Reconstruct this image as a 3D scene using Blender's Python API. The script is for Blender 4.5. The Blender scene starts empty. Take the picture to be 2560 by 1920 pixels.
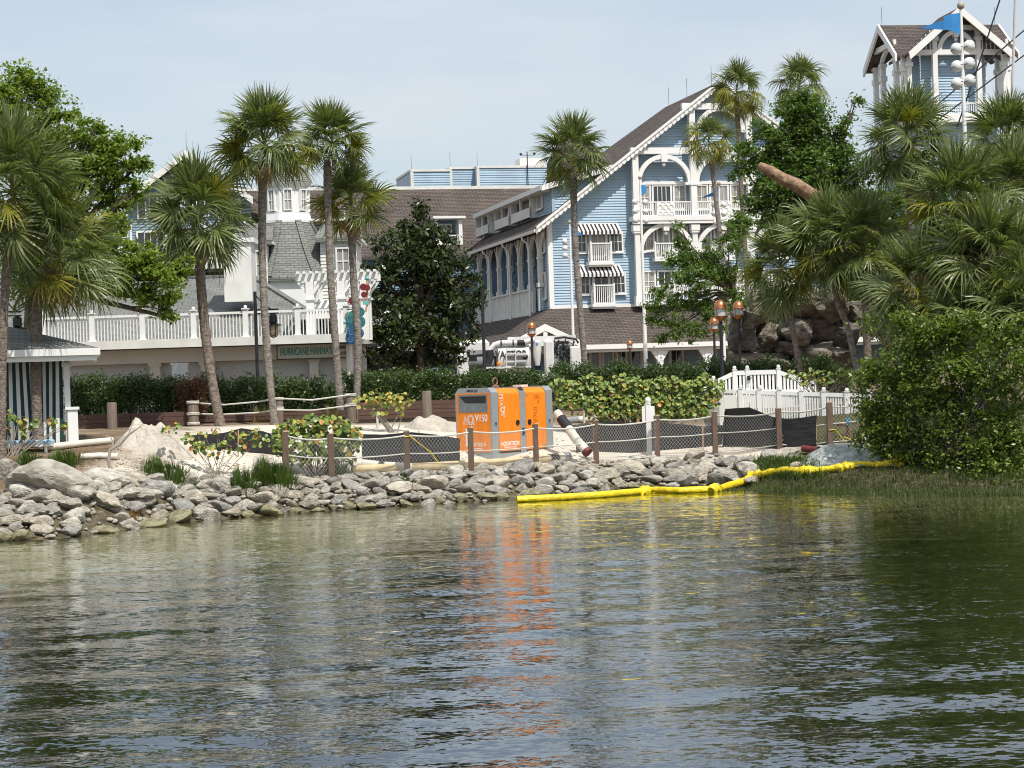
import bpy, bmesh, math, random
import numpy as np
from math import sin, cos, tan, pi, radians, sqrt, atan2, exp
from mathutils import Vector, Matrix, noise
V = Vector
R = random.Random(7)
SC = bpy.context.scene
COL = SC.collection
# ------------------------------------------------------------------ camera
F, CX, CY, TH, H = 4900.0, 1280.0, 950.0, radians(1.8), 3.0
cs, sn = cos(TH), sin(TH)
cam = bpy.data.cameras.new('camera'); camo = bpy.data.objects.new('camera', cam); COL.objects.link(camo)
cam.sensor_width = 36; cam.lens = F/2560*36; cam.clip_end = 9000; cam.clip_start = .5
cam.shift_y = -10/2560
camo.matrix_world = Matrix(((cs, sn, 0, 0), (0, 0, -1, 0), (-sn, cs, 0, H), (0, 0, 0, 1)))
SC.camera = camo
# ------------------------------------------------------------------ sky and sun
SUN_EL, SUN_AZ = radians(57), radians(30)      # azimuth: to the right of straight behind the camera
w = bpy.data.worlds.new('World'); SC.world = w; w.use_nodes = True
nt = w.node_tree; nt.nodes.clear()
def N(nt, t, **k):
    n = nt.nodes.new(t)
    for a, b in k.items():
        if a in n.bl_rna.properties: setattr(n, a, b)
        else: n.inputs[a].default_value = b
    return n
sky = N(nt, 'ShaderNodeTexSky', sky_type='NISHITA', sun_disc=False, sun_elevation=SUN_EL, altitude=0, air_density=1.0, dust_density=2.2, ozone_density=1.2)
sdir = V((sin(SUN_AZ), -cos(SUN_AZ), tan(SUN_EL))).normalized()     # towards the sun
sky.sun_rotation = atan2(sdir.x, sdir.y)
tc = N(nt, 'ShaderNodeTexCoord'); mp = N(nt, 'ShaderNodeMapping'); mp.inputs['Scale'].default_value = (1.0, 1.0, 5.0)
nz = N(nt, 'ShaderNodeTexNoise'); nz.inputs['Scale'].default_value = 2.3; nz.inputs['Detail'].default_value = 7; nz.inputs['Roughness'].default_value = .55
rp = N(nt, 'ShaderNodeValToRGB'); rp.color_ramp.elements[0].position = .40; rp.color_ramp.elements[1].position = .72
rp.color_ramp.elements[0].color = (.42, .42, .42, 1); rp.color_ramp.elements[1].color = (.95, .95, .95, 1)
mx = N(nt, 'ShaderNodeMix', data_type='RGBA'); mx.inputs['B'].default_value = (4.75, 5.15, 5.5, 1)
bg = N(nt, 'ShaderNodeBackground'); bg.inputs['Strength'].default_value = .132
out = N(nt, 'ShaderNodeOutputWorld')
L = nt.links.new
L(tc.outputs['Generated'], mp.inputs['Vector']); L(mp.outputs['Vector'], nz.inputs['Vector']); L(nz.outputs['Fac'], rp.inputs['Fac'])
L(rp.outputs['Color'], mx.inputs['Factor']); L(sky.outputs['Color'], mx.inputs['A']); L(mx.outputs['Result'], bg.inputs['Color']); L(bg.outputs['Background'], out.inputs['Surface'])
sl = bpy.data.lights.new('sun', 'SUN'); sl.energy = 4.0; sl.angle = radians(.53); sl.color = (1, .955, .89)
so = bpy.data.objects.new('sun', sl); COL.objects.link(so); so.rotation_euler = (-sdir).to_track_quat('-Z', 'Y').to_euler(); so.location = (20, -40, 60)
vs = SC.view_settings; vs.view_transform = 'Standard'; vs.look = 'None'; vs.exposure = 0.22; vs.gamma = 1.0; vs.use_curve_mapping = False
cy = SC.cycles; cy.max_bounces = 7; cy.diffuse_bounces = 3; cy.glossy_bounces = 3; cy.transmission_bounces = 4; cy.transparent_max_bounces = 12
cy.caustics_reflective = False; cy.caustics_refractive = False; cy.use_denoising = True; cy.sample_clamp_indirect = 6; cy.filter_width = 1.05
# ------------------------------------------------------------------ pixel -> direction helpers (photo pixels, 2560 x 1920)
def uv(x, y):
    dx, dy = x-CX, CY-y
    return dx*cs+dy*sn, -dx*sn+dy*cs
def P(x, y, Y):
    u, v = uv(x, y)
    return V((u*Y/F, Y, H+v*Y/F))
SHP = [(-400, 1372), (0, 1352), (150, 1345), (330, 1322), (450, 1305), (600, 1293), (800, 1277), (1000, 1265), (1290, 1246), (1500, 1232), (1620, 1220), (1790, 1216), (1870, 1217), (2000, 1224), (2300, 1228), (2600, 1232)]
SHX, SHY = [], []
for x, y in SHP:
    u, v = uv(x, y); Yw = H*F/-v; SHX.append(u*Yw/F); SHY.append(Yw)
PROF_D = [-45, -9, -7, -5.6, -4.4, -3, -1.2, 0, 1, 2, 4, 7, 9, 12, 20, 45, 85, 400]
PROF_Z = [-2.8, -2.7, -2.3, -1.3, -.52, -.34, -.2, 0, .34, .62, .98, 1.5, 1.75, 1.88, 1.95, 2.1, 2.8, 3.4]
def gz(X, Y):
    ys = float(np.interp(X, SHX, SHY)); d = Y-ys
    z = float(np.interp(d, PROF_D, PROF_Z))
    if d < 0 and X > -3.5:                      # the shelf is narrow on the right
        k = min(1, (X+3.5)/4.5)
        z2 = -2.7*(1-exp(d/1.2))
        z = z*(1-k)+z2*k
    if d > .5: z += .05*noise.noise(V((X*.9, Y*.9, 0)))*min(1, (d-.5)/2)
    return z
def G(x, y, Y0=39.0, Y1=140.0):
    u, v = uv(x, y); Y = Y0
    while Y < Y1:
        if H+v*Y/F <= gz(u*Y/F, Y): break
        Y += .06
    return V((u*Y/F, Y, gz(u*Y/F, Y)))
# ------------------------------------------------------------------ object helpers
def tag(o, label=None, cat=None, group=None, kind=None):
    if label: o['label'] = label
    if cat: o['category'] = cat
    if group: o['group'] = group
    if kind: o['kind'] = kind
    return o
def thing(name, label, cat, loc=(0, 0, 0), rz=0, group=None):
    o = bpy.data.objects.new(name, None); COL.objects.link(o); o.location = loc; o.rotation_euler = (0, 0, rz); o.empty_display_size = .2
    return tag(o, label, cat, group)
def wmat(o):
    M = Matrix.Identity(4)
    while o is not None:
        M = o.matrix_basis @ M; o = o.parent
    return M
def link(name, me, mat=None, parent=None, smooth=False):
    if mat is not None and not me.materials: me.materials.append(mat)
    if smooth: me.shade_smooth()
    o = bpy.data.objects.new(name, me); COL.objects.link(o)
    if parent is not None: o.parent = parent
    return o
def dup(o, parent=None):
    c = o.copy(); COL.objects.link(c)
    if parent is not None: c.parent = parent
    for ch in o.children: dup(ch, c)
    return c
class MB:
    def __init__(s, M=None): s.v = []; s.f = []; s.M = M
    def add(s, vs, fs):
        n = len(s.v)
        s.v += [(s.M @ V(p)) if s.M is not None else V(p) for p in vs]
        s.f += [tuple(i+n for i in q) for q in fs]; return s
    def box(s, x0, x1, y0, y1, z0, z1):
        return s.add([(x0, y0, z0), (x1, y0, z0), (x1, y1, z0), (x0, y1, z0), (x0, y0, z1), (x1, y0, z1), (x1, y1, z1), (x0, y1, z1)],
                     [(0, 3, 2, 1), (4, 5, 6, 7), (0, 1, 5, 4), (1, 2, 6, 5), (2, 3, 7, 6), (3, 0, 4, 7)])
    def cbox(s, x0, x1, y0, y1, z0, z1, c=.02):            # box with chamfered upright and top edges
        pts = [(x0+c, y0), (x1-c, y0), (x1, y0+c), (x1, y1-c), (x1-c, y1), (x0+c, y1), (x0, y1-c), (x0, y0+c)]
        cx, cy_ = (x0+x1)/2, (y0+y1)/2
        ins = [(a+(c if a < cx else -c), b+(c if b < cy_ else -c)) for a, b in pts]
        vs = [(a, b, z0) for a, b in pts]+[(a, b, z1-c) for a, b in pts]+[(a, b, z1) for a, b in ins]
        fs = [(i, (i+1) % 8, 8+(i+1) % 8, 8+i) for i in range(8)]+[(8+i, 8+(i+1) % 8, 16+(i+1) % 8, 16+i) for i in range(8)]
        return s.add(vs, fs+[tuple(range(16, 24)), tuple(reversed(range(8)))])
    def prism(s, poly, off):                                 # 3-d polygon and its copy moved by off
        n = len(poly); a = [V(p) for p in poly]; b = [p+V(off) for p in a]
        return s.add(a+b, [tuple(range(n)), tuple(range(2*n-1, n-1, -1))]+[(i, i+n, (i+1) % n+n, (i+1) % n) for i in range(n)])
    def bar(s, a, b, wd, ht, up=(0, 0, 1)):
        a, b = V(a), V(b); d = (b-a).normalized(); sx = d.cross(V(up))
        if sx.length < 1e-4: sx = d.cross(V((1, 0, 0)))
        sx.normalize(); sz = sx.cross(d).normalized(); q = []
        for p in (a, b):
            for i, j in ((-1, -1), (1, -1), (1, 1), (-1, 1)): q.append(p+sx*(wd/2*i)+sz*(ht/2*j))
        return s.add(q, [(0, 1, 2, 3), (7, 6, 5, 4), (0, 4, 5, 1), (1, 5, 6, 2), (2, 6, 7, 3), (3, 7, 4, 0)])
    def tube(s, pts, r, n=8, cap=True):
        pts = [V(p) for p in pts]; m = len(pts); vs = []; ref = None
        for i, p in enumerate(pts):
            d = (pts[min(i+1, m-1)]-pts[max(i-1, 0)])
            d = d.normalized() if d.length > 1e-9 else V((0, 0, 1))
            if ref is None: ref = d.orthogonal().normalized()
            ref = (ref-d*ref.dot(d)).normalized(); b = d.cross(ref); rr = r[i] if isinstance(r, (list, tuple)) else r
            for k in range(n):
                a = 2*pi*k/n; vs.append(p+ref*(cos(a)*rr)+b*(sin(a)*rr))
        fs = [(i*n+k, i*n+(k+1) % n, (i+1)*n+(k+1) % n, (i+1)*n+k) for i in range(m-1) for k in range(n)]
        if cap: fs += [tuple(range(n-1, -1, -1)), tuple((m-1)*n+k for k in range(n))]
        return s.add(vs, fs)
    def lathe(s, prof, c=(0, 0, 0), n=16):
        c = V(c); vs = [c+V((r*cos(2*pi*k/n), r*sin(2*pi*k/n), z)) for r, z in prof for k in range(n)]; m = len(prof)
        fs = [(i*n+k, i*n+(k+1) % n, (i+1)*n+(k+1) % n, (i+1)*n+k) for i in range(m-1) for k in range(n)]
        return s.add(vs, fs+[tuple(range(n-1, -1, -1)), tuple((m-1)*n+k for k in range(n))])
    def ball(s, c, r, n=12, m=8, sz=1.0):
        return s.lathe([(max(.001, r*sin(pi*i/m)), -r*sz*cos(pi*i/m)) for i in range(m+1)], c, n)
    def arch(s, cx, zc, r, wd, y0, y1, a0=0, a1=pi, n=14, rz=None):   # arch band in the x-z plane
        rz = rz or r; A = []
        for i in range(n+1):
            a = a0+(a1-a0)*i/n
            for rr, rrz in ((r, rz), (r+wd, rz+wd)):
                for y in (y0, y1): A.append((cx+cos(a)*rr, y, zc+sin(a)*rrz))
        fs = []
        for i in range(n):
            k = 4*i; j = k+4
            fs += [(k, k+2, j+2, j), (k+1, j+1, j+3, k+3), (k+2, k+3, j+3, j+2), (k, j, j+1, k+1)]
        fs += [(0, 1, 3, 2), (4*n, 4*n+2, 4*n+3, 4*n+1)]
        return s.add(A, fs)
    def build(s, name, mat, parent=None, smooth=False, world=False, label=None, uvs=True):
        vs = s.v
        if world and parent is not None:
            Mi = wmat(parent).inverted(); vs = [Mi @ p for p in vs]
        me = bpy.data.meshes.new(name); me.from_pydata([tuple(p) for p in vs], [], s.f)
        if uvs:
            ul = me.uv_layers.new(name='UVMap').data
            for p in me.polygons:
                n = p.normal; h = V((-n.y, n.x, 0))
                h = h.normalized() if h.length > .05 else V((1, 0, 0))
                q = n.cross(h)
                for li in p.loop_indices:
                    c = me.vertices[me.loops[li].vertex_index].co; ul[li].uv = (c.dot(h), c.dot(q))
        if isinstance(mat, (list, tuple)):
            for m_ in mat: me.materials.append(m_)
        else: me.materials.append(mat)
        if smooth:
            me.shade_smooth()
            try: me.set_sharp_from_angle(angle=radians(40))
            except Exception: pass
        o = link(name, me, None, parent)
        if label: o['label'] = label
        return o
def clap(mb, poly, y=0, step=.19, lip=.055):
    """lap siding on a convex polygon in the x-z plane, facing -y: every board tilts out at its foot"""
    zs = [p[1] for p in poly]; z = min(zs); zmax = max(zs)
    def span(zz):
        xs = []
        for i in range(len(poly)):
            (xa, za), (xb, zb) = poly[i], poly[(i+1) % len(poly)]
            if abs(za-zb) < 1e-9:
                if abs(za-zz) < 1e-6: xs += [xa, xb]
            elif min(za, zb)-1e-9 <= zz <= max(za, zb)+1e-9: xs.append(xa+(xb-xa)*(zz-za)/(zb-za))
        return (min(xs), max(xs)) if xs else None
    while z < zmax-1e-4:
        z1 = min(z+step, zmax); a = span(z+1e-5); b = span(z1-1e-5)
        if a and b:
            mb.add([(a[0], y-lip, z), (a[1], y-lip, z), (b[1], y, z1), (b[0], y, z1), (a[0], y, z), (a[1], y, z)], [(0, 1, 2, 3), (4, 5, 1, 0)])
        z = z1
    return mb
# ------------------------------------------------------------------ materials
MT = {}
def _new(name):
    m = bpy.data.materials.new(name); m.use_nodes = True; nt = m.node_tree; nt.nodes.clear()
    b = nt.nodes.new('ShaderNodeBsdfPrincipled'); o = nt.nodes.new('ShaderNodeOutputMaterial'); nt.links.new(b.outputs[0], o.inputs[0]); MT[name] = m
    return m, nt, b, o
def mat(name, col, rough=.6, var=.12, scale=2.0, bump=0.0, metal=0.0, spec=.4, col2=None, det=5, stretch=(1, 1, 1), bscale=None, objvar=0):
    m, nt, b, o = _new(name); L = nt.links.new
    b.inputs['Roughness'].default_value = rough; b.inputs['Metallic'].default_value = metal; b.inputs['Specular IOR Level'].default_value = spec
    tc = N(nt, 'ShaderNodeTexCoord'); mp = N(nt, 'ShaderNodeMapping'); mp.inputs['Scale'].default_value = stretch
    L(tc.outputs['Object'], mp.inputs[0])
    n = N(nt, 'ShaderNodeTexNoise'); n.inputs['Scale'].default_value = scale; n.inputs['Detail'].default_value = det; n.inputs['Roughness'].default_value = .6
    L(mp.outputs[0], n.inputs['Vector'])
    r = N(nt, 'ShaderNodeValToRGB'); r.color_ramp.elements[0].position = .3; r.color_ramp.elements[1].position = .7
    c = V(col); lo = c*(1-var); hi = V(col2) if col2 else c*(1+var)
    r.color_ramp.elements[0].color = (*lo, 1); r.color_ramp.elements[1].color = (*[min(1, q) for q in hi], 1)
    L(n.outputs['Fac'], r.inputs['Fac']); L(r.outputs['Color'], b.inputs['Base Color'])
    if objvar:                                            # every copy takes its own tone
        oi = N(nt, 'ShaderNodeObjectInfo'); rm = N(nt, 'ShaderNodeValToRGB'); rm.color_ramp.elements[0].color = (1-objvar, 1-objvar, 1-objvar*1.05, 1); rm.color_ramp.elements[1].color = (1.1, 1.08, 1.02, 1); e = rm.color_ramp.elements.new(.5); e.color = (1.0-objvar*.4, .97-objvar*.42, .90-objvar*.45, 1)
        mu = N(nt, 'ShaderNodeMix', data_type='RGBA', blend_type='MULTIPLY'); mu.inputs['Factor'].default_value = 1; L(oi.outputs['Random'], rm.inputs['Fac']); L(r.outputs['Color'], mu.inputs['A']); L(rm.outputs['Color'], mu.inputs['B']); L(mu.outputs['Result'], b.inputs['Base Color'])
        ad = N(nt, 'ShaderNodeVectorMath', operation='ADD'); L(tc.outputs['Object'], ad.inputs[0]); L(oi.outputs['Location'], ad.inputs[1]); L(ad.outputs[0], mp.inputs[0])
    if bump:
        n2 = n
        if bscale:
            n2 = N(nt, 'ShaderNodeTexNoise'); n2.inputs['Scale'].default_value = bscale; n2.inputs['Detail'].default_value = 6; L(mp.outputs[0], n2.inputs['Vector'])
        bp = N(nt, 'ShaderNodeBump'); bp.inputs['Strength'].default_value = 1; bp.inputs['Distance'].default_value = bump
        L(n2.outputs['Fac'], bp.inputs['Height']); L(bp.outputs[0], b.inputs['Normal'])
    return m
def mat_shingle(name, c1, c2, cm, wd=.34, ht=.16, bump=.012):
    m, nt, b, o = _new(name); L = nt.links.new
    b.inputs['Roughness'].default_value = .85; b.inputs['Specular IOR Level'].default_value = .15
    tc = N(nt, 'ShaderNodeTexCoord'); br = N(nt, 'ShaderNodeTexBrick')
    br.offset = .5; br.inputs['Color1'].default_value = (*c1, 1); br.inputs['Color2'].default_value = (*c2, 1); br.inputs['Mortar'].default_value = (*cm, 1)
    br.inputs['Scale'].default_value = 1; br.inputs['Brick Width'].default_value = wd; br.inputs['Row Height'].default_value = ht; br.inputs['Mortar Size'].default_value = ht*.1; br.inputs['Mortar Smooth'].default_value = .1; br.inputs['Bias'].default_value = -.1
    n = N(nt, 'ShaderNodeTexNoise'); n.inputs['Scale'].default_value = .35; n.inputs['Detail'].default_value = 6
    mx = N(nt, 'ShaderNodeMix', data_type='RGBA', blend_type='MULTIPLY'); mx.inputs['Factor'].default_value = .6
    rr = N(nt, 'ShaderNodeValToRGB'); rr.color_ramp.elements[0].position = .3; rr.color_ramp.elements[1].position = .75; rr.color_ramp.elements[0].color = (.62, .62, .62, 1); rr.color_ramp.elements[1].color = (1.15, 1.1, 1.05, 1)
    L(tc.outputs['UV'], br.inputs['Vector']); L(tc.outputs['Object'], n.inputs['Vector']); L(n.outputs['Fac'], rr.inputs['Fac'])
    L(br.outputs['Color'], mx.inputs['A']); L(rr.outputs['Color'], mx.inputs['B']); L(mx.outputs['Result'], b.inputs['Base Color'])
    iv = N(nt, 'ShaderNodeMath', operation='SUBTRACT'); iv.inputs[0].default_value = 1; L(br.outputs['Fac'], iv.inputs[1])
    bp = N(nt, 'ShaderNodeBump'); bp.inputs['Strength'].default_value = 1; bp.inputs['Distance'].default_value = bump; L(iv.outputs[0], bp.inputs['Height']); L(bp.outputs[0], b.inputs['Normal'])
    return m
def mat_leaf(name, cols, rough=.5, trans=.3, spec=.35, tcol=1.6):
    """foliage: every leaf (mesh island) takes its own tone; light also passes through the blade"""
    m, nt, b, o = _new(name); L = nt.links.new
    g = N(nt, 'ShaderNodeNewGeometry'); oi = N(nt, 'ShaderNodeObjectInfo')
    ad = N(nt, 'ShaderNodeMath', operation='MULTIPLY_ADD'); ad.inputs[1].default_value = .75; L(g.outputs['Random Per Island'], ad.inputs[0])
    ml = N(nt, 'ShaderNodeMath', operation='MULTIPLY'); ml.inputs[1].default_value = .25; L(oi.outputs['Random'], ml.inputs[0]); L(ml.outputs[0], ad.inputs[2])
    r = N(nt, 'ShaderNodeValToRGB'); e = r.color_ramp.elements
    while len(e) < len(cols): e.new(.5)
    for i, (p, c) in enumerate(cols): e[i].position = p; e[i].color = (*c, 1)
    L(ad.outputs[0], r.inputs['Fac']); L(r.outputs['Color'], b.inputs['Base Color'])
    b.inputs['Roughness'].default_value = rough; b.inputs['Specular IOR Level'].default_value = spec
    t = N(nt, 'ShaderNodeBsdfTranslucent'); mu = N(nt, 'ShaderNodeMix', data_type='RGBA', blend_type='MULTIPLY'); mu.inputs['Factor'].default_value = 1; mu.inputs['B'].default_value = (tcol*1.05, tcol*1.15, tcol*.55, 1)
    L(r.outputs['Color'], mu.inputs['A']); L(mu.outputs['Result'], t.inputs['Color'])
    x = N(nt, 'ShaderNodeMixShader'); x.inputs[0].default_value = trans; L(b.outputs[0], x.inputs[1]); L(t.outputs[0], x.inputs[2]); L(x.outputs[0], o.inputs[0])
    return m
WHITE = mat('white_paint', (.76, .76, .73), .45, .05, .6)
WHITE2 = mat('weathered_white_paint', (.66, .655, .61), .6, .10, 1.5)
CREAM = mat('cream_stucco', (.62, .605, .56), .7, .07, 1.2)
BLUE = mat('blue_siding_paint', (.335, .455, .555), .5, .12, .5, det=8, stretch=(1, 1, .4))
BLUED = mat('blue_siding_shaded', (.16, .28, .40), .6, .08, .5)  # hotel blue darkened: shade of the recessed walls put into the colour
ROOFB = mat_shingle('brown_shingles', (.142, .118, .104), (.096, .080, .072), (.038, .032, .03), .6, .22, .03)
ROOFG = mat_shingle('grey_shingles', (.235, .245, .23), (.18, .187, .176), (.10, .103, .098), .32, .12)
GLASS = mat('dark_window_glass', (.025, .03, .035), .08, .3, .8, spec=.8)
CURT = mat('curtained_glass', (.30, .29, .26), .25, .45, 2.6, spec=.7, stretch=(3, 1, .15))
BLACK = mat('black_metal', (.018, .018, .02), .4, .15, 3)
COPPER = mat('copper', (.62, .25, .11), .3, .2, 4, metal=.9)
LGLASS = mat('lamp_glass', (.55, .57, .56), .15, .1, 3, spec=.7)
GALV = mat('galvanised_steel', (.34, .37, .385), .42, .16, 14, metal=.35)
ORANGE = mat('orange_powder_coat', (.84, .23, .010), .45, .13, 2.2, .002, spec=.4, stretch=(3, 3, .5), det=8)
WOODG = mat('weathered_grey_wood', (.17, .135, .105), .85, .3, 3, .01, stretch=(6, 6, .6))
WOODB = mat('brown_composite_plank', (.095, .052, .040), .65, .22, 2, .004, stretch=(.5, 4, 4))
ROPE = mat('pale_rope', (.56, .54, .48), .8, .15, 40, .004)
SAND = mat('white_sand', (.47, .425, .36), .95, .22, 2.2, .12, bscale=6)
YELLOW = mat('yellow_vinyl', (.74, .56, .014), .42, .22, 3.0, .05, spec=.45, bscale=7, det=8)
BARK = mat('oak_bark', (.105, .082, .062), .9, .35, 3, .03, stretch=(3, 3, .7))
TRUNK = mat('palm_trunk_bark', (.14, .105, .08), .9, .5, 5.5, .05, col2=(.32, .26, .21), det=9, stretch=(1.6, 1.6, 2.2), bscale=12)
TRUNKG = mat('grey_palm_bark', (.18, .155, .13), .9, .5, 5, .045, col2=(.36, .32, .28), det=9, stretch=(1.4, 1.4, 3.0), bscale=12)
# ================================================================== ground, lake bed, water
def ground_mat():
    m, nt, b, o = _new('ground_sand_soil_bed'); L = nt.links.new
    b.inputs['Roughness'].default_value = .95; b.inputs['Specular IOR Level'].default_value = .1
    g = N(nt, 'ShaderNodeNewGeometry'); sp = N(nt, 'ShaderNodeSeparateXYZ'); L(g.outputs['Position'], sp.inputs[0])
    n = N(nt, 'ShaderNodeTexNoise'); n.inputs['Scale'].default_value = .8; n.inputs['Detail'].default_value = 8; n.inputs['Roughness'].default_value = .65; L(g.outputs['Position'], n.inputs['Vector'])
    n2 = N(nt, 'ShaderNodeTexNoise'); n2.inputs['Scale'].default_value = 7; n2.inputs['Detail'].default_value = 6; L(g.outputs['Position'], n2.inputs['Vector'])
    def ramp(src, els):
        r = N(nt, 'ShaderNodeValToRGB'); e = r.color_ramp.elements
        while len(e) < len(els): e.new(.5)
        for i, (p, c) in enumerate(els): e[i].position = p; e[i].color = (*c, 1)
        L(src, r.inputs['Fac']); return r.outputs['Color']
    def mix(a, bb, f):
        x = N(nt, 'ShaderNodeMix', data_type='RGBA'); L(f, x.inputs['Factor']); L(a, x.inputs['A']); L(bb, x.inputs['B']); return x.outputs['Result']
    def rng(src, a, c):
        x = N(nt, 'ShaderNodeMapRange'); x.inputs['From Min'].default_value = a; x.inputs['From Max'].default_value = c; L(src, x.inputs['Value']); return x.outputs['Result']
    sand = ramp(n.outputs['Fac'], [(.25, (.50, .44, .35)), (.5, (.66, .60, .50)), (.75, (.72, .68, .60))])
    soil = ramp(n.outputs['Fac'], [(.25, (.10, .07, .045)), (.5, (.20, .145, .095)), (.75, (.33, .27, .19))])
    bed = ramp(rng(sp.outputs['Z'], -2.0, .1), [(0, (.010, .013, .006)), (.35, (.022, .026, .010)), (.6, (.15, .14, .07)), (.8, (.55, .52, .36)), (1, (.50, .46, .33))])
    ax = N(nt, 'ShaderNodeMath', operation='MULTIPLY_ADD'); L(n.outputs['Fac'], ax.inputs[0]); ax.inputs[1].default_value = 4; L(sp.outputs['X'], ax.inputs[2])
    c1 = mix(soil, sand, rng(ax.outputs[0], -8.5, -6.0))              # left bank: soil and mulch
    wsoil = ramp(n.outputs['Fac'], [(.25, (.035, .035, .014)), (.5, (.06, .058, .024)), (.75, (.10, .09, .04))])
    c2 = mix(c1, wsoil, rng(ax.outputs[0], 8.6, 10.0))                 # right bank: soil
    ay = N(nt, 'ShaderNodeMath', operation='MULTIPLY_ADD'); L(n.outputs['Fac'], ay.inputs[0]); ay.inputs[1].default_value = 3; L(sp.outputs['Y'], ay.inputs[2])
    c3 = mix(c2, soil, rng(ay.outputs[0], 58.5, 60.5))
    wet_dark = ramp(n2.outputs['Fac'], [(.3, (.055, .048, .028)), (.55, (.12, .10, .062)), (.75, (.22, .19, .135))])  # wet soil by the water; higher up, painted shade for gaps between rocks
    c3b = mix(wet_dark, c3, rng(sp.outputs['Z'], .50, .74))
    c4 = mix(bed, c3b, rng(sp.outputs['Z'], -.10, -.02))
    L(c4, b.inputs['Base Color'])
    bp = N(nt, 'ShaderNodeBump'); bp.inputs['Distance'].default_value = .11; L(n2.outputs['Fac'], bp.inputs['Height']); L(bp.outputs[0], b.inputs['Normal'])
    return m
GROUND = ground_mat()
def grid(name, xs, ys, zf, mt, smooth=True):
    nx, ny = len(xs), len(ys); vs = [(x, y, zf(x, y)) for y in ys for x in xs]
    fs = [(j*nx+i, j*nx+i+1, (j+1)*nx+i+1, (j+1)*nx+i) for j in range(ny-1) for i in range(nx-1)]
    me = bpy.data.meshes.new(name); me.from_pydata(vs, [], fs); return link(name, me, mt, None, smooth)
fr = lambda a, b, s: [a+s*i for i in range(int(round((b-a)/s)))]
xs = [-4000, -1000, -300, -120, -60, -40]+fr(-28, -15, 2)+fr(-15, 15, .4)+fr(15, 33, 2)+[33, 45, 60, 120, 300, 1000, 4000]
ys = [-4000, -800, -100, -20, 0]+fr(6, 34, 2)+fr(34, 64, .4)+fr(64, 110, 3)+[110, 125, 150, 200, 300, 450, 1000, 5000]
tag(grid('ground', xs, ys, gz, GROUND), 'sandy bank rising from the lake bed', None, None, 'structure')

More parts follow.
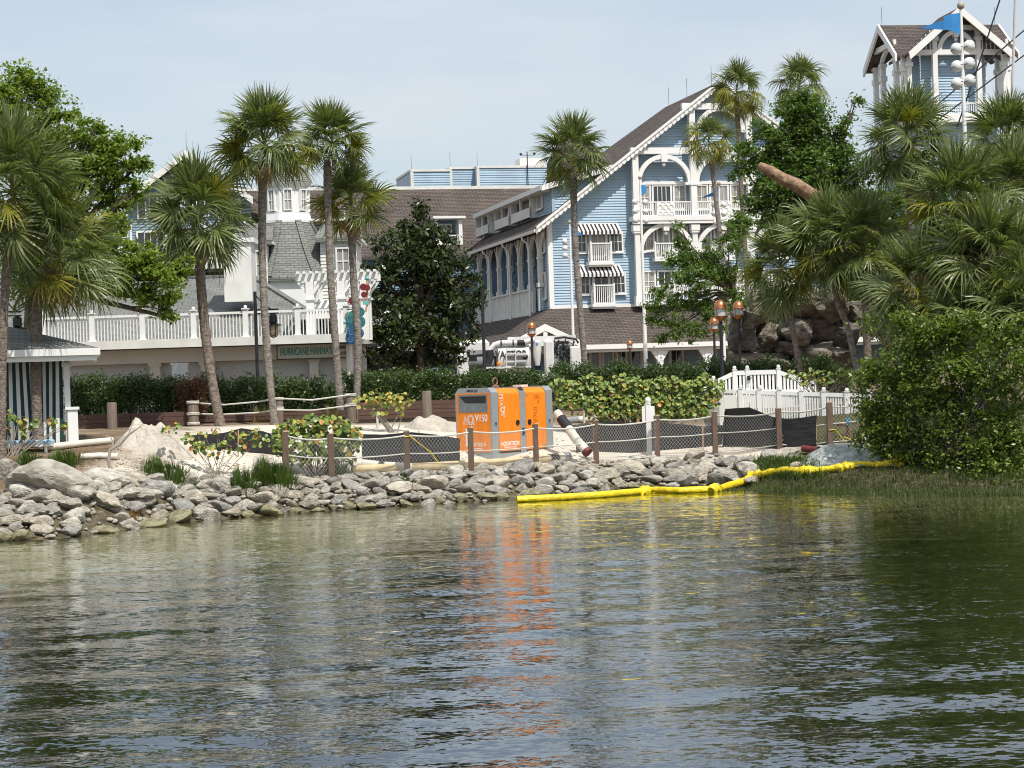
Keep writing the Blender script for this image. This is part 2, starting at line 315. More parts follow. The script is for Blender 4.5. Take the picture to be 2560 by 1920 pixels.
def water_mat():
    m, nt, b, o = _new('lake_water'); L = nt.links.new; nt.nodes.remove(b)
    g = N(nt, 'ShaderNodeNewGeometry'); mp = N(nt, 'ShaderNodeMapping'); mp.inputs['Rotation'].default_value = (0, 0, radians(-5)); mp.inputs['Scale'].default_value = (1.25, 2.7, 1); L(g.outputs['Position'], mp.inputs[0])
    def slope(s, d, amp, rough=.5, dist=0):             # ripple slopes at one scale
        n = N(nt, 'ShaderNodeTexNoise'); n.inputs['Scale'].default_value = s; n.inputs['Detail'].default_value = d; n.inputs['Roughness'].default_value = rough; n.inputs['Distortion'].default_value = dist; L(mp.outputs[0], n.inputs['Vector'])
        v = N(nt, 'ShaderNodeVectorMath', operation='SUBTRACT'); v.inputs[1].default_value = (.5, .5, .5); L(n.outputs['Color'], v.inputs[0])
        k = N(nt, 'ShaderNodeVectorMath', operation='MULTIPLY'); k.inputs[1].default_value = (amp*.55, amp, 0); L(v.outputs[0], k.inputs[0]); return k.outputs[0]
    def add(a, c): v = N(nt, 'ShaderNodeVectorMath', operation='ADD'); L(a, v.inputs[0]); L(c, v.inputs[1]); return v.outputs[0]
    fine = add(slope(4.0, 2, WA[0], .5, .3), slope(10.0, 2, WA[1], .5, .2)); broad = slope(1.0, 2, WA[2], .5, .4)
    # wind ruffles the open lake in patches; the lee of the bank stays smoother
    cz = N(nt, 'ShaderNodeTexNoise'); cz.inputs['Scale'].default_value = .22; cz.inputs['Detail'].default_value = 3; L(mp.outputs[0], cz.inputs['Vector'])
    sp = N(nt, 'ShaderNodeSeparateXYZ'); L(g.outputs['Position'], sp.inputs[0])
    wy = N(nt, 'ShaderNodeMath', operation='MULTIPLY_ADD'); L(cz.outputs['Fac'], wy.inputs[0]); wy.inputs[1].default_value = 3; L(sp.outputs['Y'], wy.inputs[2])
    mr = N(nt, 'ShaderNodeMapRange'); mr.inputs['From Min'].default_value = 37.6; mr.inputs['From Max'].default_value = 38.8; mr.inputs['To Min'].default_value = 1; mr.inputs['To Max'].default_value = .55; L(wy.outputs[0], mr.inputs['Value'])
    cr = N(nt, 'ShaderNodeMapRange'); cr.inputs['From Min'].default_value = .36; cr.inputs['From Max'].default_value = .62; cr.inputs['To Min'].default_value = .38; cr.inputs['To Max'].default_value = 1.2; L(cz.outputs['Fac'], cr.inputs['Value'])
    mm = N(nt, 'ShaderNodeMath', operation='MULTIPLY'); L(mr.outputs[0], mm.inputs[0]); L(cr.outputs[0], mm.inputs[1])
    sc = N(nt, 'ShaderNodeVectorMath', operation='SCALE'); L(fine, sc.inputs[0]); L(mm.outputs[0], sc.inputs['Scale'])
    tot = add(add(sc.outputs[0], broad), g.outputs['Normal']); nn = N(nt, 'ShaderNodeVectorMath', operation='NORMALIZE'); L(tot, nn.inputs[0]); nrm = nn.outputs[0]
    fz = N(nt, 'ShaderNodeFresnel'); fz.inputs['IOR'].default_value = 1.33; L(nrm, fz.inputs['Normal'])
    gl = N(nt, 'ShaderNodeBsdfGlossy'); gl.inputs['Roughness'].default_value = .02; gl.inputs['Color'].default_value = (.96, .98, 1, 1); L(nrm, gl.inputs['Normal'])
    tr = N(nt, 'ShaderNodeBsdfTransparent'); tr.inputs['Color'].default_value = (.76, .80, .66, 1)
    fk = N(nt, 'ShaderNodeMath', operation='POWER'); fk.inputs[1].default_value = .62; L(fz.outputs[0], fk.inputs[0])
    x = N(nt, 'ShaderNodeMixShader'); L(fk.outputs[0], x.inputs[0]); L(tr.outputs[0], x.inputs[1]); L(gl.outputs[0], x.inputs[2]); L(x.outputs[0], o.inputs[0])
    return m
WA = (.38, .28, .10)
WATER = water_mat()
def wz(x, y):
    if not (-25 < x < 25 and 5 < y < 60): return 0
    k = min(1, max(.12, (37.5-y)/4)); q = noise.noise(V((x*.10, y*.13, 3.3)))
    a = .020*sin(2*pi*(y+.18*x+.9*noise.noise(V((x*.3, y*.2, 1))))/2.3)*(.6+q)+.012*sin(2*pi*(y-.32*x+.7*noise.noise(V((x*.35, y*.3, 9))))/1.35)
    return .5*k*(a+.028*noise.noise(V((x*.55, y*1.15, 5))))
ys = [-4000, -500, -60, 0, 6]; y = 9.0
while y < 58: ys.append(y); y += .0075*y
ys += [58.5, 62]
xs = [-4000, -500, -80, -40, -25]+fr(-18, 18, .15)+[18, 25, 40, 80, 500, 4000]
tag(grid('lake_water', xs, ys, wz, WATER), 'rippled green brown lake water', None, None, 'structure')

# ================================================================== rocks
ROCK = mat('grey_limestone', (.40, .38, .345), .92, .45, 2.2, .06, col2=(.64, .62, .58), det=8, bscale=7, objvar=.35)
ROCKW = mat('warm_limestone', (.41, .37, .31), .92, .4, 1.8, .06, col2=(.62, .58, .51), det=8, bscale=6, objvar=.35)
ROCKD = mat('dark_artificial_rock', (.16, .145, .125), .92, .6, 1.6, .16, col2=(.33, .30, .26), det=10, bscale=3.5, stretch=(1, 1, 1.7), objvar=.4)
ROCKX = mat('algae_stained_rock', (.20, .18, .10), .7, .5, 2.5, .04, col2=(.36, .33, .2), det=8, bscale=7)
def rock_mesh(seed, sub=3, cuts=11, rough=.10, mt=ROCK, boxy=0):
    rr = random.Random(seed); bm = bmesh.new(); bmesh.ops.create_icosphere(bm, subdivisions=sub, radius=1)
    pl = [(V((rr.gauss(0, 1), rr.gauss(0, 1), rr.gauss(0, 1))).normalized(), rr.uniform(.52, .86)) for _ in range(cuts)]
    o = V((seed*3.1, seed*1.7, 0))
    for v in bm.verts:
        p = v.co.normalized(); r = 1.0
        if boxy: r = .80/max(abs(p.x), abs(p.y), abs(p.z))*boxy+(1-boxy)
        for n_, d in pl:
            c = p.dot(n_)
            if c > 1e-3: r = min(r, d/c)
        r *= 1+rough*noise.fractal(p*1.8+o, 1, 2, 4)+.03*noise.noise(p*7+o)
        v.co = p*r
    me = bpy.data.meshes.new('rock'); bm.to_mesh(me); bm.free(); me.materials.append(mt); me.shade_smooth()
    try: me.set_sharp_from_angle(angle=radians(32))
    except Exception: pass
    return me
RK = [rock_mesh(i, 3, 10+i % 4, .10) for i in range(9)]+[rock_mesh(20+i, 3, 9, .12, ROCKW) for i in range(6)]
RKX = [rock_mesh(40+i, 3, 10, .1, ROCKX) for i in range(4)]
def put_rock(me, loc, s, rz=0, tilt=(0, 0), name='rock'):
    o = link(name, me); o.location = loc; o.scale = s; o.rotation_euler = (tilt[0], tilt[1], rz); return o
# riprap: a packed band of rocks from the waterline up to the foot of the rope fence
pts = []; NR = 0; rr = random.Random(11)
shY = lambda X: float(np.interp(X, SHX, SHY))
for k in range(9000):
    if NR >= 298: break
    X = rr.uniform(-11.6, 6.4); lim = 2.05 if X > -6.2 else 2.9
    if X > 1.5: lim = 1.8
    d = rr.uniform(-.12, lim); big = rr.random()
    s = (.15+.15*rr.random()**1.4)*(1.0+(.35 if X < -6 and d < 1.2 else 0)+(.45 if big > .88 else 0))*(1.12 if X > -1 else 1)
    if X > 3.2 and rr.random() < .5: continue
    if any((X-a)**2+((d-b)*1.25)**2 < (.80*(s+c))**2 for a, b, c in pts): continue
    pts.append((X, d, s)); Y = shY(X)+d; wet_dark = d < .16
    me = (RKX if wet_dark and rr.random() < .75 else RK)[rr.randrange(4 if wet_dark and False else (4 if wet_dark else 15))] if wet_dark else RK[rr.randrange(15)]
    zc = gz(X, Y)+s*.22+(0 if wet_dark else rr.uniform(0, .07))
    o = put_rock(me, (X, Y, zc), (s*rr.uniform(1.0, 1.5), s*rr.uniform(.85, 1.1), s*rr.uniform(.48, .78)), rr.uniform(-.7, .7), (rr.uniform(-.35, .35), rr.uniform(-.35, .35)))
    big_ = 'large' if s > .27 else 'small' if s < .17 else 'middling'; tone = 'tan' if me.materials[0].name.startswith('warm') else 'grey'
    zone = 'below the largest boulder' if X < -8.2 else 'below the sand pile' if X < -6.2 else 'below the bushy grass' if X < -4.2 else 'below the black silt fence' if X < -2 else 'in front of the pump' if X < .8 else 'behind the yellow boom'
    if wet_dark: tag(o, '%s algae stained rock at the waterline %s' % (big_, zone), 'rock', 'stained rocks at the waterline')
    else: tag(o, '%s %s rock %s the riprap bank %s' % (big_, tone, 'low on' if d < .75 else 'halfway up' if d < 1.4 else 'at the crest of', zone), 'rock', 'riprap rocks along the lake edge')
    NR += 1
# small fill stones between them, too small and many to tell apart
bm = bmesh.new(); bmesh.ops.create_icosphere(bm, subdivisions=2, radius=1); ico_v = [v.co.copy() for v in bm.verts]; ico_f = [tuple(v.index for v in f_.verts) for f_ in bm.faces]; bm.free()
mb = MB(); rr = random.Random(5)
for k in range(800):
    X = rr.uniform(-11.8, 6.2); d = rr.uniform(-.05, 2.5); Y = shY(X)+d; s = rr.uniform(.03, .085); z = gz(X, Y)+s*.3+.02
    pl = [(V((rr.gauss(0, 1), rr.gauss(0, 1), rr.gauss(0, 1))).normalized(), rr.uniform(.55, .85)) for _ in range(6)]; Mr = Matrix.Rotation(rr.uniform(0, 6), 3, 'Z'); sx = rr.uniform(1, 1.6); vs_ = []
    for p in ico_v:
        r = 1.0
        for n_, dd in pl:
            c = p.dot(n_)
            if c > 1e-3: r = min(r, dd/c)
        q = Mr @ V((p.x*r*s*sx, p.y*r*s, p.z*r*s*.7)); vs_.append(V((X, Y, z))+q)
    mb.add(vs_, ico_f)
tag(mb.build('fill_stones', ROCKW, None, uvs=False), 'small loose stones filling the gaps of the riprap', None, None, 'stuff')
# single boulders: (px, foot py, width px, height px, depth, words)
BO = [(122, 1246, 225, 100, 'largest grey boulder with veined face above the riprap'), (15, 1200, 70, 62, 'rounded grey boulder beside the largest veined boulder'),
      (62, 1245, 110, 42, 'low flat boulder at the foot of the largest boulder'), (262, 1212, 130, 40, 'long tan ledge rock right of the largest boulder'),
      (325, 1214, 95, 34, 'layered pale rock behind the riprap'), (380, 1212, 70, 32, 'brownish split rock below the leafy shrub'), (388, 1238, 100, 40, 'smooth wedge shaped boulder with dark overhang'),
      (430, 1200, 44, 24, 'small round rock beside the grass tussock'), (320, 1250, 150, 30, 'flat grey slab below the veined boulder'), (140, 1262, 100, 26, 'flat white slab at the back of the riprap'),
      (350, 1262, 60, 32, 'grey wedge rock standing by the slab'), (545, 1232, 66, 40, 'white angular rock under the tall grass'), (1655, 1172, 74, 34, 'cream boulder on top of the bank'),
      (1735, 1150, 60, 26, 'weathered boulder below the second last fence post'), (1925, 1150, 40, 30, 'dark round boulder below the fence by the plastic sheet'), (1830, 1170, 46, 26, 'tan boulder beside the green weeds'),
      (1865, 1164, 44, 18, 'flat white rock beside the green weeds'), (1737, 1196, 58, 38, 'brown weathered boulder behind the yellow boom'), (1800, 1185, 36, 20, 'small white boulder behind the yellow boom'),
      (1698, 1200, 70, 34, 'grey slab boulder behind the yellow boom'), (2165, 1125, 62, 30, 'dark boulder under the mangrove edge'), (2265, 1138, 50, 26, 'brown boulder half hidden by the mangrove'),
      (1990, 1178, 44, 22, 'tan boulder below the plastic sheet'), (1985, 1135, 30, 16, 'pale flat rock beside the red pipe')]
for i, (x, y, wp, hp_, lab) in enumerate(BO):
    p = G(x, y); s = p.y/F; w_ = wp*s/2*1.08; h_ = hp_*s
    o = put_rock(rock_mesh(70+i, 4, 9, .12, ROCKW if i % 3 == 1 else ROCK), p+V((0, w_*.4, h_*.36)), (w_, w_*.75, h_*.68), (i*1.3) % .6-.3, (0, 0), 'boulder')
    tag(o, lab, 'boulder')
# sand pile
def mound(name, x, y, wp, hp_, seed, mt, lab, dep=.8):
    p = G(x, y); s = p.y/F; rx = wp*s/2; h = hp_*s; bm = bmesh.new(); n, m = 40, 14; vs = []
    mb = MB(); ring = []
    for j in range(m+1):
        q = j/m
        for i in range(n):
            a = 2*pi*i/n; rad = q*(1+.16*noise.noise(V((cos(a)*1.3, sin(a)*1.3, seed)))); X = p.x+rx*rad*cos(a); Y = p.y+rx*dep+rx*dep*rad*sin(a)
            hh = h*(1-q*q)**1.3*(1+.7*noise.fractal(V((X*1.9, Y*1.9, seed)), 1, 2, 4))+.16*noise.noise(V((X*3.5, Y*3.5, seed)))*(1-q*q)+.03*noise.noise(V((X*11, Y*11, seed)))*(1-q*q)
            mb.v.append(V((X, Y, gz(X, Y)-.06+hh)))
    for j in range(m):
        for i in range(n): mb.f.append((j*n+i, j*n+(i+1) % n, (j+1)*n+(i+1) % n, (j+1)*n+i))
    o = mb.build(name, mt, smooth=True); return tag(o, lab, 'sand pile')
mound('sand_pile', 372, 1138, 225, 62, 3.3, SAND, 'tall white sand pile behind the dead branch')
mound('sand_pile', 1085, 1080, 190, 30, 8.1, SAND, 'low sand heap behind the black silt fence', .5)
mound('sand_pile', 1500, 1095, 230, 28, 5.2, SAND, 'long sand ridge in front of the sea grape hedge', .4)
# stacked artificial rock outcrop behind the white gate
ob = P(2010, 935, 74); ob.z = gz(ob.x, ob.y)
oc = thing('rock_outcrop', 'tall layered artificial rock outcrop behind the white gate', 'rock outcrop', ob)
ST = [(1900, 770, 62, 84), (1950, 750, 50, 60), (2010, 760, 90, 62), (2085, 770, 60, 62), (1860, 830, 70, 80), (1925, 845, 70, 70), (1990, 830, 70, 60), (2055, 830, 80, 56), (2110, 840, 70, 70),
      (1880, 905, 80, 60), (1945, 912, 100, 50), (2030, 895, 90, 70), (2100, 900, 80, 70), (1845, 915, 50, 50), (2130, 790, 50, 60), (1985, 800, 60, 44), (1975, 868, 60, 40), (1870, 800, 40, 40), (2050, 742, 60, 30)]
for i, (x, y, a, b) in enumerate(ST):
    c = P(x, y, 74+rr.uniform(-.6, .6)); k = 74/F
    o = link('rock', rock_mesh(120+i, 4, 9, .2, ROCKD, .8), None, oc); o.location = c-ob; o.scale = (a*k*.72, 1.1, b*k*.72); o.rotation_euler = (rr.uniform(-.2, .2), rr.uniform(-.12, .12), rr.uniform(-.5, .5))
# ================================================================== building helpers
def win(parent, x0, x1, z0, z1, y, cols=2, rows=2, glass=GLASS, M=None, fw=.11, name='window', frame=WHITE, sill=True, mw=.045):
    f = MB(M); d0, d1 = y-.13, y
    f.box(x0, x0+fw, d0, d1, z0, z1).box(x1-fw, x1, d0, d1, z0, z1).box(x0+fw, x1-fw, d0, d1, z1-fw, z1).box(x0+fw, x1-fw, d0, d1, z0, z0+fw*.8)
    if sill: f.box(x0-.06, x1+.06, d0-.07, d0+.02, z0-.08, z0-.003)
    for i in range(1, cols):
        c = x0+fw+(x1-x0-2*fw)*i/cols; f.box(c-mw/2, c+mw/2, d0+.03, d1-.03, z0+fw*.8, z1-fw)
    for j in range(1, rows):
        c = z0+fw+(z1-z0-2*fw)*j/rows; f.box(x0+fw, x1-fw, d0+.035, d1-.035, c-mw/2, c+mw/2)
    o = f.build(name, frame, parent)
    MB(M).add([(x0+fw, y-.06, z0+fw*.8), (x1-fw, y-.06, z0+fw*.8), (x1-fw, y-.06, z1-fw), (x0+fw, y-.06, z1-fw)], [(0, 1, 2, 3)]).build('pane', glass, o)
    return o
def rail(mb, x0, x1, y, z0, z1, step=.13, bw=.04, top=.09):
    mb.box(x0, x1, y-.06, y+.06, z1-top, z1).box(x0, x1, y-.04, y+.04, z0, z0+.07)
    n = max(1, int((x1-x0)/step))
    for i in range(n):
        c = x0+(i+.5)*(x1-x0)/n; mb.box(c-bw/2, c+bw/2, y-bw/2, y+bw/2, z0+.07, z1-top)
    return mb
def rod(parent, p, h=1.6):
    MB().tube([p, (p[0], p[1], p[2]+h*.7)], .014, 5).build('lightning_rod', BLACK, parent)
# ================================================================== blue hotel
HA = radians(13); HG = 2.75
HOx = P(1374, 660, 138).x; HOy = 138.0
ex, ey, nx_, ny_ = cos(HA), sin(HA), -sin(HA), cos(HA)
def hp(x, y, w=0.0):
    u, v = uv(x, y); k = u/F; t = (k*(HOy+w*ny_)-(HOx+w*nx_))/(ex-k*ey)
    return t, H+v*(HOy+t*ey+w*ny_)/F-HG
def wp(x, y, t):
    u, v = uv(x, y); k = u/F; w = (k*(HOy+t*ey)-HOx-t*ex)/(nx_-k*ny_)
    return w, H+v*(HOy+t*ey+w*ny_)/F-HG
ht = thing('hotel', 'pale blue clapboard hotel with white trim and steep brown roof', 'building', (HOx, HOy, HG), HA)
OV = -1.05
tr, zr = hp(1800, 203, OV); te, ze = hp(1340, 570, OV); SL = (zr-ze)/(tr-te); W_ = 2*tr
zroof = lambda t: zr-abs(t-tr)*SL
TW = .32
# walls
mb = MB(); clap(mb, [(0, 0), (W_, 0), (W_, zroof(W_)-TW), (tr, zr-TW), (0, zroof(0)-TW)], 0); mb.build('front_wall', BLUE, ht)
Ml = Matrix(((0, 1, 0, 0), (-1, 0, 0, 0), (0, 0, 1, 0), (0, 0, 0, 1)))      # x' = -w, y' = t
GT = 2.0; W0 = wp(1346, 700, 0)[0]; W1 = 25.0
mb = MB(Ml); clap(mb, [(-W0, 0), (0, 0), (0, zroof(0)-TW), (-W0, zroof(0)-TW)], 0); mb.build('side_wall', BLUE, ht)
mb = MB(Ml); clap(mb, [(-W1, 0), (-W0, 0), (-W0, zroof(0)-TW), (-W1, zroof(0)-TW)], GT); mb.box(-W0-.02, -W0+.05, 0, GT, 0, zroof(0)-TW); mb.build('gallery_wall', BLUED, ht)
mb = MB(); mb.box(-.02, .24, -.10, .02, 5, zroof(0)-TW-.1); mb.box(-.10, -.02, -.10, .26, 5, zroof(0)-TW-.1); mb.build('corner_board', WHITE, ht)
# roof: two slopes, hipped at the back
wr = 12.0; we = 25.0; tl = te; t2 = 2*tr-te
def slab(pts, th=.24): return MB().prism(pts, (0, 0, -th))
slab([(tl, OV, ze), (tr, OV, zr), (tr, wr, zr), (tl, we, ze)]).build('roof_slope', ROOFB, ht)
slab([(tr, OV, zr), (t2, OV, ze), (t2, we, ze), (tr, wr, zr)]).build('roof_slope', ROOFB, ht)
slab([(tr, wr, zr), (t2, we, ze), (tl, we, ze)]).build('roof_slope', ROOFB, ht)
# soffit and rake boards
mb = MB()
for a, b in ((tl, tr), (t2, tr)):
    mb.prism([(a, OV+.02, ze-.25), (b, OV+.02, zr-.25), (b, 0, zr-.25), (a, 0, ze-.25)], (0, 0, -.06))
mb.build('soffit', WHITE, ht)
for a in (tl, t2):
    mb = MB(); s_ = 1 if a < tr else -1
    mb.prism([(a, OV-.002, ze+.06), (tr, OV-.002, zr+.06), (tr, OV-.002, zr-.42), (a, OV-.002, ze-.42)], (0, -.12, 0))
    mb.prism([(a, OV-.125, ze+.12), (tr, OV-.125, zr+.12), (tr, OV-.125, zr-.08), (a, OV-.125, ze-.08)], (0, -.09, 0))
    n = 44
    for i in range(n):
        t = a+(tr-a)*(i+.5)/n; z = zroof(t); mb.box(t-.09, t+.09, OV-.19, OV-.12, z-.40, z-.22)
    mb.build('rake_board', WHITE, ht)
mb = MB(); mb.box(tl-.14, tl+.02, OV, 24.6, ze-.30, ze-.08); mb.build('gutter', WHITE2, ht)
mb = MB(); mb.prism([(tl, .02, ze-.25), (0, .02, zroof(0)-.25), (0, 24, zroof(0)-.25), (tl, 24, ze-.25)], (0, 0, -.06)); mb.build('eave_soffit', WHITE2, ht)
# shed dormer along the left slope
DT = .5; dz1 = hp(1372, 463, .8)[1]; D0 = .8; D1 = 23.5; tm, zm = hp(1552, 398, OV); dsl = .27
dzf = lambda t: dz1+.15+(t-DT)*dsl
mb = MB(); tx = (zroof(0)-dzf(0))/(dsl-SL) if dsl != SL else 5
tx = (dzf(0)-zroof(0))/(SL-dsl)
clap(mb, [(DT, zroof(DT)), (DT, dzf(DT)-.2), (tx, zroof(tx)-.05)], D0); mb.box(DT-.02, DT+.2, D0-.08, D0, zroof(DT), dzf(DT)-.2); mb.build('dormer_cheek', BLUE, ht)
slab([(DT-.8, D0-.5, dzf(DT-.8)), (tx, D0-.5, dzf(tx)), (tx, D1, dzf(tx)), (DT-.8, D1, dzf(DT-.8))], .14).build('dormer_roof', ROOFB, ht)
mb = MB(); mb.prism([(DT-.85, D0-.5, dzf(DT-.85)+.03), (tx+.3, D0-.5, dzf(tx+.3)+.03), (tx+.3, D0-.5, dzf(tx+.3)-.36), (DT-.85, D0-.5, dzf(DT-.85)-.36)], (0, -.10, 0))
mb.box(DT-.9, DT-.8, D0-.5, D1, dzf(DT-.8)-.3, dzf(DT-.8)+.03)
for i in range(40):
    w_ = D0+.3+i*.56; mb.box(DT-.78, DT-.02, w_-.07, w_+.07, dzf(DT-.8)-.36, dzf(DT-.8)-.15)
mb.build('dormer_fascia', WHITE, ht)
mb = MB(Ml); clap(mb, [(-D1, zroof(DT)-.2), (-D0, zroof(DT)-.2), (-D0, dzf(DT)-.2), (-D1, dzf(DT)-.2)], DT); mb.build('dormer_wall', BLUE, ht)
zb, zt = zroof(DT), dzf(DT)-.35
for xa, xb in ((1356, 1343), (1341, 1292), (1287, 1250), (1234, 1202)):
    a, b = wp(xa, 500, DT-.1)[0], wp(xb, 520, DT-.1)[0]
    if xa == 1356: win(ht, -b, -a, zb+.5, zt-.1, DT-.05, 1, 1, CURT, Ml); continue
    f = MB(Ml); f.box(-b, -a, DT-.62, DT-.5, zb+.05, zb+.75); f.box(-b, -b+.12, DT-.62, DT, zb, zt).box(-a-.12, -a, DT-.62, DT, zb, zt).box(-(a+b)/2-.09, -(a+b)/2+.09, DT-.62, DT-.45, zb+.75, zt)
    f.box(-b, -a, DT-.62, DT, zt-.14, zt)
    o = f.build('balcony', WHITE2, ht)
    MB(Ml).box(-b+.12, -a-.12, DT-.10, DT-.05, zb+.1, zt-.14).build('pane', GLASS, o)
    mid = (a+b)/2; f = MB(Ml)
    for c in (a+(b-a)*.27, a+(b-a)*.75): f.box(-c-.36, -c-.28, DT-.15, DT-.1, zb+.1, zt-.14).box(-c+.28, -c+.36, DT-.15, DT-.1, zb+.1, zt-.14)
    f.build('door_frame', WHITE2, o)
# gallery on the left side: parapet, columns, brackets
wq, zp = wp(1347, 722, -.45); _, zq = wp(1347, 778, -.45)
mb = MB(Ml); mb.box(-W1, -W0, -.45, -.25, zq, zp); mb.box(-W1, -W0+.05, -.62, -.2, zp, zp+.12); mb.box(-W1, -W0+.05, -.6, -.2, zq-.32, zq)
cw = [wp(x, 650, -.45)[0] for x in (1346, 1322, 1296, 1269, 1244, 1219, 1195)]
for c in cw:
    mb.box(-c-.2, -c+.2, -.54, -.45, zq, zp)
mb.build('gallery_parapet', WHITE2, ht)
ztop = ze-.2
for c in cw:
    f = MB(Ml); f.box(-c-.17, -c+.17, -.5, -.2, zp+.12, ztop); f.box(-c-.28, -c+.28, -.58, -.14, zp+.12, zp+.42); f.box(-c-.24, -c+.24, -.55, -.15, zp+2.1, zp+2.25)
    for s_ in (-1, 1):
        q = [(-c+s_*(.15+1.05*(k/6)**2.2), -.35, zp+2.2+(ztop-zp-2.25)*(k/6)) for k in range(7)]
        for i in range(6): f.bar(q[i], q[i+1], .16, .2, (0, 1, 0))
    f.build('gallery_column', WHITE2, ht)
for c, zz in ((1.3, 9.2), (1.3, 5.9)): win(ht, -c-.5, -c+.5, zz, zz+1.9, -.05, 2, 1, CURT, Ml)
for i, c in enumerate(cw[:-1]):
    m_ = (c+cw[i+1])/2
    for zz in (zp-.6, zp+2.2): win(ht, -m_-.75, -m_+.75, zz, zz+1.9, GT-.06, 2, 2, GLASS, Ml, frame=WHITE2)
for c in (W0-.4, (cw[2]+cw[3])/2, (cw[4]+cw[5])/2):
    MB().tube([(tl-.06, c, ze-.2), (tl-.06, c, ze-.5), (tl+.4, c+.1, ze-.8), (-.7, c+.2, ze-1.1), (-.7, c+.2, 5.2), (-.75, c+.2, 4.6)], .075, 7).build('downspout', WHITE, ht, smooth=True)
# skirt roof over the ground floor
SK = 4.4; sz1 = hp(1450, 770, 0)[1]; sz0 = hp(1500, 862, -SK)[1]
slab([(-SK, -SK, sz0), (W_+SK, -SK, sz0), (W_, -.06, sz1), (-.12, -.06, sz1)], .2).build('skirt_roof', ROOFB, ht)
slab([(-SK, W1, sz0), (-SK, -SK, sz0), (-.12, -.06, sz1), (-.12, W1, sz1)], .2).build('skirt_roof', ROOFB, ht)
mb = MB(); mb.box(-SK-.06, W_+SK, -SK-.12, -SK, sz0-.3, sz0+.02); mb.box(-SK-.12, -SK, -SK, W1, sz0-.3, sz0+.02); mb.box(-SK+.1, W_, -SK+.15, -.1, sz0-.5, sz0-.3); mb.box(-.1, W_, -.16, -.05, sz1-.02, sz1+.2); mb.build('skirt_fascia', WHITE, ht)
for xa in (1650, 1768, 1560, 1440):
    c = hp(xa, 880, -SK+.3)[0]
    if xa in (1560, 1440): continue
    f = MB(); f.box(c-.2, c+.2, -SK+.2, -SK+.6, 0, sz0-.3); f.box(c-.3, c+.3, -SK+.1, -SK+.7, 0, .5)
    f.prism([(c-.2, -SK+.25, sz0-1.2), (c-.75, -SK+.25, sz0-.32), (c+.75, -SK+.25, sz0-.32), (c+.2, -SK+.25, sz0-1.2)], (0, .3, 0)); f.build('porch_column', WHITE, ht)
for xa, xb in ((1470, 1501), (1502, 1534), (1536, 1568), (1570, 1605), (1670, 1708), (1785, 1822)):
    a, b = hp(xa, 880, 0)[0], hp(xb, 880, 0)[0]; win(ht, a, b, .15, hp(1500, 876, 0)[1]+.15, -.06, 2, 1, GLASS, None, .2, 'door', sill=False)
# porch gable in front of the skirt
pg, pz = hp(1362, 810, -8); pl_, plz = hp(1262, 862, -8); pr_, prz = hp(1462, 856, -8)
mb = MB(); mb.prism([(pl_, -8, plz), (pg, -8, pz), (pg, -8, pz-.45), (pl_+.1, -8, plz-.4)], (0, -.12, 0)); mb.prism([(pg, -8, pz), (pr_, -8, prz), (pr_-.1, -8, prz-.4), (pg, -8, pz-.45)], (0, -.12, 0))
mb.box(pg-.14, pg+.14, -8.08, -7.9, plz-.1, pz-.45); mb.box(pl_+.8, pr_-.8, -8.06, -7.9, plz-.15, plz+.1)
mb.box(pl_+.4, pl_+.7, -8, -7.7, 0, plz).box(pr_-.7, pr_-.4, -8, -7.7, 0, plz); mb.build('porch_gable_trim', WHITE, ht)
MB().prism([(pl_+.7, -7.88, plz), (pr_-.7, -7.88, plz), (pg, -7.88, pz-.4)], (0, .05, 0)).build('porch_gable_glass', GLASS, ht)
for a, za in ((pl_, plz), (pr_, prz)): slab([(a, -8, za), (pg, -8, pz), (pg, -3.2, pz), (a, -3.2, za)], .15).build('porch_roof', ROOFB, ht)
# gable bays: columns, beams, arches, balconies
c1, c2, c3 = [hp(x, 500, OV)[0] for x in (1592, 1737, 1879)]; c4 = 2*tr-c1
zbm = hp(1650, 377, OV)[1]; zub = hp(1760, 264, OV)[1]; zfl = hp(1700, 541, OV)[1]; zrl = hp(1650, 503, OV)[1]
za3 = hp(1662, 385, OV)[1]; zs3 = hp(1605, 456, OV)[1]; za2 = hp(1665, 557, OV)[1]; zs2 = hp(1610, 626, OV)[1]
mb = MB(); y0, y1 = OV+.05, OV+.45
mb.box(c1-.3, c4+.3, y0+.02, y1-.02, zbm-.2, zbm+.25); mb.box(c2-.7, c3+.7, y0+.02, y1-.02, zub-.25, zub+.2); mb.build('gable_beam', WHITE, ht)
for i, c in enumerate((c1, c2, c3, c4)):
    f = MB(); zt_ = (zbm+.2 if i in (0, 3) else zub)
    f.box(c-.22, c+.22, y0, y1, zfl, zt_ if i in (1, 2) else zbm-.2)
    f.box(c-.18, c+.18, y0+.04, y1-.04, sz1, zfl); f.box(c-.32, c+.32, y0-.08, y1+.08, zfl-1.0, zfl-.55); f.box(c-.27, c+.27, y0-.05, y1+.05, zfl-1.15, zfl-1.0); f.box(c-.28, c+.28, y0-.05, y1+.05, sz1, sz1+.7)
    if i in (1, 2): f.box(c-.3, c+.3, y0-.06, y1+.06, zs3-.2, zs3-.05)
    f.build('gable_column', WHITE, ht)
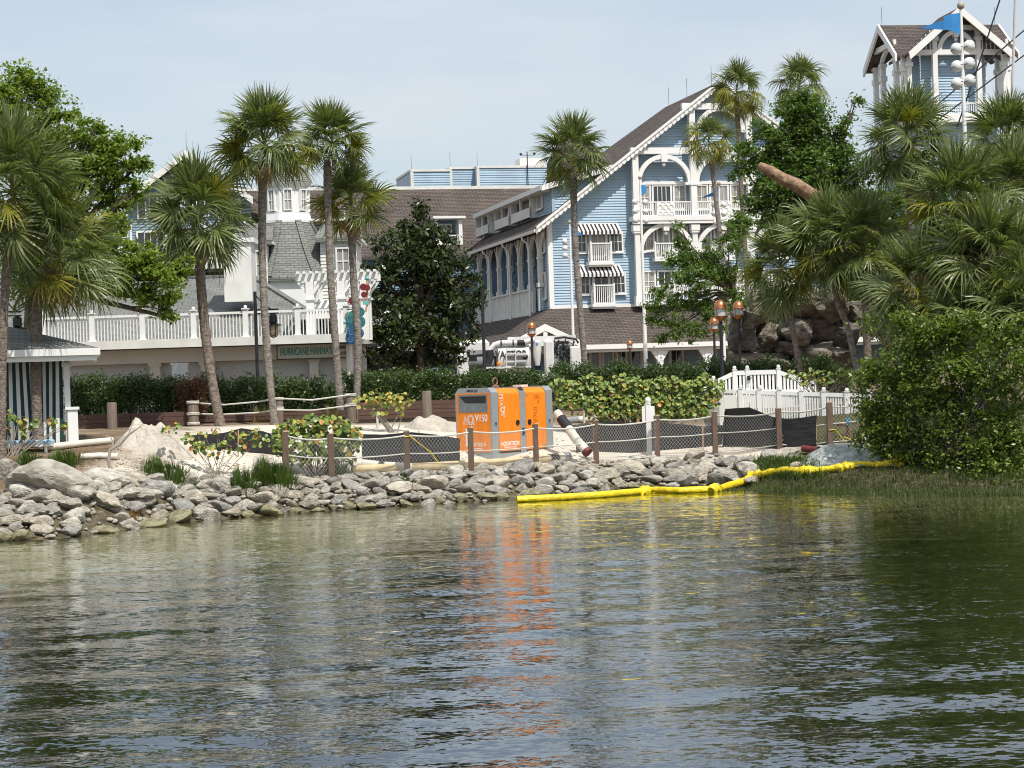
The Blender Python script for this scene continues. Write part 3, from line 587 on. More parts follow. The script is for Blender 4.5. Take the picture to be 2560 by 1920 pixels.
for a, b in ((c1, c2), (c2, c3), (c3, c4)):
    m_ = (a+b)/2; r = (b-a)/2-.42
    for zs_, zt_ in ((zs3, za3), (zs2, za2)):
        f = MB(); f.arch(m_, zs_, r, .3, y0+.05, y1-.05, n=18, rz=zt_-zs_-.3); f.box(m_-.22, m_+.22, y0-.02, y1+.02, zt_-.55, zt_+.02); f.ball((m_, (y0+y1)/2, zt_-.72), .15, 8, 6)
        f.box(a+.2, a+.62, y0+.05, y1-.05, zs_-.18, zs_-.002).box(b-.62, b-.2, y0+.05, y1-.05, zs_-.18, zs_-.002); f.build('arch', WHITE, ht)
m_ = tr; f = MB(); zz = hp(1760, 330, OV)[1]; f.arch(m_, zz, 1.55, .3, y0+.05, y1-.05, n=16); f.box(m_-.2, m_+.2, y0, y1, zz+1.5, zub-.25); f.build('arch', WHITE, ht)
mb = MB(); mb.box(c1-.35, c4+.35, OV-.15, 0, zfl-.28, zfl+.05); mb.box(c1-.3, c4+.3, OV-.1, OV+.3, zfl-.5, zfl-.28); mb.build('balcony_floor', WHITE, ht)
for i, (a, b) in enumerate(((c1, c2), (c2, c3), (c3, c4))):
    mb = MB(); rail(mb, a+.24, b-.24, OV+.2, zfl+.05, zrl, .14, .05); m_ = (a+b)/2; mb.box(m_-.62, m_+.62, OV+.1, OV+.16, zfl+.15, zrl-.09)
    for q in range(4):
        for p_ in range(3):
            cx_ = m_-.41+.41*p_+(.2 if q % 2 else 0); cz_ = zfl+.2+q*.24
            if cx_ < m_+.5: mb.arch(cx_, cz_, .15, .045, OV+.06, OV+.1, n=6)
    mb.box(m_-.66, m_-.6, OV+.08, OV+.24, zfl+.05, zrl).box(m_+.6, m_+.66, OV+.08, OV+.24, zfl+.05, zrl); mb.build('balcony_railing', WHITE, ht)
    zd = hp(1650, 462, 0)[1]
    win(ht, m_-.75, m_+.75, zfl+.08, zd, -.06, 4, 1, GLASS if i != 1 else CURT, None, .13, 'door', sill=False)
    for s_ in (-1, 1): win(ht, m_+s_*1.32-.5, m_+s_*1.32+.5, zfl+.55, zd, -.06, 2, 2, CURT, None, .12)
    MB().box(m_-2.0, m_+2.0, -.24, -.05, zd, zd+.22).build('lintel', WHITE, ht)
    # middle storey
    zt_, zb_ = hp(1650, 566, 0)[1], hp(1650, 628, 0)[1]
    for s_ in (-1, 1): win(ht, m_+s_*1.25-.6, m_+s_*1.25+.6, zb_, zt_, -.06, 2, 2, CURT, None, .12)
    win(ht, m_-.5, m_+.5, zb_-.5, zt_, -.06, 2, 1, CURT, None, .12, 'door', sill=False)
    mb = MB(); mb.box(m_-.85, m_+.85, -.75, 0, zb_-.75, zb_-.5); rail(mb, m_-.8, m_+.8, -.7, zb_-.5, zb_+.55, .13, .045); mb.box(m_-.85, m_-.75, -.75, -.65, zb_-.5, zb_+.65).box(m_+.75, m_+.85, -.75, -.65, zb_-.5, zb_+.65); mb.build('balcony', WHITE, ht)
    # lowest storey above the skirt
    zt_, zr_, zf_ = hp(1650, 676, 0)[1], hp(1650, 714, OV)[1], hp(1650, 752, OV)[1]
    for s_ in (-1, 0, 1): win(ht, m_+s_*1.2-.55, m_+s_*1.2+.55, zf_+(.1 if s_ == 0 else .6), zt_, -.06, 2, 2, CURT if s_ else GLASS, None, .12)
    mb = MB(); rail(mb, a+.2, b-.2, OV+.2, zf_+.02, zr_, .14, .05); mb.box(a-.1, b+.1, OV-.05, 0, zf_-.3, zf_); mb.build('balcony_railing', WHITE, ht)
# two awning windows on the left part of the front
STR_B = mat('awning_black_stripe', (.03, .028, .03), .8, .2, 3); STR_W = mat('awning_white_stripe', (.72, .71, .68), .8, .06, 3)
for xa, xb, ya, yb, yw, ys_, bx0, bx1, by0, by1 in ((1436, 1546, 560, 585, 588, 632, 1468, 1522, 607, 655), (1442, 1552, 665, 691, 693, 736, 1473, 1526, 712, 760)):
    a, zt_ = hp(xa+2, ya, -.1); b, _ = hp(xb-2, ya, -.1); za_ = hp(xa, yb, -1.0)[1]; n = 21
    aw = MB().box(a, b, -.16, -.05, zt_-.03, zt_+.05).build('awning', STR_W, ht)
    mw_, mk_ = MB(), MB()
    for i in range(n):
        p0, p1 = a+(b-a)*i/n, a+(b-a)*(i+1)/n; m_ = (mk_ if i % 2 else mw_)
        m_.add([(p0, -.1, zt_), (p1, -.1, zt_), (p1, -1.0, za_+.18), (p0, -1.0, za_+.18), (p1, -1.0, za_-.05), (p0, -1.0, za_-.05)], [(3, 2, 1, 0), (5, 4, 2, 3)])
    mw_.build('white_stripes', STR_W, aw); mk_.build('black_stripes', STR_B, aw)
    MB().add([(a, -.1, zt_), (a, -1, za_+.18), (a, -1, za_-.05), (a, -.1, za_-.05), (b, -.1, zt_), (b, -1, za_+.18), (b, -1, za_-.05), (b, -.1, za_-.05)], [(0, 3, 2, 1), (4, 5, 6, 7)]).build('awning_side', STR_W, aw)
    zw, zs_ = hp(1490, yw, 0)[1]+.25, hp(1490, ys_, 0)[1]; l0, l1 = hp(bx0, 640, 0)[0], hp(bx1, 640, 0)[0]
    win(ht, l0-1.05, l0-.02, zs_, zw, -.06, 3, 2, GLASS, None, .12); win(ht, l1+.02, l1+1.05, zs_, zw, -.06, 3, 2, GLASS, None, .12)
    zf_, zr_ = hp(1495, by1, -.8)[1], hp(1495, by0, -.8)[1]
    win(ht, l0+.1, l1-.1, zf_, zw, -.06, 2, 1, CURT if ya < 600 else GLASS, None, .2, 'door', sill=False)
    mb = MB(); mb.box(l0-.12, l1+.12, -.95, -.05, zf_-.2, zf_); mb.box(l0-.02, l1+.02, -.85, -.05, zf_-.34, zf_-.2); rail(mb, l0+.06, l1-.06, -.85, zf_, zr_, .14, .05)
    for c in (l0, l1-.1): mb.box(c, c+.1, -.9, -.8, zf_, zr_+.1)
    for s_ in (l0+.02, l1-.02):
        mb.bar((s_, -.85, zr_-.05), (s_, -.05, zr_-.05), .08, .08); mb.bar((s_, -.85, zf_+.04), (s_, -.05, zf_+.04), .06, .06)
        for q in range(5): mb.box(s_-.02, s_+.02, -.75+q*.15-.02, -.75+q*.15+.02, zf_+.05, zr_-.05)
    mb.build('balcony', WHITE, ht)
# rear wing: brown roof with dormer balconies, penthouse above it
RW = 26.0; RD = 34.0; tA = hp(440, 473, RD)[0]; tB = hp(1385, 456, RD)[0]; zrd = hp(1000, 473, RD)[1]; zre = hp(1000, 640, RW)[1]
slab([(tA, RW, zre), (tB+3, RW, zre), (tB+3, RD, zrd), (tA, RD, zrd)], .3).build('rear_roof', ROOFB, ht)
mb = MB(); mb.box(tA, tB+3, RD-.1, RD+.3, zrd-.05, zrd+.22); mb.build('rear_roof_ridge', WHITE2, ht)
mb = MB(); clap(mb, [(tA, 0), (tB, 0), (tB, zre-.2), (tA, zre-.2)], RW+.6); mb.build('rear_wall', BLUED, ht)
for xa, xb, ya, yb, yr in ((1088, 1157, 541, 604, 587), (772, 905, 548, 612, 596), (560, 640, 560, 618, 600)):
    wd = RW+3.0 if False else RW+(zre and 1.2); a, zt_ = hp(xa, ya, wd); b, zb_ = hp(xb, yb, wd); zr_ = hp((xa+xb)/2, yr, wd)[1]
    f = MB(); f.box(a, a+.22, wd, wd+.2, zb_, zt_-.2).box(b-.3, b, wd, wd+5, zb_, zt_-.2).box(a-.25, b+.25, wd-.3, wd+6, zt_-.2, zt_); f.box(a, b, wd-.05, wd+2, zb_-.25, zb_)
    rail(f, a+.22, b-.3, wd+.1, zb_, zr_, .2, .06)
    if xb-xa > 100:
        for q in (.33, .66): f.box(a+(b-a)*q-.1, a+(b-a)*q+.1, wd+.1, wd+.3, zb_, zt_-.2)
    o = f.build('dormer_balcony', WHITE, ht)
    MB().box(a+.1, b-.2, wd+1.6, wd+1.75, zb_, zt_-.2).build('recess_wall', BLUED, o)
    win(o, a+.5, b-.6, zb_+.1, zt_-.5, wd+1.55, 3, 1, GLASS, None, .14)
PWD = 44.0
for xa, xb, yt, dw, sd in ((1027, 1124, 424, 0, 1), (1124, 1192, 418, 1.6, 0), (1192, 1385, 415, .4, 0)):
    a, zt_ = hp(xa, yt, PWD+dw); b, _ = hp(xb, yt, PWD+dw); mb = MB(); clap(mb, [(a, zrd-3), (b, zrd-3), (b, zt_-.2), (a, zt_-.2)], PWD+dw, .22, .05); mb.box(a, b, PWD+dw+.01, PWD+8, zrd-3, zt_-.25)
    o = mb.build('penthouse', BLUE, ht)
    f = MB(); f.box(a-.06, b+.06, PWD+dw-.12, PWD+8, zt_-.2, zt_+.02); f.box(a-.06, a+.22, PWD+dw-.1, PWD+dw+.3, zrd-3, zt_-.2); f.build('penthouse_trim', WHITE2, o)
    rod(ht, (a+.1, PWD+dw+.2, zt_), 2.0)
a, za_ = hp(1314, 408, PWD+3); MB().box(a-.8, a+1.6, PWD+2, PWD+4, za_-1.2, za_+.35).build('roof_vent_box', WHITE2, ht)
a, za_ = hp(1318, 415, PWD+.2); f = MB(); f.tube([(a, PWD+.1, za_-5), (a, PWD+.1, za_+1.3)], .05, 6); f.bar((a-.6, PWD+.1, za_+1.0), (a+.7, PWD+.1, za_+1.0), .05, .05); f.ball((a-.6, PWD+.1, za_+1.1), .14, 6, 5); f.ball((a+.7, PWD+.1, za_+1.15), .14, 6, 5); f.build('weather_mast', BLACK, ht)
for x in (1735, 1690, 1790): 
    a, za_ = hp(1800, 203, 0); k = {1735: 6.5, 1690: 11, 1790: .8}[x]; rod(ht, (tr, k, zr), 2.0)
# conical turret roof end beyond the dormer
a, za_ = hp(1440, 400, 27); MB().lathe([(2.6, -2.2), (2.5, -.2), (2.0, .9), (1.2, 1.6), (.05, 2.0)], (a, 27, za_), 16).build('turret_roof', ROOFB, ht, smooth=True)
# ================================================================== left gabled pavilion behind the restaurant
GY = 150.0; gp = P(469, 381, GY); gl_ = P(312, 501, GY); gr_ = P(640, 503, GY); GBz = 2.6
gv = thing('gabled_pavilion', 'white trimmed grey gable with tall lattice glazing behind the palms', 'building', (gp.x, GY, GBz))
hw = (gr_.x-gl_.x)/2; zk = gp.z-GBz; zz = (gl_.z+gr_.z)/2-GBz
GREYW = mat('blue_grey_wall', (.22, .30, .36), .6, .1, .5)
mb = MB(); clap(mb, [(-hw+.3, 0), (hw-.3, 0), (hw-.3, zz-.2), (0, zk-.5), (-hw+.3, zz-.2)], 0, .2); mb.build('wall', GREYW, gv)
for s_ in (-1, 1):
    slab([(s_*hw, -1, zz), (0, -1, zk), (0, 14, zk), (s_*hw, 14, zz)], .25).build('roof_slope', ROOFB, gv)
    f = MB(); f.prism([(s_*hw, -1.01, zz+.05), (0, -1.01, zk+.05), (0, -1.01, zk-.5), (s_*hw, -1.01, zz-.5)], (0, -.15, 0)); f.build('rake_board', WHITE, gv)
for i in range(9):
    c = -hw*.72+i*hw*.18; zt_ = zz+(zk-zz)*(1-abs(c)/hw)-1.0
    win(gv, c-.34, c+.34, zz-1.3, max(zt_, zz-.5), -.08, 1, 1, GLASS, None, .08, sill=False)
for c in (-3.0, 0, 3.0):
    win(gv, c-1.1, c+1.1, zz-4.9, zz-2.2, -.08, 4, 1, GLASS, None, .14, 'door', sill=False)
    f = MB(); rail(f, c-1.3, c+1.3, -1.0, zz-5.0, zz-3.9, .16, .06); f.box(c-1.4, c+1.4, -1.1, 0, zz-5.3, zz-5.0); f.box(c-1.4, c-1.25, -1.1, -.95, zz-5, zz-1.8).box(c+1.25, c+1.4, -1.1, -.95, zz-5, zz-1.8); f.build('balcony', WHITE, gv)
slab([(-hw-3, -4.5, zz-8.2), (hw+3, -4.5, zz-8.2), (hw+1, -.06, zz-5.5), (-hw-1, -.06, zz-5.5)], .2).build('skirt_roof', ROOFB, gv)
rod(gv, (0, -.5, zk), 2.2)
# ================================================================== lookout tower at the right
TY = 135.0; tp = P(2387, 24, TY); tl_ = P(2254, 140, TY); trr = P(2526, 134, TY); TG = 2.7; TA = radians(8)
tw = thing('lookout_tower', 'white and blue open lookout tower with crossed brown gable roofs', 'tower', (tp.x, TY, TG), TA)
hw = (trr.x-tl_.x)/2; zk = tp.z-TG; zz = (tl_.z+trr.z)/2-TG; dk = P(2387, 288, TY).z-TG; zrt = P(2387, 258, TY).z-TG
TD = hw*1.7                                            # depth of the tower
zr2 = P(2200, 47, TY).z-TG; zc = dk
mb = MB(); hb = hw*.62
clap(mb, [(-hb, dk), (hb, dk), (hb, zz+(zk-zz)*.36), (0, zk-.5), (-hb, zz+(zk-zz)*.36)], .75); mb.M = Matrix.Translation((-hb, .75, 0)) @ Ml; clap(mb, [(-TD+2.4, dk), (0, dk), (0, zz+.6), (-TD+2.4, zz+.6)], 0); mb.build('tower_core', BLUE, tw)
mb = MB(); clap(mb, [(-hw*.8, 0), (hw*.8, 0), (hw*.8, dk-.5), (-hw*.8, dk-.5)], .6); mb.M = Matrix.Translation((-hw*.8, .6, 0)) @ Ml; clap(mb, [(-TD, 0), (0, 0), (0, dk-.5), (-TD, dk-.5)], 0); mb.build('tower_shaft', BLUE, tw)
MB().box(-hw-.2, hw+.2, -.4, TD+.4, dk-.5, dk).build('deck', WHITE, tw)
for s_ in (-1, 1):
    slab([(s_*hw, -.9, zz), (0, -.9, zk), (0, TD/2, zk), (s_*hw, TD/2, zz)] , .2).build('roof_slope', ROOFB, tw)
    f = MB(); f.prism([(s_*hw, -.91, zz+.05), (0, -.91, zk+.05), (0, -.91, zk-.5), (s_*(hw-.1), -.91, zz-.45)], (0, -.14, 0)); f.build('rake_board', WHITE, tw)
    # side gables on the left and right
    yl, ym, yr2 = -.3, TD/2, TD+.3; X0 = s_*(hw+.6); X1 = s_*.2
    for ye in (yl, yr2):
        slab([(X0, ye, zz), (X0, ym, zr2), (s_*hw*(zk-zr2)/(zk-zz), ym, zr2), (s_*(hw-.05), ye, zz)], .2).build('roof_slope', ROOFB, tw)
        f = MB(); f.prism([(X0, ye, zz+.05), (X0, ym, zr2+.05), (X0, ym, zr2-.5), (X0, ye, zz-.45)], (s_*.14, 0, 0)); f.build('rake_board', WHITE, tw)
    f = MB(); f.box(s_*(hw+.3)-.1, s_*(hw+.3)+.1, yl+1.2, yr2-1.2, zz+.9, zz+1.25); f.build('gable_beam', WHITE, tw)
    for yq in (.2, TD*.28, TD*.72, TD-.2):
        f = MB(); c = s_*(hw-.05); f.box(c-.17, c+.17, yq-.17, yq+.17, dk, zz+.1); f.box(c-.24, c+.24, yq-.24, yq+.24, zz-1.1, zz-.75); f.box(c-.25, c+.25, yq-.25, yq+.25, zz-.1, zz+.12); f.build('column', WHITE, tw)
    f = MB(Matrix.Translation((s_*hw, TD/2, 0)) @ Matrix.Rotation(pi/2, 4, 'Z')); f.arch(0, zz-.9, 1.7, .25, -.12, .12, n=14); f.build('arch', WHITE, tw)
mb = MB(); mb.box(-hw+.5, hw-.5, -.15, .15, zz+.0, zz+.35); zt_ = zz+(zk-zz)*.55; mb.box(-hw*.42, hw*.42, -.16, .16, zt_, zt_+.32); mb.build('gable_beam', WHITE, tw)
for c in (-hw*.92, -hw*.42, hw*.42, hw*.92):
    f = MB(); f.box(c-.17, c+.17, -.17, .17, dk, zz if abs(c) > hw*.5 else zt_); f.box(c-.25, c+.25, -.25, .25, zz-.8 if abs(c) > hw*.5 else zt_-.75, zz-.5 if abs(c) > hw*.5 else zt_-.45); f.build('column', WHITE, tw)
f = MB(); f.arch(0, zz+.2, hw*.42-.5, .3, -.12, .12, n=18, rz=zt_-zz-.5); f.box(-.18, .18, -.15, .15, zt_-.5, zt_); f.ball((0, 0, zt_-.65), .14, 8, 6); f.build('arch', WHITE, tw)
f = MB()
for i in range(7): f.box(-hw*.9+i*hw*.08-.03, -hw*.9+i*hw*.08+.03, -.1, -.02, zz+.3, zz+.3+i*.28); f.box(hw*.9-i*hw*.08-.03, hw*.9-i*hw*.08+.03, -.1, -.02, zz+.3, zz+.3+i*.28)
f.build('gable_slats', WHITE, tw)
f = MB(); rail(f, -hw+.2, hw-.2, -.2, dk, zrt, .16, .05); f.build('railing', WHITE, tw)
for x, y_ in ((0, -.8), (-hw-.4, TD/2), (hw+.4, TD/2)): rod(tw, (x, y_, zk if x == 0 else zr2), 1.8)
# ================================================================== waterside restaurant
RY = 69.0; rb = V((-10.0, RY, gz(-10, RY)))
rs = thing('restaurant', 'low white waterside restaurant with roof deck, grey hip roof and octagonal cupola', 'building', rb)
def Q(x, y, Y): return P(x, y, Y)-rb
zd0 = Q(560, 864, RY).z; XL = -17.0-rb.x; XR = Q(888, 854, RY).x
SHUT = mat('roller_shutter', (.50, .505, .50), .45, .06, 1)
MB().box(XL, XR-.35, .55, .9, 0, zd0).build('front_wall', CREAM, rs)
MB().box(XR-.65, XR-.35, .9, 10, 0, zd0).build('side_wall', CREAM, rs)
mb = MB(); zbm_ = Q(560, 902, RY).z; mb.box(XL, XR-.3, .10, .62, zbm_, zd0-.05); mb.build('header_beam', CREAM, rs)
mb = MB(); mb.box(XL, XR, -.75, 14, zd0, zd0+.10); mb.box(XL, XR+.02, -.85, -.72, zd0-.03, zd0+.27); mb.box(XR-.12, XR+.02, -.72, 14, zd0-.03, zd0+.27); mb.build('deck_slab', WHITE2, rs)
for xa, xb in ((171, 376), (401, 503), (535, 775), (797, 852)):
    a, b = Q(xa, 930, RY+.4).x, Q(xb, 930, RY+.4).x; f = MB(); clap(f, [(a, .1), (b, .1), (b, zbm_+.05), (a, zbm_+.05)], .5, .085, .02); f.build('roller_shutter', SHUT, rs)
for xa, xb in ((376, 401), (503, 535), (775, 797), (852, 868)):
    a, b = Q(xa, 930, RY+.3).x, Q(xb, 930, RY+.3).x; f = MB(); f.box(a, b, .2, .56, 0, zbm_); f.box(a-.06, b+.06, .12, .56, zbm_-.95, zbm_-.85); f.box(a-.05, b+.05, .14, .56, zbm_-.12, zbm_); f.build('pilaster', CREAM, rs)
# balustrade: posts and each baluster
yb_ = -.55; zb_ = zd0+.10; zt_ = Q(231, 789, RY-.55).z
posts = [Q(x, 830, RY-.55).x for x in (108, 231, 357, 485, 615, 745, 866)]
bal = MB().box(-.017, .017, -.017, .017, 0, zt_-zb_-.21); bme = None
rl = MB()
for a, b in zip(posts[:-1], posts[1:]): rl.box(a+.09, b-.09, yb_-.06, yb_+.06, zt_-.10, zt_-.02); rl.box(a+.09, b-.09, yb_-.04, yb_+.04, zb_+.07, zb_+.14)
rlo = rl.build('balustrade_rail', WHITE, rs)
for a in posts:
    f = MB(); f.box(a-.09, a+.09, yb_-.09, yb_+.09, zb_+.2, zt_+.05); f.cbox(a-.15, a+.15, yb_-.15, yb_+.15, zb_+.003, zb_+.22, .05); f.box(a-.13, a+.13, yb_-.13, yb_+.13, zt_+.05, zt_+.09); f.ball((a, yb_, zt_+.14), .06, 8, 6); f.build('balustrade_post', WHITE, rs)
first = None
for a, b in zip(posts[:-1], posts[1:]):
    n = 13
    for i in range(n):
        x = a+.14+(b-a-.28)*(i+.5)/n
        if first is None: first = bal.build('baluster', WHITE, rs); o = first
        else: o = first.copy(); COL.objects.link(o)
        o.location = (x, yb_, zb_+.145)
bulb = MB().ball((0, 0, 0), .035, 6, 5)
# hip roof behind the deck
re = V(Q(628, 690, RY+8)); rz0 = zd0+.12; xl = XL-3
slab([(xl, 1.6, rz0), (XR-.2, 1.6, rz0), (re.x, 8, re.z), (xl, 8, re.z)], .12).build('hip_roof', ROOFG, rs)
slab([(XR-.2, 1.6, rz0), (XR-.2, 14, rz0), (re.x, 8, re.z)], .12).build('hip_roof', ROOFG, rs)
slab([(XR-.2, 14, rz0), (xl, 14, rz0), (xl, 8, re.z), (re.x, 8, re.z)], .12).build('hip_roof', ROOFG, rs)
MB().bar((xl, 8, re.z+.02), (re.x, 8, re.z+.02), .25, .1).bar((XR-.2, 1.6, rz0+.03), (re.x, 8, re.z+.03), .25, .07).build('ridge_cap', ROOFG, rs)
a, b = Q(561, 609, RY+4), Q(634, 727, RY+4)
f = MB(); f.box(a.x, b.x, 3.6, 4.9, b.z-.4, a.z); f.build('chimney', WHITE2, rs); f = MB(); f.box(a.x-.12, b.x+.12, 3.5, 5.0, a.z, a.z+.16); f.build('chimney_cap', WHITE, rs)
# octagonal cupola with flared roof
oy = 13.5; oc_ = Q(716, 500, RY+oy); ox = oc_.x; z1 = Q(716, 462, RY+oy).z; z2 = Q(716, 556, RY+oy).z; z3 = Q(716, 700, RY+oy).z
M8 = Matrix.Translation((ox, oy, 0)) @ Matrix.Rotation(radians(22.5+10), 4, 'Z')
rc = .86/cos(radians(22.5))
f = MB(M8); f.lathe([(rc*1.02, z2), (rc*1.02, z2+.25), (rc*.97, z2+.3), (rc*.97, z1-.05)], n=8); f.build('cupola_wall', WHITE, rs)
f = MB(M8); f.lathe([(rc*1.16, z2-.06), (rc*1.16, z2+.04), (rc*1.1, z2+.3), (rc*1.1, z2+.36)], n=8); f.lathe([(rc*1.05, z1-.12), (rc*1.22, z1), (rc*1.22, z1+.05)], n=8); f.build('cupola_trim', WHITE, rs)
f = MB(M8); f.lathe([(rc*1.25, z1+.05), (rc*.95, z1+.4), (rc*.62, z1+.85), (rc*.36, z1+1.35), (.04, z1+2.0)], n=8); f.build('cupola_roof', ROOFG, rs)
MB().ball((ox, oy, z1+2.1), .12, 8, 6).build('cupola_finial', WHITE, rs)
for k in range(8):
    Mw = Matrix.Translation((ox, oy, 0)) @ Matrix.Rotation(radians(10+45*k), 4, 'Z')
    win(rs, -.19, .19, z2+.42, z1-.25, -.86*.985, 2, 2, CURT, Mw, .05, sill=False, mw=.03)
f = MB(M8); rr8 = [(rc*1.12, z2-.02), (rc*1.5, z2-.7), (rc*2.0, z2-1.5), (rc*2.75, z3), (rc*2.75, z3-.15)]; f.lathe(rr8, n=8); f.build('flared_roof', ROOFG, rs)
for k in range(8):
    a = 2*pi*k/8; q = [V((r*cos(a), r*sin(a), z+.03)) for r, z in rr8[:4]]; f = MB(M8)
    for i in range(3): f.bar(q[i], q[i+1], .26, .05)
    f.build('hip_rib', ROOFG, rs)
f = MB(M8); f.lathe([(rc*2.5, zd0), (rc*2.5, z3-.1)], n=8); f.build('octagon_wall', WHITE, rs)
for xa, xb, ye, yb2, dy in ((590, 668, 612, 690, 11.0), (800, 892, 605, 700, 12.0)):
    a, b = Q(xa, ye, RY+dy), Q(xb, yb2, RY+dy); f = MB(); clap(f, [(a.x, zd0), (b.x, zd0), (b.x, a.z), (a.x, a.z)], dy, .14, .03); f.box(a.x, b.x, dy+.01, dy+3, zd0, a.z-.05); o = f.build('wing_wall', WHITE2, rs)
    f = MB(); f.box(a.x-.15, b.x+.25, dy-.3, dy+3.1, a.z, a.z+.12); f.box(b.x-.12, b.x+.03, dy-.08, dy, zd0, a.z); f.build('wing_trim', WHITE, o)
    slab([(a.x-.2, dy-.35, a.z+.14), (b.x+.3, dy-.35, a.z+.14), (b.x+.1, dy+2.2, a.z+1.05), (a.x, dy+2.2, a.z+1.05)], .08).build('wing_roof', ROOFG, o)
    c = (a.x+b.x)/2; win(rs, c-.1, c+.5, a.z-1.4, a.z-.25, dy-.04, 2, 2, CURT, None, .07)
# pergola on the deck
py0, py1 = 1.2, 2.6; a, b = Q(760, 690, RY+2), Q(915, 690, RY+2); zp_ = Q(800, 684, RY+2).z
pgx = [Q(x, 760, RY+py0).x for x in (776, 854, 912)]
for x in pgx:
    for y_ in (py0, py1):
        pe = MB(); pe.box(x-.14, x+.14, y_-.14, y_+.14, zd0+.1, zp_-.3).box(x-.2, x+.2, y_-.2, y_+.2, zd0+1.55, zd0+1.63)
        for s_ in (-1, 1): pe.bar((x+s_*.1, y_, zp_-.75), (x+s_*.42, y_, zp_-.32), .09, .1, (0, 1, 0))
        pe.build('pergola_post', WHITE, rs)
for y_ in (py0, py1): MB().box(pgx[0]-.5, pgx[-1]+.5, y_-.08, y_+.08, zp_-.3, zp_-.05).build('pergola_beam', WHITE, rs)
for i in range(13):
    x = pgx[0]-.4+i*(pgx[-1]-pgx[0]+.8)/12; MB().box(x-.05, x+.05, py0-.3, py1+.3, zp_-.048, zp_+.04).build('pergola_slat', WHITE, rs)
# umbrella canopy edge and deck chairs read as white things behind the rail
f = MB(); f.lathe([(1.15, -.35), (1.15, -.12), (.05, .35)], (Q(815, 800, RY+2.7).x, 2.7, zd0+1.25), 10); f.tube([(Q(815, 800, RY+2.7).x, 2.7, zd0+.1), (Q(815, 800, RY+2.7).x, 2.7, zd0+1.5)], .03, 6)
um = f.build('deck_umbrella', WHITE); um.location = rb; tag(um, 'white low umbrella on the restaurant deck behind the balustrade', 'umbrella')
# downspout and gutter box at the corner
MB().tube([(XR-.2, -.3, zd0-.1), (XR-.2, -.3, zd0-1.35), (XR-.35, -.2, zd0-1.55), (XR-.85, .1, zd0-2.1)], .11, 8).build('downspout', WHITE, rs, smooth=True)
# white annex right of the restaurant behind the magnolia
an = thing('white_annex', 'white pavilion annex with railing seen through the magnolia', 'building', (P(985, 850, 82).x, 82, gz(-5, 82)))
q = lambda x, y: P(x, y, 82)-an.location
f = MB(); clap(f, [(q(880, 800).x, 0), (q(1045, 800).x, 0), (q(1045, 800).x, q(985, 760).z), (q(880, 800).x, q(985, 760).z)], 0, .16, .03); f.build('wall', WHITE2, an)
f = MB(); rail(f, q(885, 800).x, q(1045, 800).x, -1.4, q(985, 862).z, q(985, 800).z, .14, .05); f.box(q(880, 800).x, q(1048, 800).x, -1.6, 0, q(985, 880).z, q(985, 862).z); f.build('deck_railing', WHITE, an)
slab([(q(870, 760).x, -.6, q(985, 760).z), (q(1050, 760).x, -.6, q(985, 760).z), (q(1050, 760).x, 3, q(985, 720).z), (q(870, 760).x, 3, q(985, 720).z)], .12).build('roof', ROOFG, an)
MB().box(q(900, 900).x, q(1040, 900).x, -.1, -.02, .2, q(985, 890).z).build('dark_opening', GLASS, an)
# ------------------------------------------------------------------ lettering helper
def text(parent, s, size, M, mt, name='lettering', ext=.004, al='CENTER', sx=1.0, bold=0.0, fit=None):
    cu = bpy.data.curves.new(name, 'FONT'); cu.body = s; cu.size = size; cu.extrude = ext; cu.align_x = al; cu.align_y = 'CENTER'; cu.offset = bold
    t = bpy.data.objects.new('tmp_text', cu); COL.objects.link(t); bpy.context.view_layer.update()
    me = bpy.data.meshes.new_from_object(t.evaluated_get(bpy.context.evaluated_depsgraph_get())); bpy.data.objects.remove(t); bpy.data.curves.remove(cu)
    if fit: sx = fit/max(1e-6, max(v.co.x for v in me.vertices)-min(v.co.x for v in me.vertices))
    me.transform(M @ Matrix.Diagonal((sx, 1, 1, 1))); me.materials.clear(); me.materials.append(mt); me.name = name
    return link(name, me, None, parent)
FRONT = Matrix.Rotation(pi/2, 4, 'X')                 # text lying in x-y turned to face -y
TEAL = mat('teal_lettering', (.10, .30, .27), .6, .15, 6); SIGNB = mat('sign_cream', (.58, .56, .47), .6, .05, 3); DKG = mat('dark_green_trim', (.02, .045, .035), .5, .1, 3); DKBR = mat('dark_lettering', (.08, .06, .05), .6, .1, 3)
a, b = P(693, 890, RY-.2), P(875, 866, RY-.2); sg = thing('restaurant_sign', 'long cream name board with teal lettering on the restaurant header beam', 'sign', ((a.x+b.x)/2, RY-.05, (a.z+b.z)/2))
w2 = (b.x-a.x)/2; h2 = .235
MB().box(-w2, w2, -.03, .05, -h2, h2).build('board', SIGNB, sg)
MB().box(-w2-.03, w2+.03, -.05, .03, h2, h2+.03).box(-w2-.03, w2+.03, -.05, .03, -h2-.03, -h2).box(-w2-.03, -w2, -.05, .03, -h2, h2).box(w2, w2+.03, -.05, .03, -h2, h2).build('frame', DKG, sg)
text(sg, "HURRICANE HANNA'S", .36, Matrix.Translation((-w2*.215, -.04, 0)) @ FRONT, TEAL, fit=w2*1.42, bold=.012)
text(sg, "WATERSIDE", .15, Matrix.Translation((w2*.78, -.04, .10)) @ FRONT, DKBR, fit=w2*.40, bold=.004); text(sg, "BAR & GRILL", .15, Matrix.Translation((w2*.78, -.04, -.10)) @ FRONT, DKBR, fit=w2*.40, bold=.004)
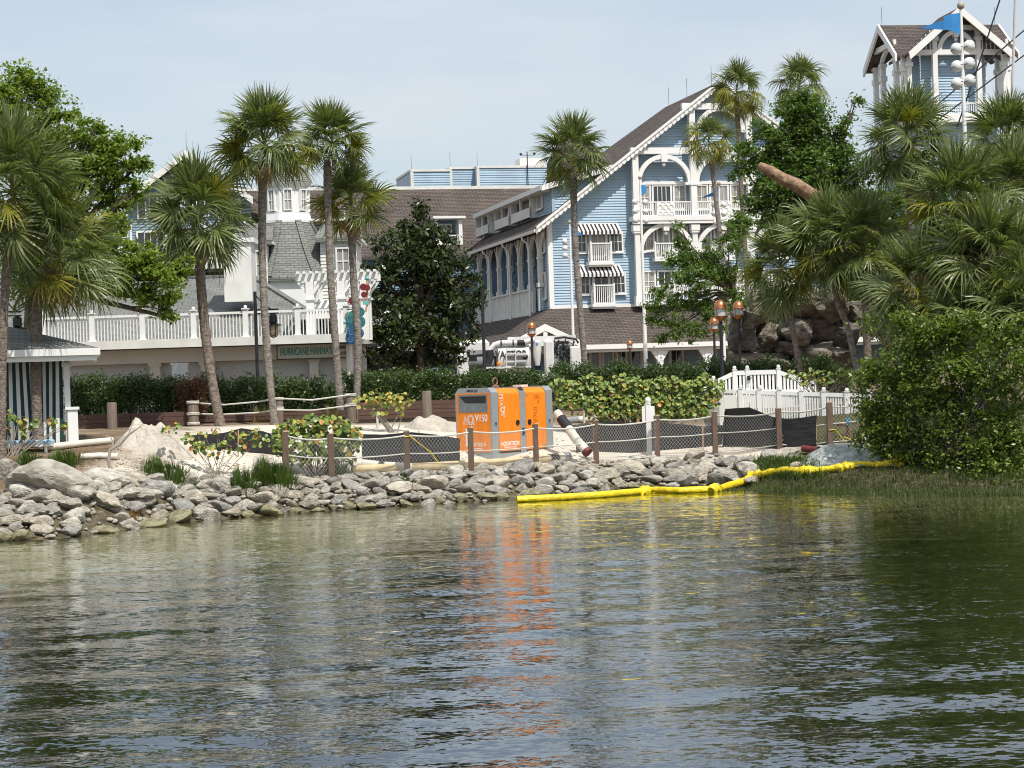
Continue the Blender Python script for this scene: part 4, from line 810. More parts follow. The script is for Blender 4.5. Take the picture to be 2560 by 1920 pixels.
# ================================================================== vegetation
LG = mat_leaf('palm_green', [(0, (.055, .084, .026)), (.4, (.105, .14, .042)), (.75, (.18, .21, .068)), (1, (.33, .33, .15))], .38, .26, .55)
LY = mat_leaf('palm_yellowing', [(0, (.085, .115, .018)), (.5, (.17, .18, .022)), (1, (.32, .27, .045))], .5, .3, .3)
LD = mat_leaf('palm_dead', [(0, (.20, .115, .05)), (.5, (.36, .23, .115)), (1, (.50, .37, .22))], .7, .2, .1)
def strip(vs, fs, pts, wd, side, tw):
    n0 = len(vs); m = len(pts)
    for i, p in enumerate(pts):
        q = i/(m-1); ww = wd*(1-max(0, (q-.45)/.55)**1.4*.96)*(.55+.45*min(1, q/.2)); d = side*ww*.5
        vs += [p-d+V((0, 0, tw*ww)), p+d-V((0, 0, tw*ww*.4))]
    for i in range(m-1): fs.append((n0+2*i, n0+2*i+1, n0+2*i+3, n0+2*i+2))
def fan_frond(seed, pl, bl, nl, droop, arc, mt, wd=.042, tipd=.3, fold=.25, name='frond'):
    """a fan leaf: petiole along +x, then blades radiating over an arc, the outer ends bending down"""
    rr = random.Random(seed); vs, fs = [], []; k = 5
    pet = [V((pl*i/k, 0, .10*pl*sin(pi*i/k*.7))) for i in range(k+1)]
    for s0 in (V((0, 1, 0)), V((0, 0, 1))):
        n0 = len(vs)
        for p in pet: vs += [p-s0*.014, p+s0*.014]
        for i in range(k): fs.append((n0+2*i, n0+2*i+1, n0+2*i+3, n0+2*i+2))
    tip = pet[-1]
    for i in range(nl):
        q = -1+2*i/(nl-1); a = q*arc+rr.gauss(0, .02); L = bl*(1-.30*abs(q)**1.6)*rr.uniform(.86, 1.07)
        st = tip+V((bl*.22*(1-abs(q)), 0, -.05*bl*(1-abs(q)))); d = V((cos(a), sin(a), 0)); side = V((-sin(a), cos(a), 0)); pts = []
        dr = droop*rr.uniform(.75, 1.3); bend = rr.gauss(0, .10)
        for j in range(6):
            s = j/5; p = st+d*(L*s*(1-.22*tipd*s*s))+side*(bend*L*s*s)
            p.z += fold*abs(sin(a))*L*s*(1-s)-dr*L*(s**2.0)-(tipd*L*max(0, s-.5)**1.5 if rr.random() < .8 else 0); pts.append(p)
        strip(vs, fs, pts, wd, side, rr.uniform(-.5, .5))
    me = bpy.data.meshes.new(name); me.from_pydata([tuple(v) for v in vs], [], fs); me.materials.append(mt); return me
SAB = {'y': [fan_frond(i, .70, .98, 30, .0, 1.75, LG, tipd=.03, fold=.35) for i in range(3)], 'm': [fan_frond(10+i, .80, 1.0, 34, .10+.04*i, 2.0, LG, tipd=.2+.1*i) for i in range(4)],
       'o': [fan_frond(20+i, .80, 1.0, 32, .2+.06*i, 2.1, LG, tipd=.4+.12*i) for i in range(4)], 'w': [fan_frond(30+i, .75, .95, 30, .2, 2.0, LY, tipd=.4) for i in range(3)], 'd': [fan_frond(40+i, .7, .9, 24, .45, 1.5, LD, tipd=.7, wd=.035) for i in range(3)]}
WAS = {'y': [fan_frond(50+i, .6, .85, 26, .05, 2.0, LG, tipd=.2) for i in range(2)], 'm': [fan_frond(55+i, .8, .9, 30, .35, 2.3, LG, tipd=1.0) for i in range(3)],
       'o': [fan_frond(60+i, .8, .9, 30, .6, 2.3, LG, tipd=1.3) for i in range(3)], 'w': [fan_frond(65+i, .8, .9, 28, .6, 2.2, LY, tipd=1.3) for i in range(2)], 'd': [fan_frond(68+i, .6, .8, 22, .8, 1.6, LD, tipd=1.0) for i in range(2)]}
def palm(name, lab, pix, Y, crown_px, rad_px, seed, wpx=18, kind=SAB, n=36, base=None, dead=2, yel=.15, grp=None, bark=TRUNK, lean=0, low=-58, cap=.0):
    """pix: trunk centre line in photo pixels from foot to crown; Y: its distance"""
    rr = random.Random(seed)
    pts = [P(x, y, Y) for x, y in pix]; b = base if base is not None else pts[0].copy()
    if base is None: b.z = gz(b.x, b.y)
    pts[0] = b.copy()
    if lean:
        for i, p in enumerate(pts): p.y += lean*i/(len(pts)-1)
    t = thing(name, lab, 'palm tree', b, 0, grp)
    # resample the trunk as a smooth curve
    m = 22; cur = []
    for i in range(m+1):
        s = i/m*(len(pts)-1); k = min(int(s), len(pts)-2); f = s-k
        p0, p1, p2, p3 = pts[max(k-1, 0)], pts[k], pts[k+1], pts[min(k+2, len(pts)-1)]
        cur.append(.5*((2*p1)+(p2-p0)*f+(2*p0-5*p1+4*p2-p3)*f*f+(3*p1-p0-3*p2+p3)*f**3))
    r = wpx*Y/F/2; rads = [r*(1.22 if i == 0 else 1.06 if i < 2 else .98 if i < m-3 else 1.1 if i < m else .8)*(1+.05*rr.uniform(-1, 1)) for i in range(m+1)]
    mb = MB()
    dense = []; dr = []
    for i in range(m):
        for j in range(3): dense.append(cur[i].lerp(cur[i+1], j/3)); dr.append((rads[i]*(1-j/3)+rads[i+1]*j/3)*(1+.045*(1 if (i*3+j) % 2 else -1)))
    dense.append(cur[-1]); dr.append(rads[-1]); mb.tube([p-b for p in dense], dr, 12); mb.build('trunk', bark, t, smooth=True)
    cc = P(*crown_px, Y)-b; cc.y = (cur[-1]-b).y; top = cur[-1]-b
    S = rad_px*Y/F/1.66; org = top.lerp(cc, .5)
    n = int(n*1.22)
    for i in range(n):
        q = (i+.5)/n; el = radians(88-(88-low)*q**1.05+rr.uniform(-9, 9)); az = i*2.39996+rr.uniform(-.25, .25)
        key = 'y' if el > radians(52) else 'm' if el > radians(8) else 'o'
        if key == 'o' and rr.random() < yel*2.2: key = 'w'
        elif key == 'm' and rr.random() < yel*.35: key = 'w'
        if i >= n-dead: key = 'd'; el = radians(rr.uniform(-80, -62))
        me = kind[key][rr.randrange(len(kind[key]))]
        o = link('frond', me, None, t); sc_ = S*rr.uniform(.88, 1.1)*(.82 if key == 'd' else 1)
        o.matrix_basis = Matrix.Translation(org+V((0, 0, .12*S*sin(el)))) @ Matrix.Rotation(az, 4, 'Z') @ Matrix.Rotation(-el, 4, 'Y') @ Matrix.Rotation(rr.uniform(-1.0, 1.0), 4, 'X') @ Matrix.Diagonal((sc_, sc_, sc_, 1))
    if cap:                                              # fibrous boots under the crown
        f = MB(); rr2 = random.Random(seed+5)
        for k in range(26):
            a = rr2.uniform(0, 2*pi); z0 = rr2.uniform(-.75, -.05); d = V((cos(a), sin(a), 0)); p = top+d*r*.9+V((0, 0, z0)); f.bar(p, p+d*.16+V((0, 0, .26)), .05, .02, d)
        f.build('leaf_boots', LD, t)
    return t
def ground_at(x, y, **k): return G(x, y, **k)
pb = ground_at(95, 1120)
palm('cabbage_palm', 'leaning cabbage palm with drooping brown frond beside the striped cabana', [(95, 1120), (90, 960), (91, 830), (98, 735), (128, 672)], pb.y, (165, 618), 178, 1, 27, n=38, base=pb, dead=2, yel=.1, cap=1)
pb = ground_at(4, 1150)
palm('cabbage_palm', 'cabbage palm whose crown spills in front of the oak', [(4, 1150), (6, 900), (14, 700), (28, 520)], pb.y, (40, 440), 195, 2, 22, n=40, base=pb, dead=1, yel=.12)
palm('cabbage_palm', 'stout short cabbage palm in front of the restaurant hedge', [(551, 1063), (522, 900), (503, 720), (497, 585)], 58, (492, 512), 148, 3, 25, n=44, dead=1, yel=.08, cap=1)
palm('cabbage_palm', 'tallest cabbage palm with full crown before the restaurant cupola', [(687, 1071), (668, 880), (656, 650), (657, 425)], 58.5, (664, 312), 138, 4, 20, n=44, dead=1, yel=.16, bark=TRUNKG, low=-46)
palm('cabbage_palm', 'tall cabbage palm with a thin grey trunk beside the name board', [(852, 1033), (838, 850), (824, 640), (818, 400)], 61, (842, 322), 106, 5, 19, n=38, dead=1, yel=.12, bark=TRUNKG, low=-42)
palm('cabbage_palm', 'short yellowing cabbage palm with a skirt of dead fronds', [(889, 1047), (895, 860), (884, 700), (878, 545)], 62, (878, 485), 112, 6, 19, n=36, dead=6, yel=.34, bark=TRUNKG)
palm('cabbage_palm', 'slender cabbage palm in front of the blue gable wall', [(1470, 975), (1456, 840), (1440, 640), (1432, 420)], 70, (1434, 355), 100, 7, 16.5, n=36, dead=1, yel=.14, bark=TRUNKG)
palm('fan_palm', 'thin fan palm with shaggy crown in front of the gable balcony', [(1832, 900), (1812, 700), (1790, 500), (1776, 380)], 112, (1768, 335), 78, 8, 12.5, WAS, n=26, dead=1, yel=.3, bark=TRUNKG)
palm('fan_palm', 'tall fan palm reaching above the gable peak', [(1875, 880), (1864, 640), (1850, 420), (1842, 240)], 116, (1843, 215), 84, 9, 12, WAS, n=28, dead=0, yel=.3)
palm('fan_palm', 'fan palm rising behind the leafy tree top', [(2010, 880), (2008, 640), (2004, 420), (2000, 230)], 118, (1998, 200), 88, 10, 12, WAS, n=28, dead=0, yel=.25)
palm('cabbage_palm', 'cabbage palm with a shaggy round crown below the lookout tower', [(2290, 900), (2283, 700), (2276, 540), (2270, 395)], 63, (2262, 310), 135, 11, 18, n=44, dead=3, yel=.1, low=-75)
palm('cabbage_palm', 'cabbage palm with tan dead fronds right of the flag pole', [(2545, 900), (2545, 700), (2540, 560), (2530, 395)], 62, (2510, 320), 125, 12, 20, n=40, dead=4, yel=.1)
palm('cabbage_palm', 'leaning cabbage palm in front of the rock outcrop', [(2012, 930), (1985, 840), (1966, 770), (1955, 705)], 66, (1950, 640), 122, 13, 15, n=36, dead=1, yel=.16, low=-72)
palm('cabbage_palm', 'cabbage palm with a bent grey trunk beside the rock outcrop', [(2152, 905), (2122, 830), (2096, 760), (2072, 655)], 65, (2058, 565), 132, 14, 15, n=38, dead=1, yel=.12, bark=TRUNKG, low=-72)
palm('cabbage_palm', 'upright cabbage palm with a dense crown beside the shipwreck bow', [(2172, 905), (2166, 820), (2162, 740), (2158, 665)], 64, (2150, 570), 132, 15, 20, n=46, dead=2, yel=.12, low=-74)
for i, (tx, ty, cx_, cy__, rad, Yd, lab) in enumerate(((2400, 560, 2395, 490, 165, 57, 'broad cabbage palm crown in front of the flag pole'), (2480, 690, 2485, 640, 175, 55.5, 'dense cabbage palm crown hanging over the mangrove'), (2300, 760, 2300, 715, 150, 56.5, 'low cabbage palm crown beside the shipwreck hull'),
      (2548, 800, 2545, 750, 150, 54.5, 'cabbage palm with a curtain of pale dead fronds'), (2420, 830, 2420, 790, 130, 55, 'small cabbage palm crown above the mangrove thicket'), (2545, 520, 2550, 470, 150, 58, 'cabbage palm crown under the dark crow nest platform'))):
    palm('cabbage_palm', lab, [(tx+30, 1010), (tx+20, (1010+ty)/2), (tx, ty)], Yd, (cx_, cy__), rad, 30+i, 20, n=44, dead=(7 if i == 3 else 3), yel=.12, low=-78)
# low palmetto fan without a trunk
pb = P(2225, 915, 58); pb.z = gz(pb.x, pb.y); t = thing('palmetto', 'trunkless blue green palmetto fan at the edge of the mangrove', 'palmetto', pb); rr = random.Random(77)
for i in range(13):
    o = link('frond', SAB['m'][i % 4], None, t); el = radians(rr.uniform(15, 75)); az = pi*.5+rr.uniform(0, 2*pi); o.matrix_basis = Matrix.Translation((0, 0, .5)) @ Matrix.Rotation(az, 4, 'Z') @ Matrix.Rotation(-el, 4, 'Y') @ Matrix.Diagonal((.8, .8, .8, 1))
# ------------------------------------------------------------------ broadleaf crowns
def leaf_mesh(name, C, size, mt, seed, asp=.5, up=.55, outw=None, curl=.0):
    g = np.random.default_rng(seed); n = len(C)
    nr = g.normal(size=(n, 3)); nr[:, 2] += up*2
    if outw is not None: nr += outw*1.1
    nr /= np.linalg.norm(nr, axis=1)[:, None]; a = g.normal(size=(n, 3)); a -= nr*(a*nr).sum(1)[:, None]; a /= np.linalg.norm(a, axis=1)[:, None]; b = np.cross(nr, a)
    s = size*g.uniform(.65, 1.3, size=(n, 1)); A = a*s*.5; B = b*s*.5*asp
    v = np.empty((n, 4, 3)); v[:, 0] = C-A; v[:, 1] = C+B-A*.1; v[:, 2] = C+A-nr*s*.10; v[:, 3] = C-B-A*.1
    me = bpy.data.meshes.new(name); me.vertices.add(n*4); me.vertices.foreach_set('co', v.reshape(-1)); me.loops.add(n*4); me.loops.foreach_set('vertex_index', np.arange(n*4, dtype=np.int32))
    me.polygons.add(n); me.polygons.foreach_set('loop_start', np.arange(0, n*4, 4, dtype=np.int32)); me.update(calc_edges=True); me.validate(); me.materials.append(mt); return me
def clumps(blobs, nleaf, sub_r, seed, dens=1.0, shell=.55, flat=.75):
    """blobs: (centre, (rx, ry, rz)); leaves gather in small clumps spread through each blob, with gaps between"""
    g = np.random.default_rng(seed); vol = np.array([r[0]*r[2] for _, r in blobs]); vol = vol/vol.sum(); C, O, S = [], [], []
    for (c, r), f in zip(blobs, vol):
        nl = int(nleaf*f); per = 46; ns = max(3, int(nl/per))
        d = g.normal(size=(ns, 3)); d /= np.linalg.norm(d, axis=1)[:, None]; q = g.uniform(0, 1, size=(ns, 1))**(1-shell)
        q = q*g.uniform(.72, 1.28, size=(ns, 1)); sc = np.array(c)+d*q*np.array(r); S.append(sc)
        idx = np.repeat(np.arange(ns), per); sr = sub_r*g.uniform(.4, 1.3, size=(ns, 1))
        p = sc[idx]+g.normal(size=(ns*per, 3))*sr[idx]*np.array([1, 1, flat])*.62; C.append(p); O.append(d[idx])
    return np.concatenate(C), np.concatenate(O), np.concatenate(S)
def broadleaf(name, lab, cat, base, blobpx, Y, nleaf, size, sub_r, mt, seed, bark=BARK, tr=.2, fork=None, dep=.9, grp=None, limbs=True, asp=.5, up=.55, crown='crown', Yf=None):
    b = V(base); t = thing(name, lab, cat, b, 0, grp); rr = random.Random(seed); k = Y/F; blobs = []
    for x, y, r in blobpx:
        c = P(x, y, Yf(x, y) if Yf else Y)-b; c.y += rr.uniform(-.6, .6)*r*k; blobs.append((tuple(c), (r*k, r*k*dep, r*k*.92)))
    C, O, S = clumps(blobs, nleaf, sub_r, seed); C[:, 2] = np.maximum(C[:, 2], .03)
    link(crown, leaf_mesh(crown, C, size, mt, seed, asp, up, O*.5), None, t)
    if limbs:
        mb = MB(); fk = V(fork)-b if fork is not None else V((0, 0, max(.4, min(c[2] for c, r in blobs)*.6)))
        mb.tube([(0, 0, -.1), fk*.35+V((rr.uniform(-.1, .1), 0, 0)), fk*.7, fk], [tr*1.35, tr*1.05, tr*.95, tr*.85], 9)
        for c, r in blobs:
            c = V(c); mid = fk.lerp(c, .5)+V((rr.uniform(-.3, .3), rr.uniform(-.3, .3), rr.uniform(.1, .5)))*r[0]; L_ = (c-fk).length
            mb.tube([fk, fk.lerp(mid, .5)+V((0, 0, .06*L_)), mid, c], [tr*.55, tr*.42, tr*.32, tr*.15], 6, False)
            for j in range(5):
                d = V((rr.gauss(0, 1), rr.gauss(0, 1), rr.gauss(0, .8))).normalized(); e = c+V((d.x*r[0], d.y*r[1], d.z*r[2]))*.9; q = mid.lerp(c, rr.uniform(.3, 1)); mb.tube([q, q.lerp(e, .5)+V((0, 0, .08)), e], [tr*.15, tr*.1, tr*.03], 4, False)
        mb.build('trunk', bark, t, smooth=True, uvs=False)
    return t
OAK = mat_leaf('oak_leaves', [(0, (.075, .125, .016)), (.4, (.125, .19, .024)), (.75, (.19, .26, .038)), (1, (.27, .33, .065))], .5, .38, .3)
DARKL = mat_leaf('dark_green_leaves', [(0, (.052, .098, .018)), (.45, (.095, .16, .030)), (.8, (.15, .225, .045)), (1, (.22, .29, .07))], .42, .4, .4)
MAGN = mat_leaf('magnolia_leaves', [(0, (.020, .034, .010)), (.5, (.038, .058, .014)), (.8, (.075, .095, .022)), (.9, (.14, .09, .035)), (1, (.19, .19, .06))], .33, .1, .5)
MANG = mat_leaf('mangrove_leaves', [(0, (.050, .085, .012)), (.4, (.095, .145, .019)), (.75, (.165, .225, .030)), (1, (.28, .31, .065))], .40, .3, .45)
HEDG = mat_leaf('hedge_leaves', [(0, (.028, .055, .014)), (.5, (.055, .095, .024)), (.85, (.10, .15, .038)), (1, (.17, .22, .07))], .4, .25, .45)
TW2 = mat('pale_twig_bark', (.30, .265, .22), .85, .3, 5)
ob_ = P(68, 860, 60); ob_.z = gz(ob_.x, ob_.y)
broadleaf('oak_tree', 'large spreading oak with bright green leaves behind the cabana', 'tree', ob_, [(50, 215, 62), (25, 270, 60), (105, 240, 48), (145, 285, 42), (75, 320, 62), (120, 370, 52), (30, 400, 60), (190, 345, 40), (232, 330, 36), (245, 385, 55), (300, 365, 48), (338, 410, 42), (285, 430, 50), (210, 430, 60), (150, 450, 60), (270, 490, 55), (330, 480, 36), (90, 480, 70), (60, 560, 70), (180, 540, 60), (290, 560, 50),
   (235, 620, 55), (315, 640, 55), (370, 655, 50), (405, 700, 46), (440, 690, 32), (365, 735, 36), (418, 752, 30), (425, 795, 20), (300, 715, 34), (95, 650, 60), (40, 680, 55), (150, 690, 45), (460, 655, 26)], 60, 40000, .15, .22, OAK, 101, tr=.30, fork=P(85, 730, 60), dep=.8, Yf=lambda x, y: 60.5 if y < 590 else 56.5)
b_ = P(2030, 880, 84); b_.z = gz(b_.x, b_.y)
broadleaf('broadleaf_tree', 'tall dense green tree between the hotel and the lookout tower', 'tree', b_, [(2005, 255, 42), (1975, 290, 40), (2030, 300, 46), (1985, 345, 60), (2050, 360, 55), (1935, 360, 40), (1905, 330, 26), (1955, 410, 60), (2020, 430, 70), (2095, 330, 26), (2100, 380, 44), (2118, 300, 16), (2110, 440, 56), (1895, 405, 36), (1860, 370, 26), (1850, 420, 28), (1915, 470, 55), (1990, 500, 66), (2070, 510, 66), (2150, 500, 56), (1880, 510, 30), (2170, 420, 40), (2140, 250, 12), (1935, 550, 45), (2010, 575, 50), (2100, 590, 60)], 84, 40000, .18, .30, DARKL, 102, tr=.16, fork=P(2020, 640, 84))
b_ = P(1860, 900, 98); b_.z = gz(b_.x, b_.y)
broadleaf('broadleaf_tree', 'sparse low oak with drooping boughs in front of the hotel balconies', 'tree', b_, [(1700, 605, 24), (1712, 650, 36), (1670, 650, 22), (1765, 640, 40), (1740, 690, 46), (1690, 700, 34), (1800, 690, 50), (1655, 740, 30), (1700, 755, 36), (1760, 760, 46), (1645, 800, 30), (1690, 815, 34), (1735, 830, 30), (1785, 815, 34), (1655, 845, 20), (1820, 610, 40), (1835, 760, 40), (1620, 770, 16), (1690, 570, 12), (1850, 560, 40)], 98, 16000, .17, .28, DARKL, 103, tr=.13, fork=P(1835, 740, 98))
b_ = P(1050, 940, 76); b_.z = gz(b_.x, b_.y)
broadleaf('magnolia_tree', 'dark glossy cone shaped magnolia in front of the hotel wing', 'tree', b_, [(1040, 515, 26), (1062, 535, 26), (1030, 560, 38), (1075, 575, 38), (1000, 595, 38), (1050, 610, 52), (1110, 610, 36), (1020, 650, 52), (1090, 660, 54), (965, 650, 34), (940, 610, 24), (1140, 655, 30), (950, 690, 40), (1000, 705, 56), (1070, 715, 64), (1130, 715, 48), (1175, 700, 24), (935, 735, 34), (985, 765, 60), (1060, 780, 70), (1130, 780, 54), (1180, 765, 30), (950, 820, 50), (1020, 835, 64), (1095, 840, 64), (1150, 835, 44), (1185, 735, 22), (940, 880, 34), (1000, 890, 50), (1075, 895, 56), (1135, 890, 40), (925, 780, 24)], 76, 17000, .24, .34, MAGN, 104, tr=.2, fork=P(1052, 800, 76), asp=.42, up=.35)
b_ = P(2380, 1150, 48.2); b_.z = gz(b_.x, b_.y)-.35
mg = [(2230, 1135, 44), (2285, 1165, 40), (2340, 1172, 40), (2400, 1175, 40), (2460, 1175, 42), (2520, 1172, 46), (2565, 1168, 50), (2290, 830, 46), (2340, 825, 52), (2400, 840, 60), (2250, 880, 52), (2320, 890, 66), (2400, 910, 74), (2200, 930, 46), (2190, 990, 44), (2250, 960, 66), (2330, 970, 80), (2420, 990, 80), (2490, 930, 60), (2545, 900, 56), (2530, 980, 64), (2480, 1050, 74), (2400, 1070, 80), (2320, 1060, 80), (2240, 1040, 66), (2190, 1060, 40), (2550, 1070, 60), (2300, 1120, 60), (2380, 1135, 56), (2460, 1125, 56), (2535, 1125, 56), (2235, 1095, 46), (2440, 800, 40), (2540, 830, 40), (2170, 900, 28), (2290, 795, 24)]
rr = random.Random(31); mg = [(x, y+(30 if y > 930 else 14), r) for x, y, r in mg]+[(rr.uniform(2170, 2560), rr.uniform(800, 900), rr.uniform(12, 24)) for _ in range(12)]+[(rr.uniform(2140, 2200), rr.uniform(900, 1120), rr.uniform(10, 20)) for _ in range(12)]+[(rr.uniform(2240, 2440), rr.uniform(785, 840), rr.uniform(12, 22)) for _ in range(8)]
broadleaf('mangrove_thicket', 'dense bright green mangrove thicket at the right bank', 'shrub', b_, mg, 48.5, 40000, .115, .25, MANG, 105, tr=.035, dep=.7, bark=BARK, Yf=lambda x, y: 49.9-(x-2170)*.0078)
b_ = P(2220, 900, 76); b_.z = gz(b_.x, b_.y)
broadleaf('broadleaf_tree', 'shaded tree filling the gap behind the right palm group', 'tree', b_, [(2110, 640, 60), (2200, 600, 70), (2290, 560, 70), (2380, 540, 70), (2460, 560, 70), (2150, 720, 60), (2230, 700, 70), (2120, 790, 50), (2200, 790, 60), (2330, 470, 60), (2230, 500, 50), (2300, 680, 60), (2400, 640, 60), (2520, 600, 60)], 77, 24000, .16, .36, DARKL, 106, tr=.24)
# ------------------------------------------------------------------ hedges
def hedge(name, lab, cat, x0, x1, ytop, ybot, Y, nleaf, seed, mt, size=.075, amp=.12, wd=1.0, sub=.15, part='foliage'):
    a, c = P(x0, ybot, Y), P(x1, ybot, Y); mid = (a+c)/2; bz = min(mid.z, gz(mid.x, Y)+.25); b = V((mid.x, Y, bz)); t = thing(name, lab, cat, b)
    nleaf = int(nleaf*2.3); size *= 1.15; g = np.random.default_rng(seed); ns = int(nleaf/30); xs = g.uniform(a.x, c.x, ns); hh = np.array([P(x0+(x1-x0)*(q-a.x)/(c.x-a.x), ytop, Y).z for q in xs])
    hh = hh+np.array([amp*2*noise.noise(V((q*1.5, seed, 0)))+amp*noise.noise(V((q*4.5, seed, 4))) for q in xs]); q = g.uniform(0, 1, ns)**.7
    zc = bz+q*(hh-bz); yc = Y+g.uniform(-wd/2, wd/2, ns); sc = np.stack([xs, yc, zc], 1); idx = np.repeat(np.arange(ns), 30)
    C = sc[idx]+g.normal(size=(ns*30, 3))*sub*.7; C -= np.array(b); link(part, leaf_mesh(part, C, size, mt, seed, .5, .35), None, t)
    mb = MB()
    for i in range(int((c.x-a.x)/.35)):
        x = a.x+.35*i+.1-b.x; mb.tube([(x, g.uniform(-.2, .2), -.1), (x+g.uniform(-.1, .1), g.uniform(-.2, .2), .5), (x+g.uniform(-.2, .2), g.uniform(-.2, .2), max(.6, (hh.mean()-bz)*.85))], [.03, .022, .008], 5, False)
    mb.build('stems', BARK, t, uvs=False); return t
hedge('hedge', 'clipped dark green hedge between the cabana and the reddish shrub', 'hedge', 176, 470, 950, 1038, 61, 9500, 1, HEDG)
hedge('hedge', 'ragged tall hedge shrubs below the restaurant name board', 'hedge', 500, 855, 955, 1056, 62.5, 8500, 2, HEDG, .085, .22, .7, .17)
hedge('hedge', 'dense green hedge right of the magnolia behind the pump', 'hedge', 865, 1400, 935, 1032, 63, 15000, 3, HEDG, .08, .12)
hedge('hedge', 'low hedge behind the sea grape bank before the hotel doors', 'hedge', 1385, 1760, 918, 980, 66, 8500, 4, HEDG, .085, .16)
hedge('hedge', 'dark low shrubs at the foot of the rock outcrop', 'hedge', 1755, 2120, 905, 950, 69, 6500, 5, HEDG, .09, .22)
RED = mat_leaf('reddish_leaves', [(0, (.06, .03, .02)), (.5, (.14, .06, .04)), (1, (.20, .12, .06))], .5, .25)
hedge('croton_shrub', 'reddish brown leafed shrub at the end of the clipped hedge', 'shrub', 452, 508, 955, 1020, 60.3, 1300, 6, RED, .08, .1, .5)
# ------------------------------------------------------------------ sea grapes: round leaves, each its own piece
SGC = {'g': mat('sea_grape_green', (.105, .165, .028), .42, .25, 6, spec=.45), 'l': mat('sea_grape_light', (.20, .25, .045), .42, .2, 6, spec=.45), 'y': mat('sea_grape_yellow', (.33, .29, .05), .5, .2, 6), 'o': mat('sea_grape_orange', (.44, .20, .035), .5, .25, 6), 'r': mat('sea_grape_russet', (.30, .13, .06), .55, .25, 6)}
def round_leaf(seed):
    rr = random.Random(seed); vs = [(0, 0, 0)]; n = 9
    for i in range(n): a = 2*pi*i/n; r = .5*(1+.08*rr.uniform(-1, 1))*(.86 if i == 0 else 1); vs.append((r*cos(a), r*sin(a)*1.08, .07*cos(2*a)+.05*rr.uniform(-1, 1)))
    return vs, [(0, i+1, (i+1) % n+1) for i in range(n)]
SGM = {}
for k, m_ in SGC.items():
    for j in range(3):
        vs_, fs_ = round_leaf(j*7+len(k)); me = bpy.data.meshes.new('leaf'); me.from_pydata(vs_, [], fs_); me.materials.append(m_); me.shade_smooth(); SGM[k, j] = me
def sea_grape(lab, base, blobpx, Y, n, size, seed, mix, cat='shrub', tr=.03, nstuff=0, twig=True, barkm=TW2, nb=1.0):
    b = V(base); t = thing('sea_grape_shrub', lab, cat, b); rr = random.Random(seed); k = Y/F; S = []
    blobs = [(P(x, y, Y)-b, r*k) for x, y, r in blobpx]; wts = [r*r for _, r in blobs]
    def pick():
        c, r = rr.choices(blobs, wts)[0]; d = V((rr.gauss(0, 1), rr.gauss(0, 1)-.5, rr.gauss(0, 1)+.25)).normalized(); p = c+d*r*rr.uniform(.55, 1.02); p.z = max(p.z, .05)
        nm = (d*.6+V((rr.gauss(0, .5), rr.gauss(0, .5)-.35, rr.gauss(0, .4)+.5))).normalized(); return p, nm.to_track_quat('Z', 'Y').to_matrix().to_4x4() @ Matrix.Rotation(rr.uniform(0, 6.28), 4, 'Z'), size*rr.uniform(.62, 1.2)
    keys = [q for q, _ in mix]; kw = [q for _, q in mix]
    for i in range(n):
        p, Mr, s = pick(); o = link('leaf', SGM[rr.choices(keys, kw)[0], rr.randrange(3)], None, t); o.matrix_basis = Matrix.Translation(p) @ Mr @ Matrix.Diagonal((s, s, s, 1))
    if nstuff:
        for key in keys:
            mb = MB(); vs_, fs_ = round_leaf(3)
            for i in range(int(nstuff*kw[keys.index(key)]/sum(kw))):
                p, Mr, s = pick(); mb.M = Matrix.Translation(p) @ Mr @ Matrix.Scale(s, 4); mb.add(vs_, fs_)
            tag(mb.build('leaf_mass', SGC[key], t, uvs=False), None, None, None, 'stuff')
    mb = MB()
    for c, r in blobs:
        for j in range(3 if twig else 1):
            if rr.random() > nb: continue
            e = c+V((rr.uniform(-1, 1), rr.uniform(-.7, .7), rr.uniform(-.4, 1)))*r*.85; o_ = V((rr.uniform(-.15, .15), rr.uniform(-.1, .1), -.05)); m_ = o_.lerp(e, .5)+V((rr.uniform(-.2, .2)*r, 0, rr.uniform(-.1, .3)*r)); mb.tube([o_, m_, e], [tr, tr*.7, tr*.25], 5, False)
    mb.build('branches', barkm, t, uvs=False); return t
sea_grape('lush green sea grape bush behind the first rope fence panels', G(790, 1195), [(700, 1085, 26), (735, 1068, 28), (775, 1062, 28), (815, 1065, 30), (855, 1072, 30), (885, 1085, 22), (700, 1110, 26), (750, 1100, 32), (800, 1105, 34), (850, 1110, 34), (890, 1115, 20), (720, 1140, 26), (770, 1145, 28), (830, 1145, 28), (870, 1140, 20)], G(790, 1195).y+.2, 290, .145, 1, [('g', 6), ('l', 5), ('y', .8), ('o', .4)], nstuff=520, tr=.012, barkm=BARK)
p_ = G(985, 1082); sea_grape('small yellow leafed sea grape tree with white crooked branches', p_, [(905, 1002, 20), (935, 995, 24), (970, 1000, 26), (1005, 1000, 20), (1025, 1005, 14), (940, 1030, 16), (1000, 1025, 16), (960, 1025, 18)], p_.y, 170, .115, 2, [('l', 4), ('y', 5), ('g', 2), ('o', .5)], tr=.028, nb=.5)
p_ = G(540, 1190); sea_grape('straggly sea grape with yellow and orange leaves beside the sand pile', p_, [(415, 1075, 14), (440, 1070, 14), (470, 1100, 20), (500, 1120, 22), (530, 1130, 24), (560, 1115, 20), (580, 1090, 16), (540, 1080, 14), (610, 1095, 18), (640, 1085, 18), (640, 1110, 18), (600, 1120, 18), (665, 1100, 16), (505, 1090, 14)], p_.y, 210, .11, 3, [('g', 4), ('l', 3), ('y', 2), ('o', 1.0)], tr=.011, nb=.35)
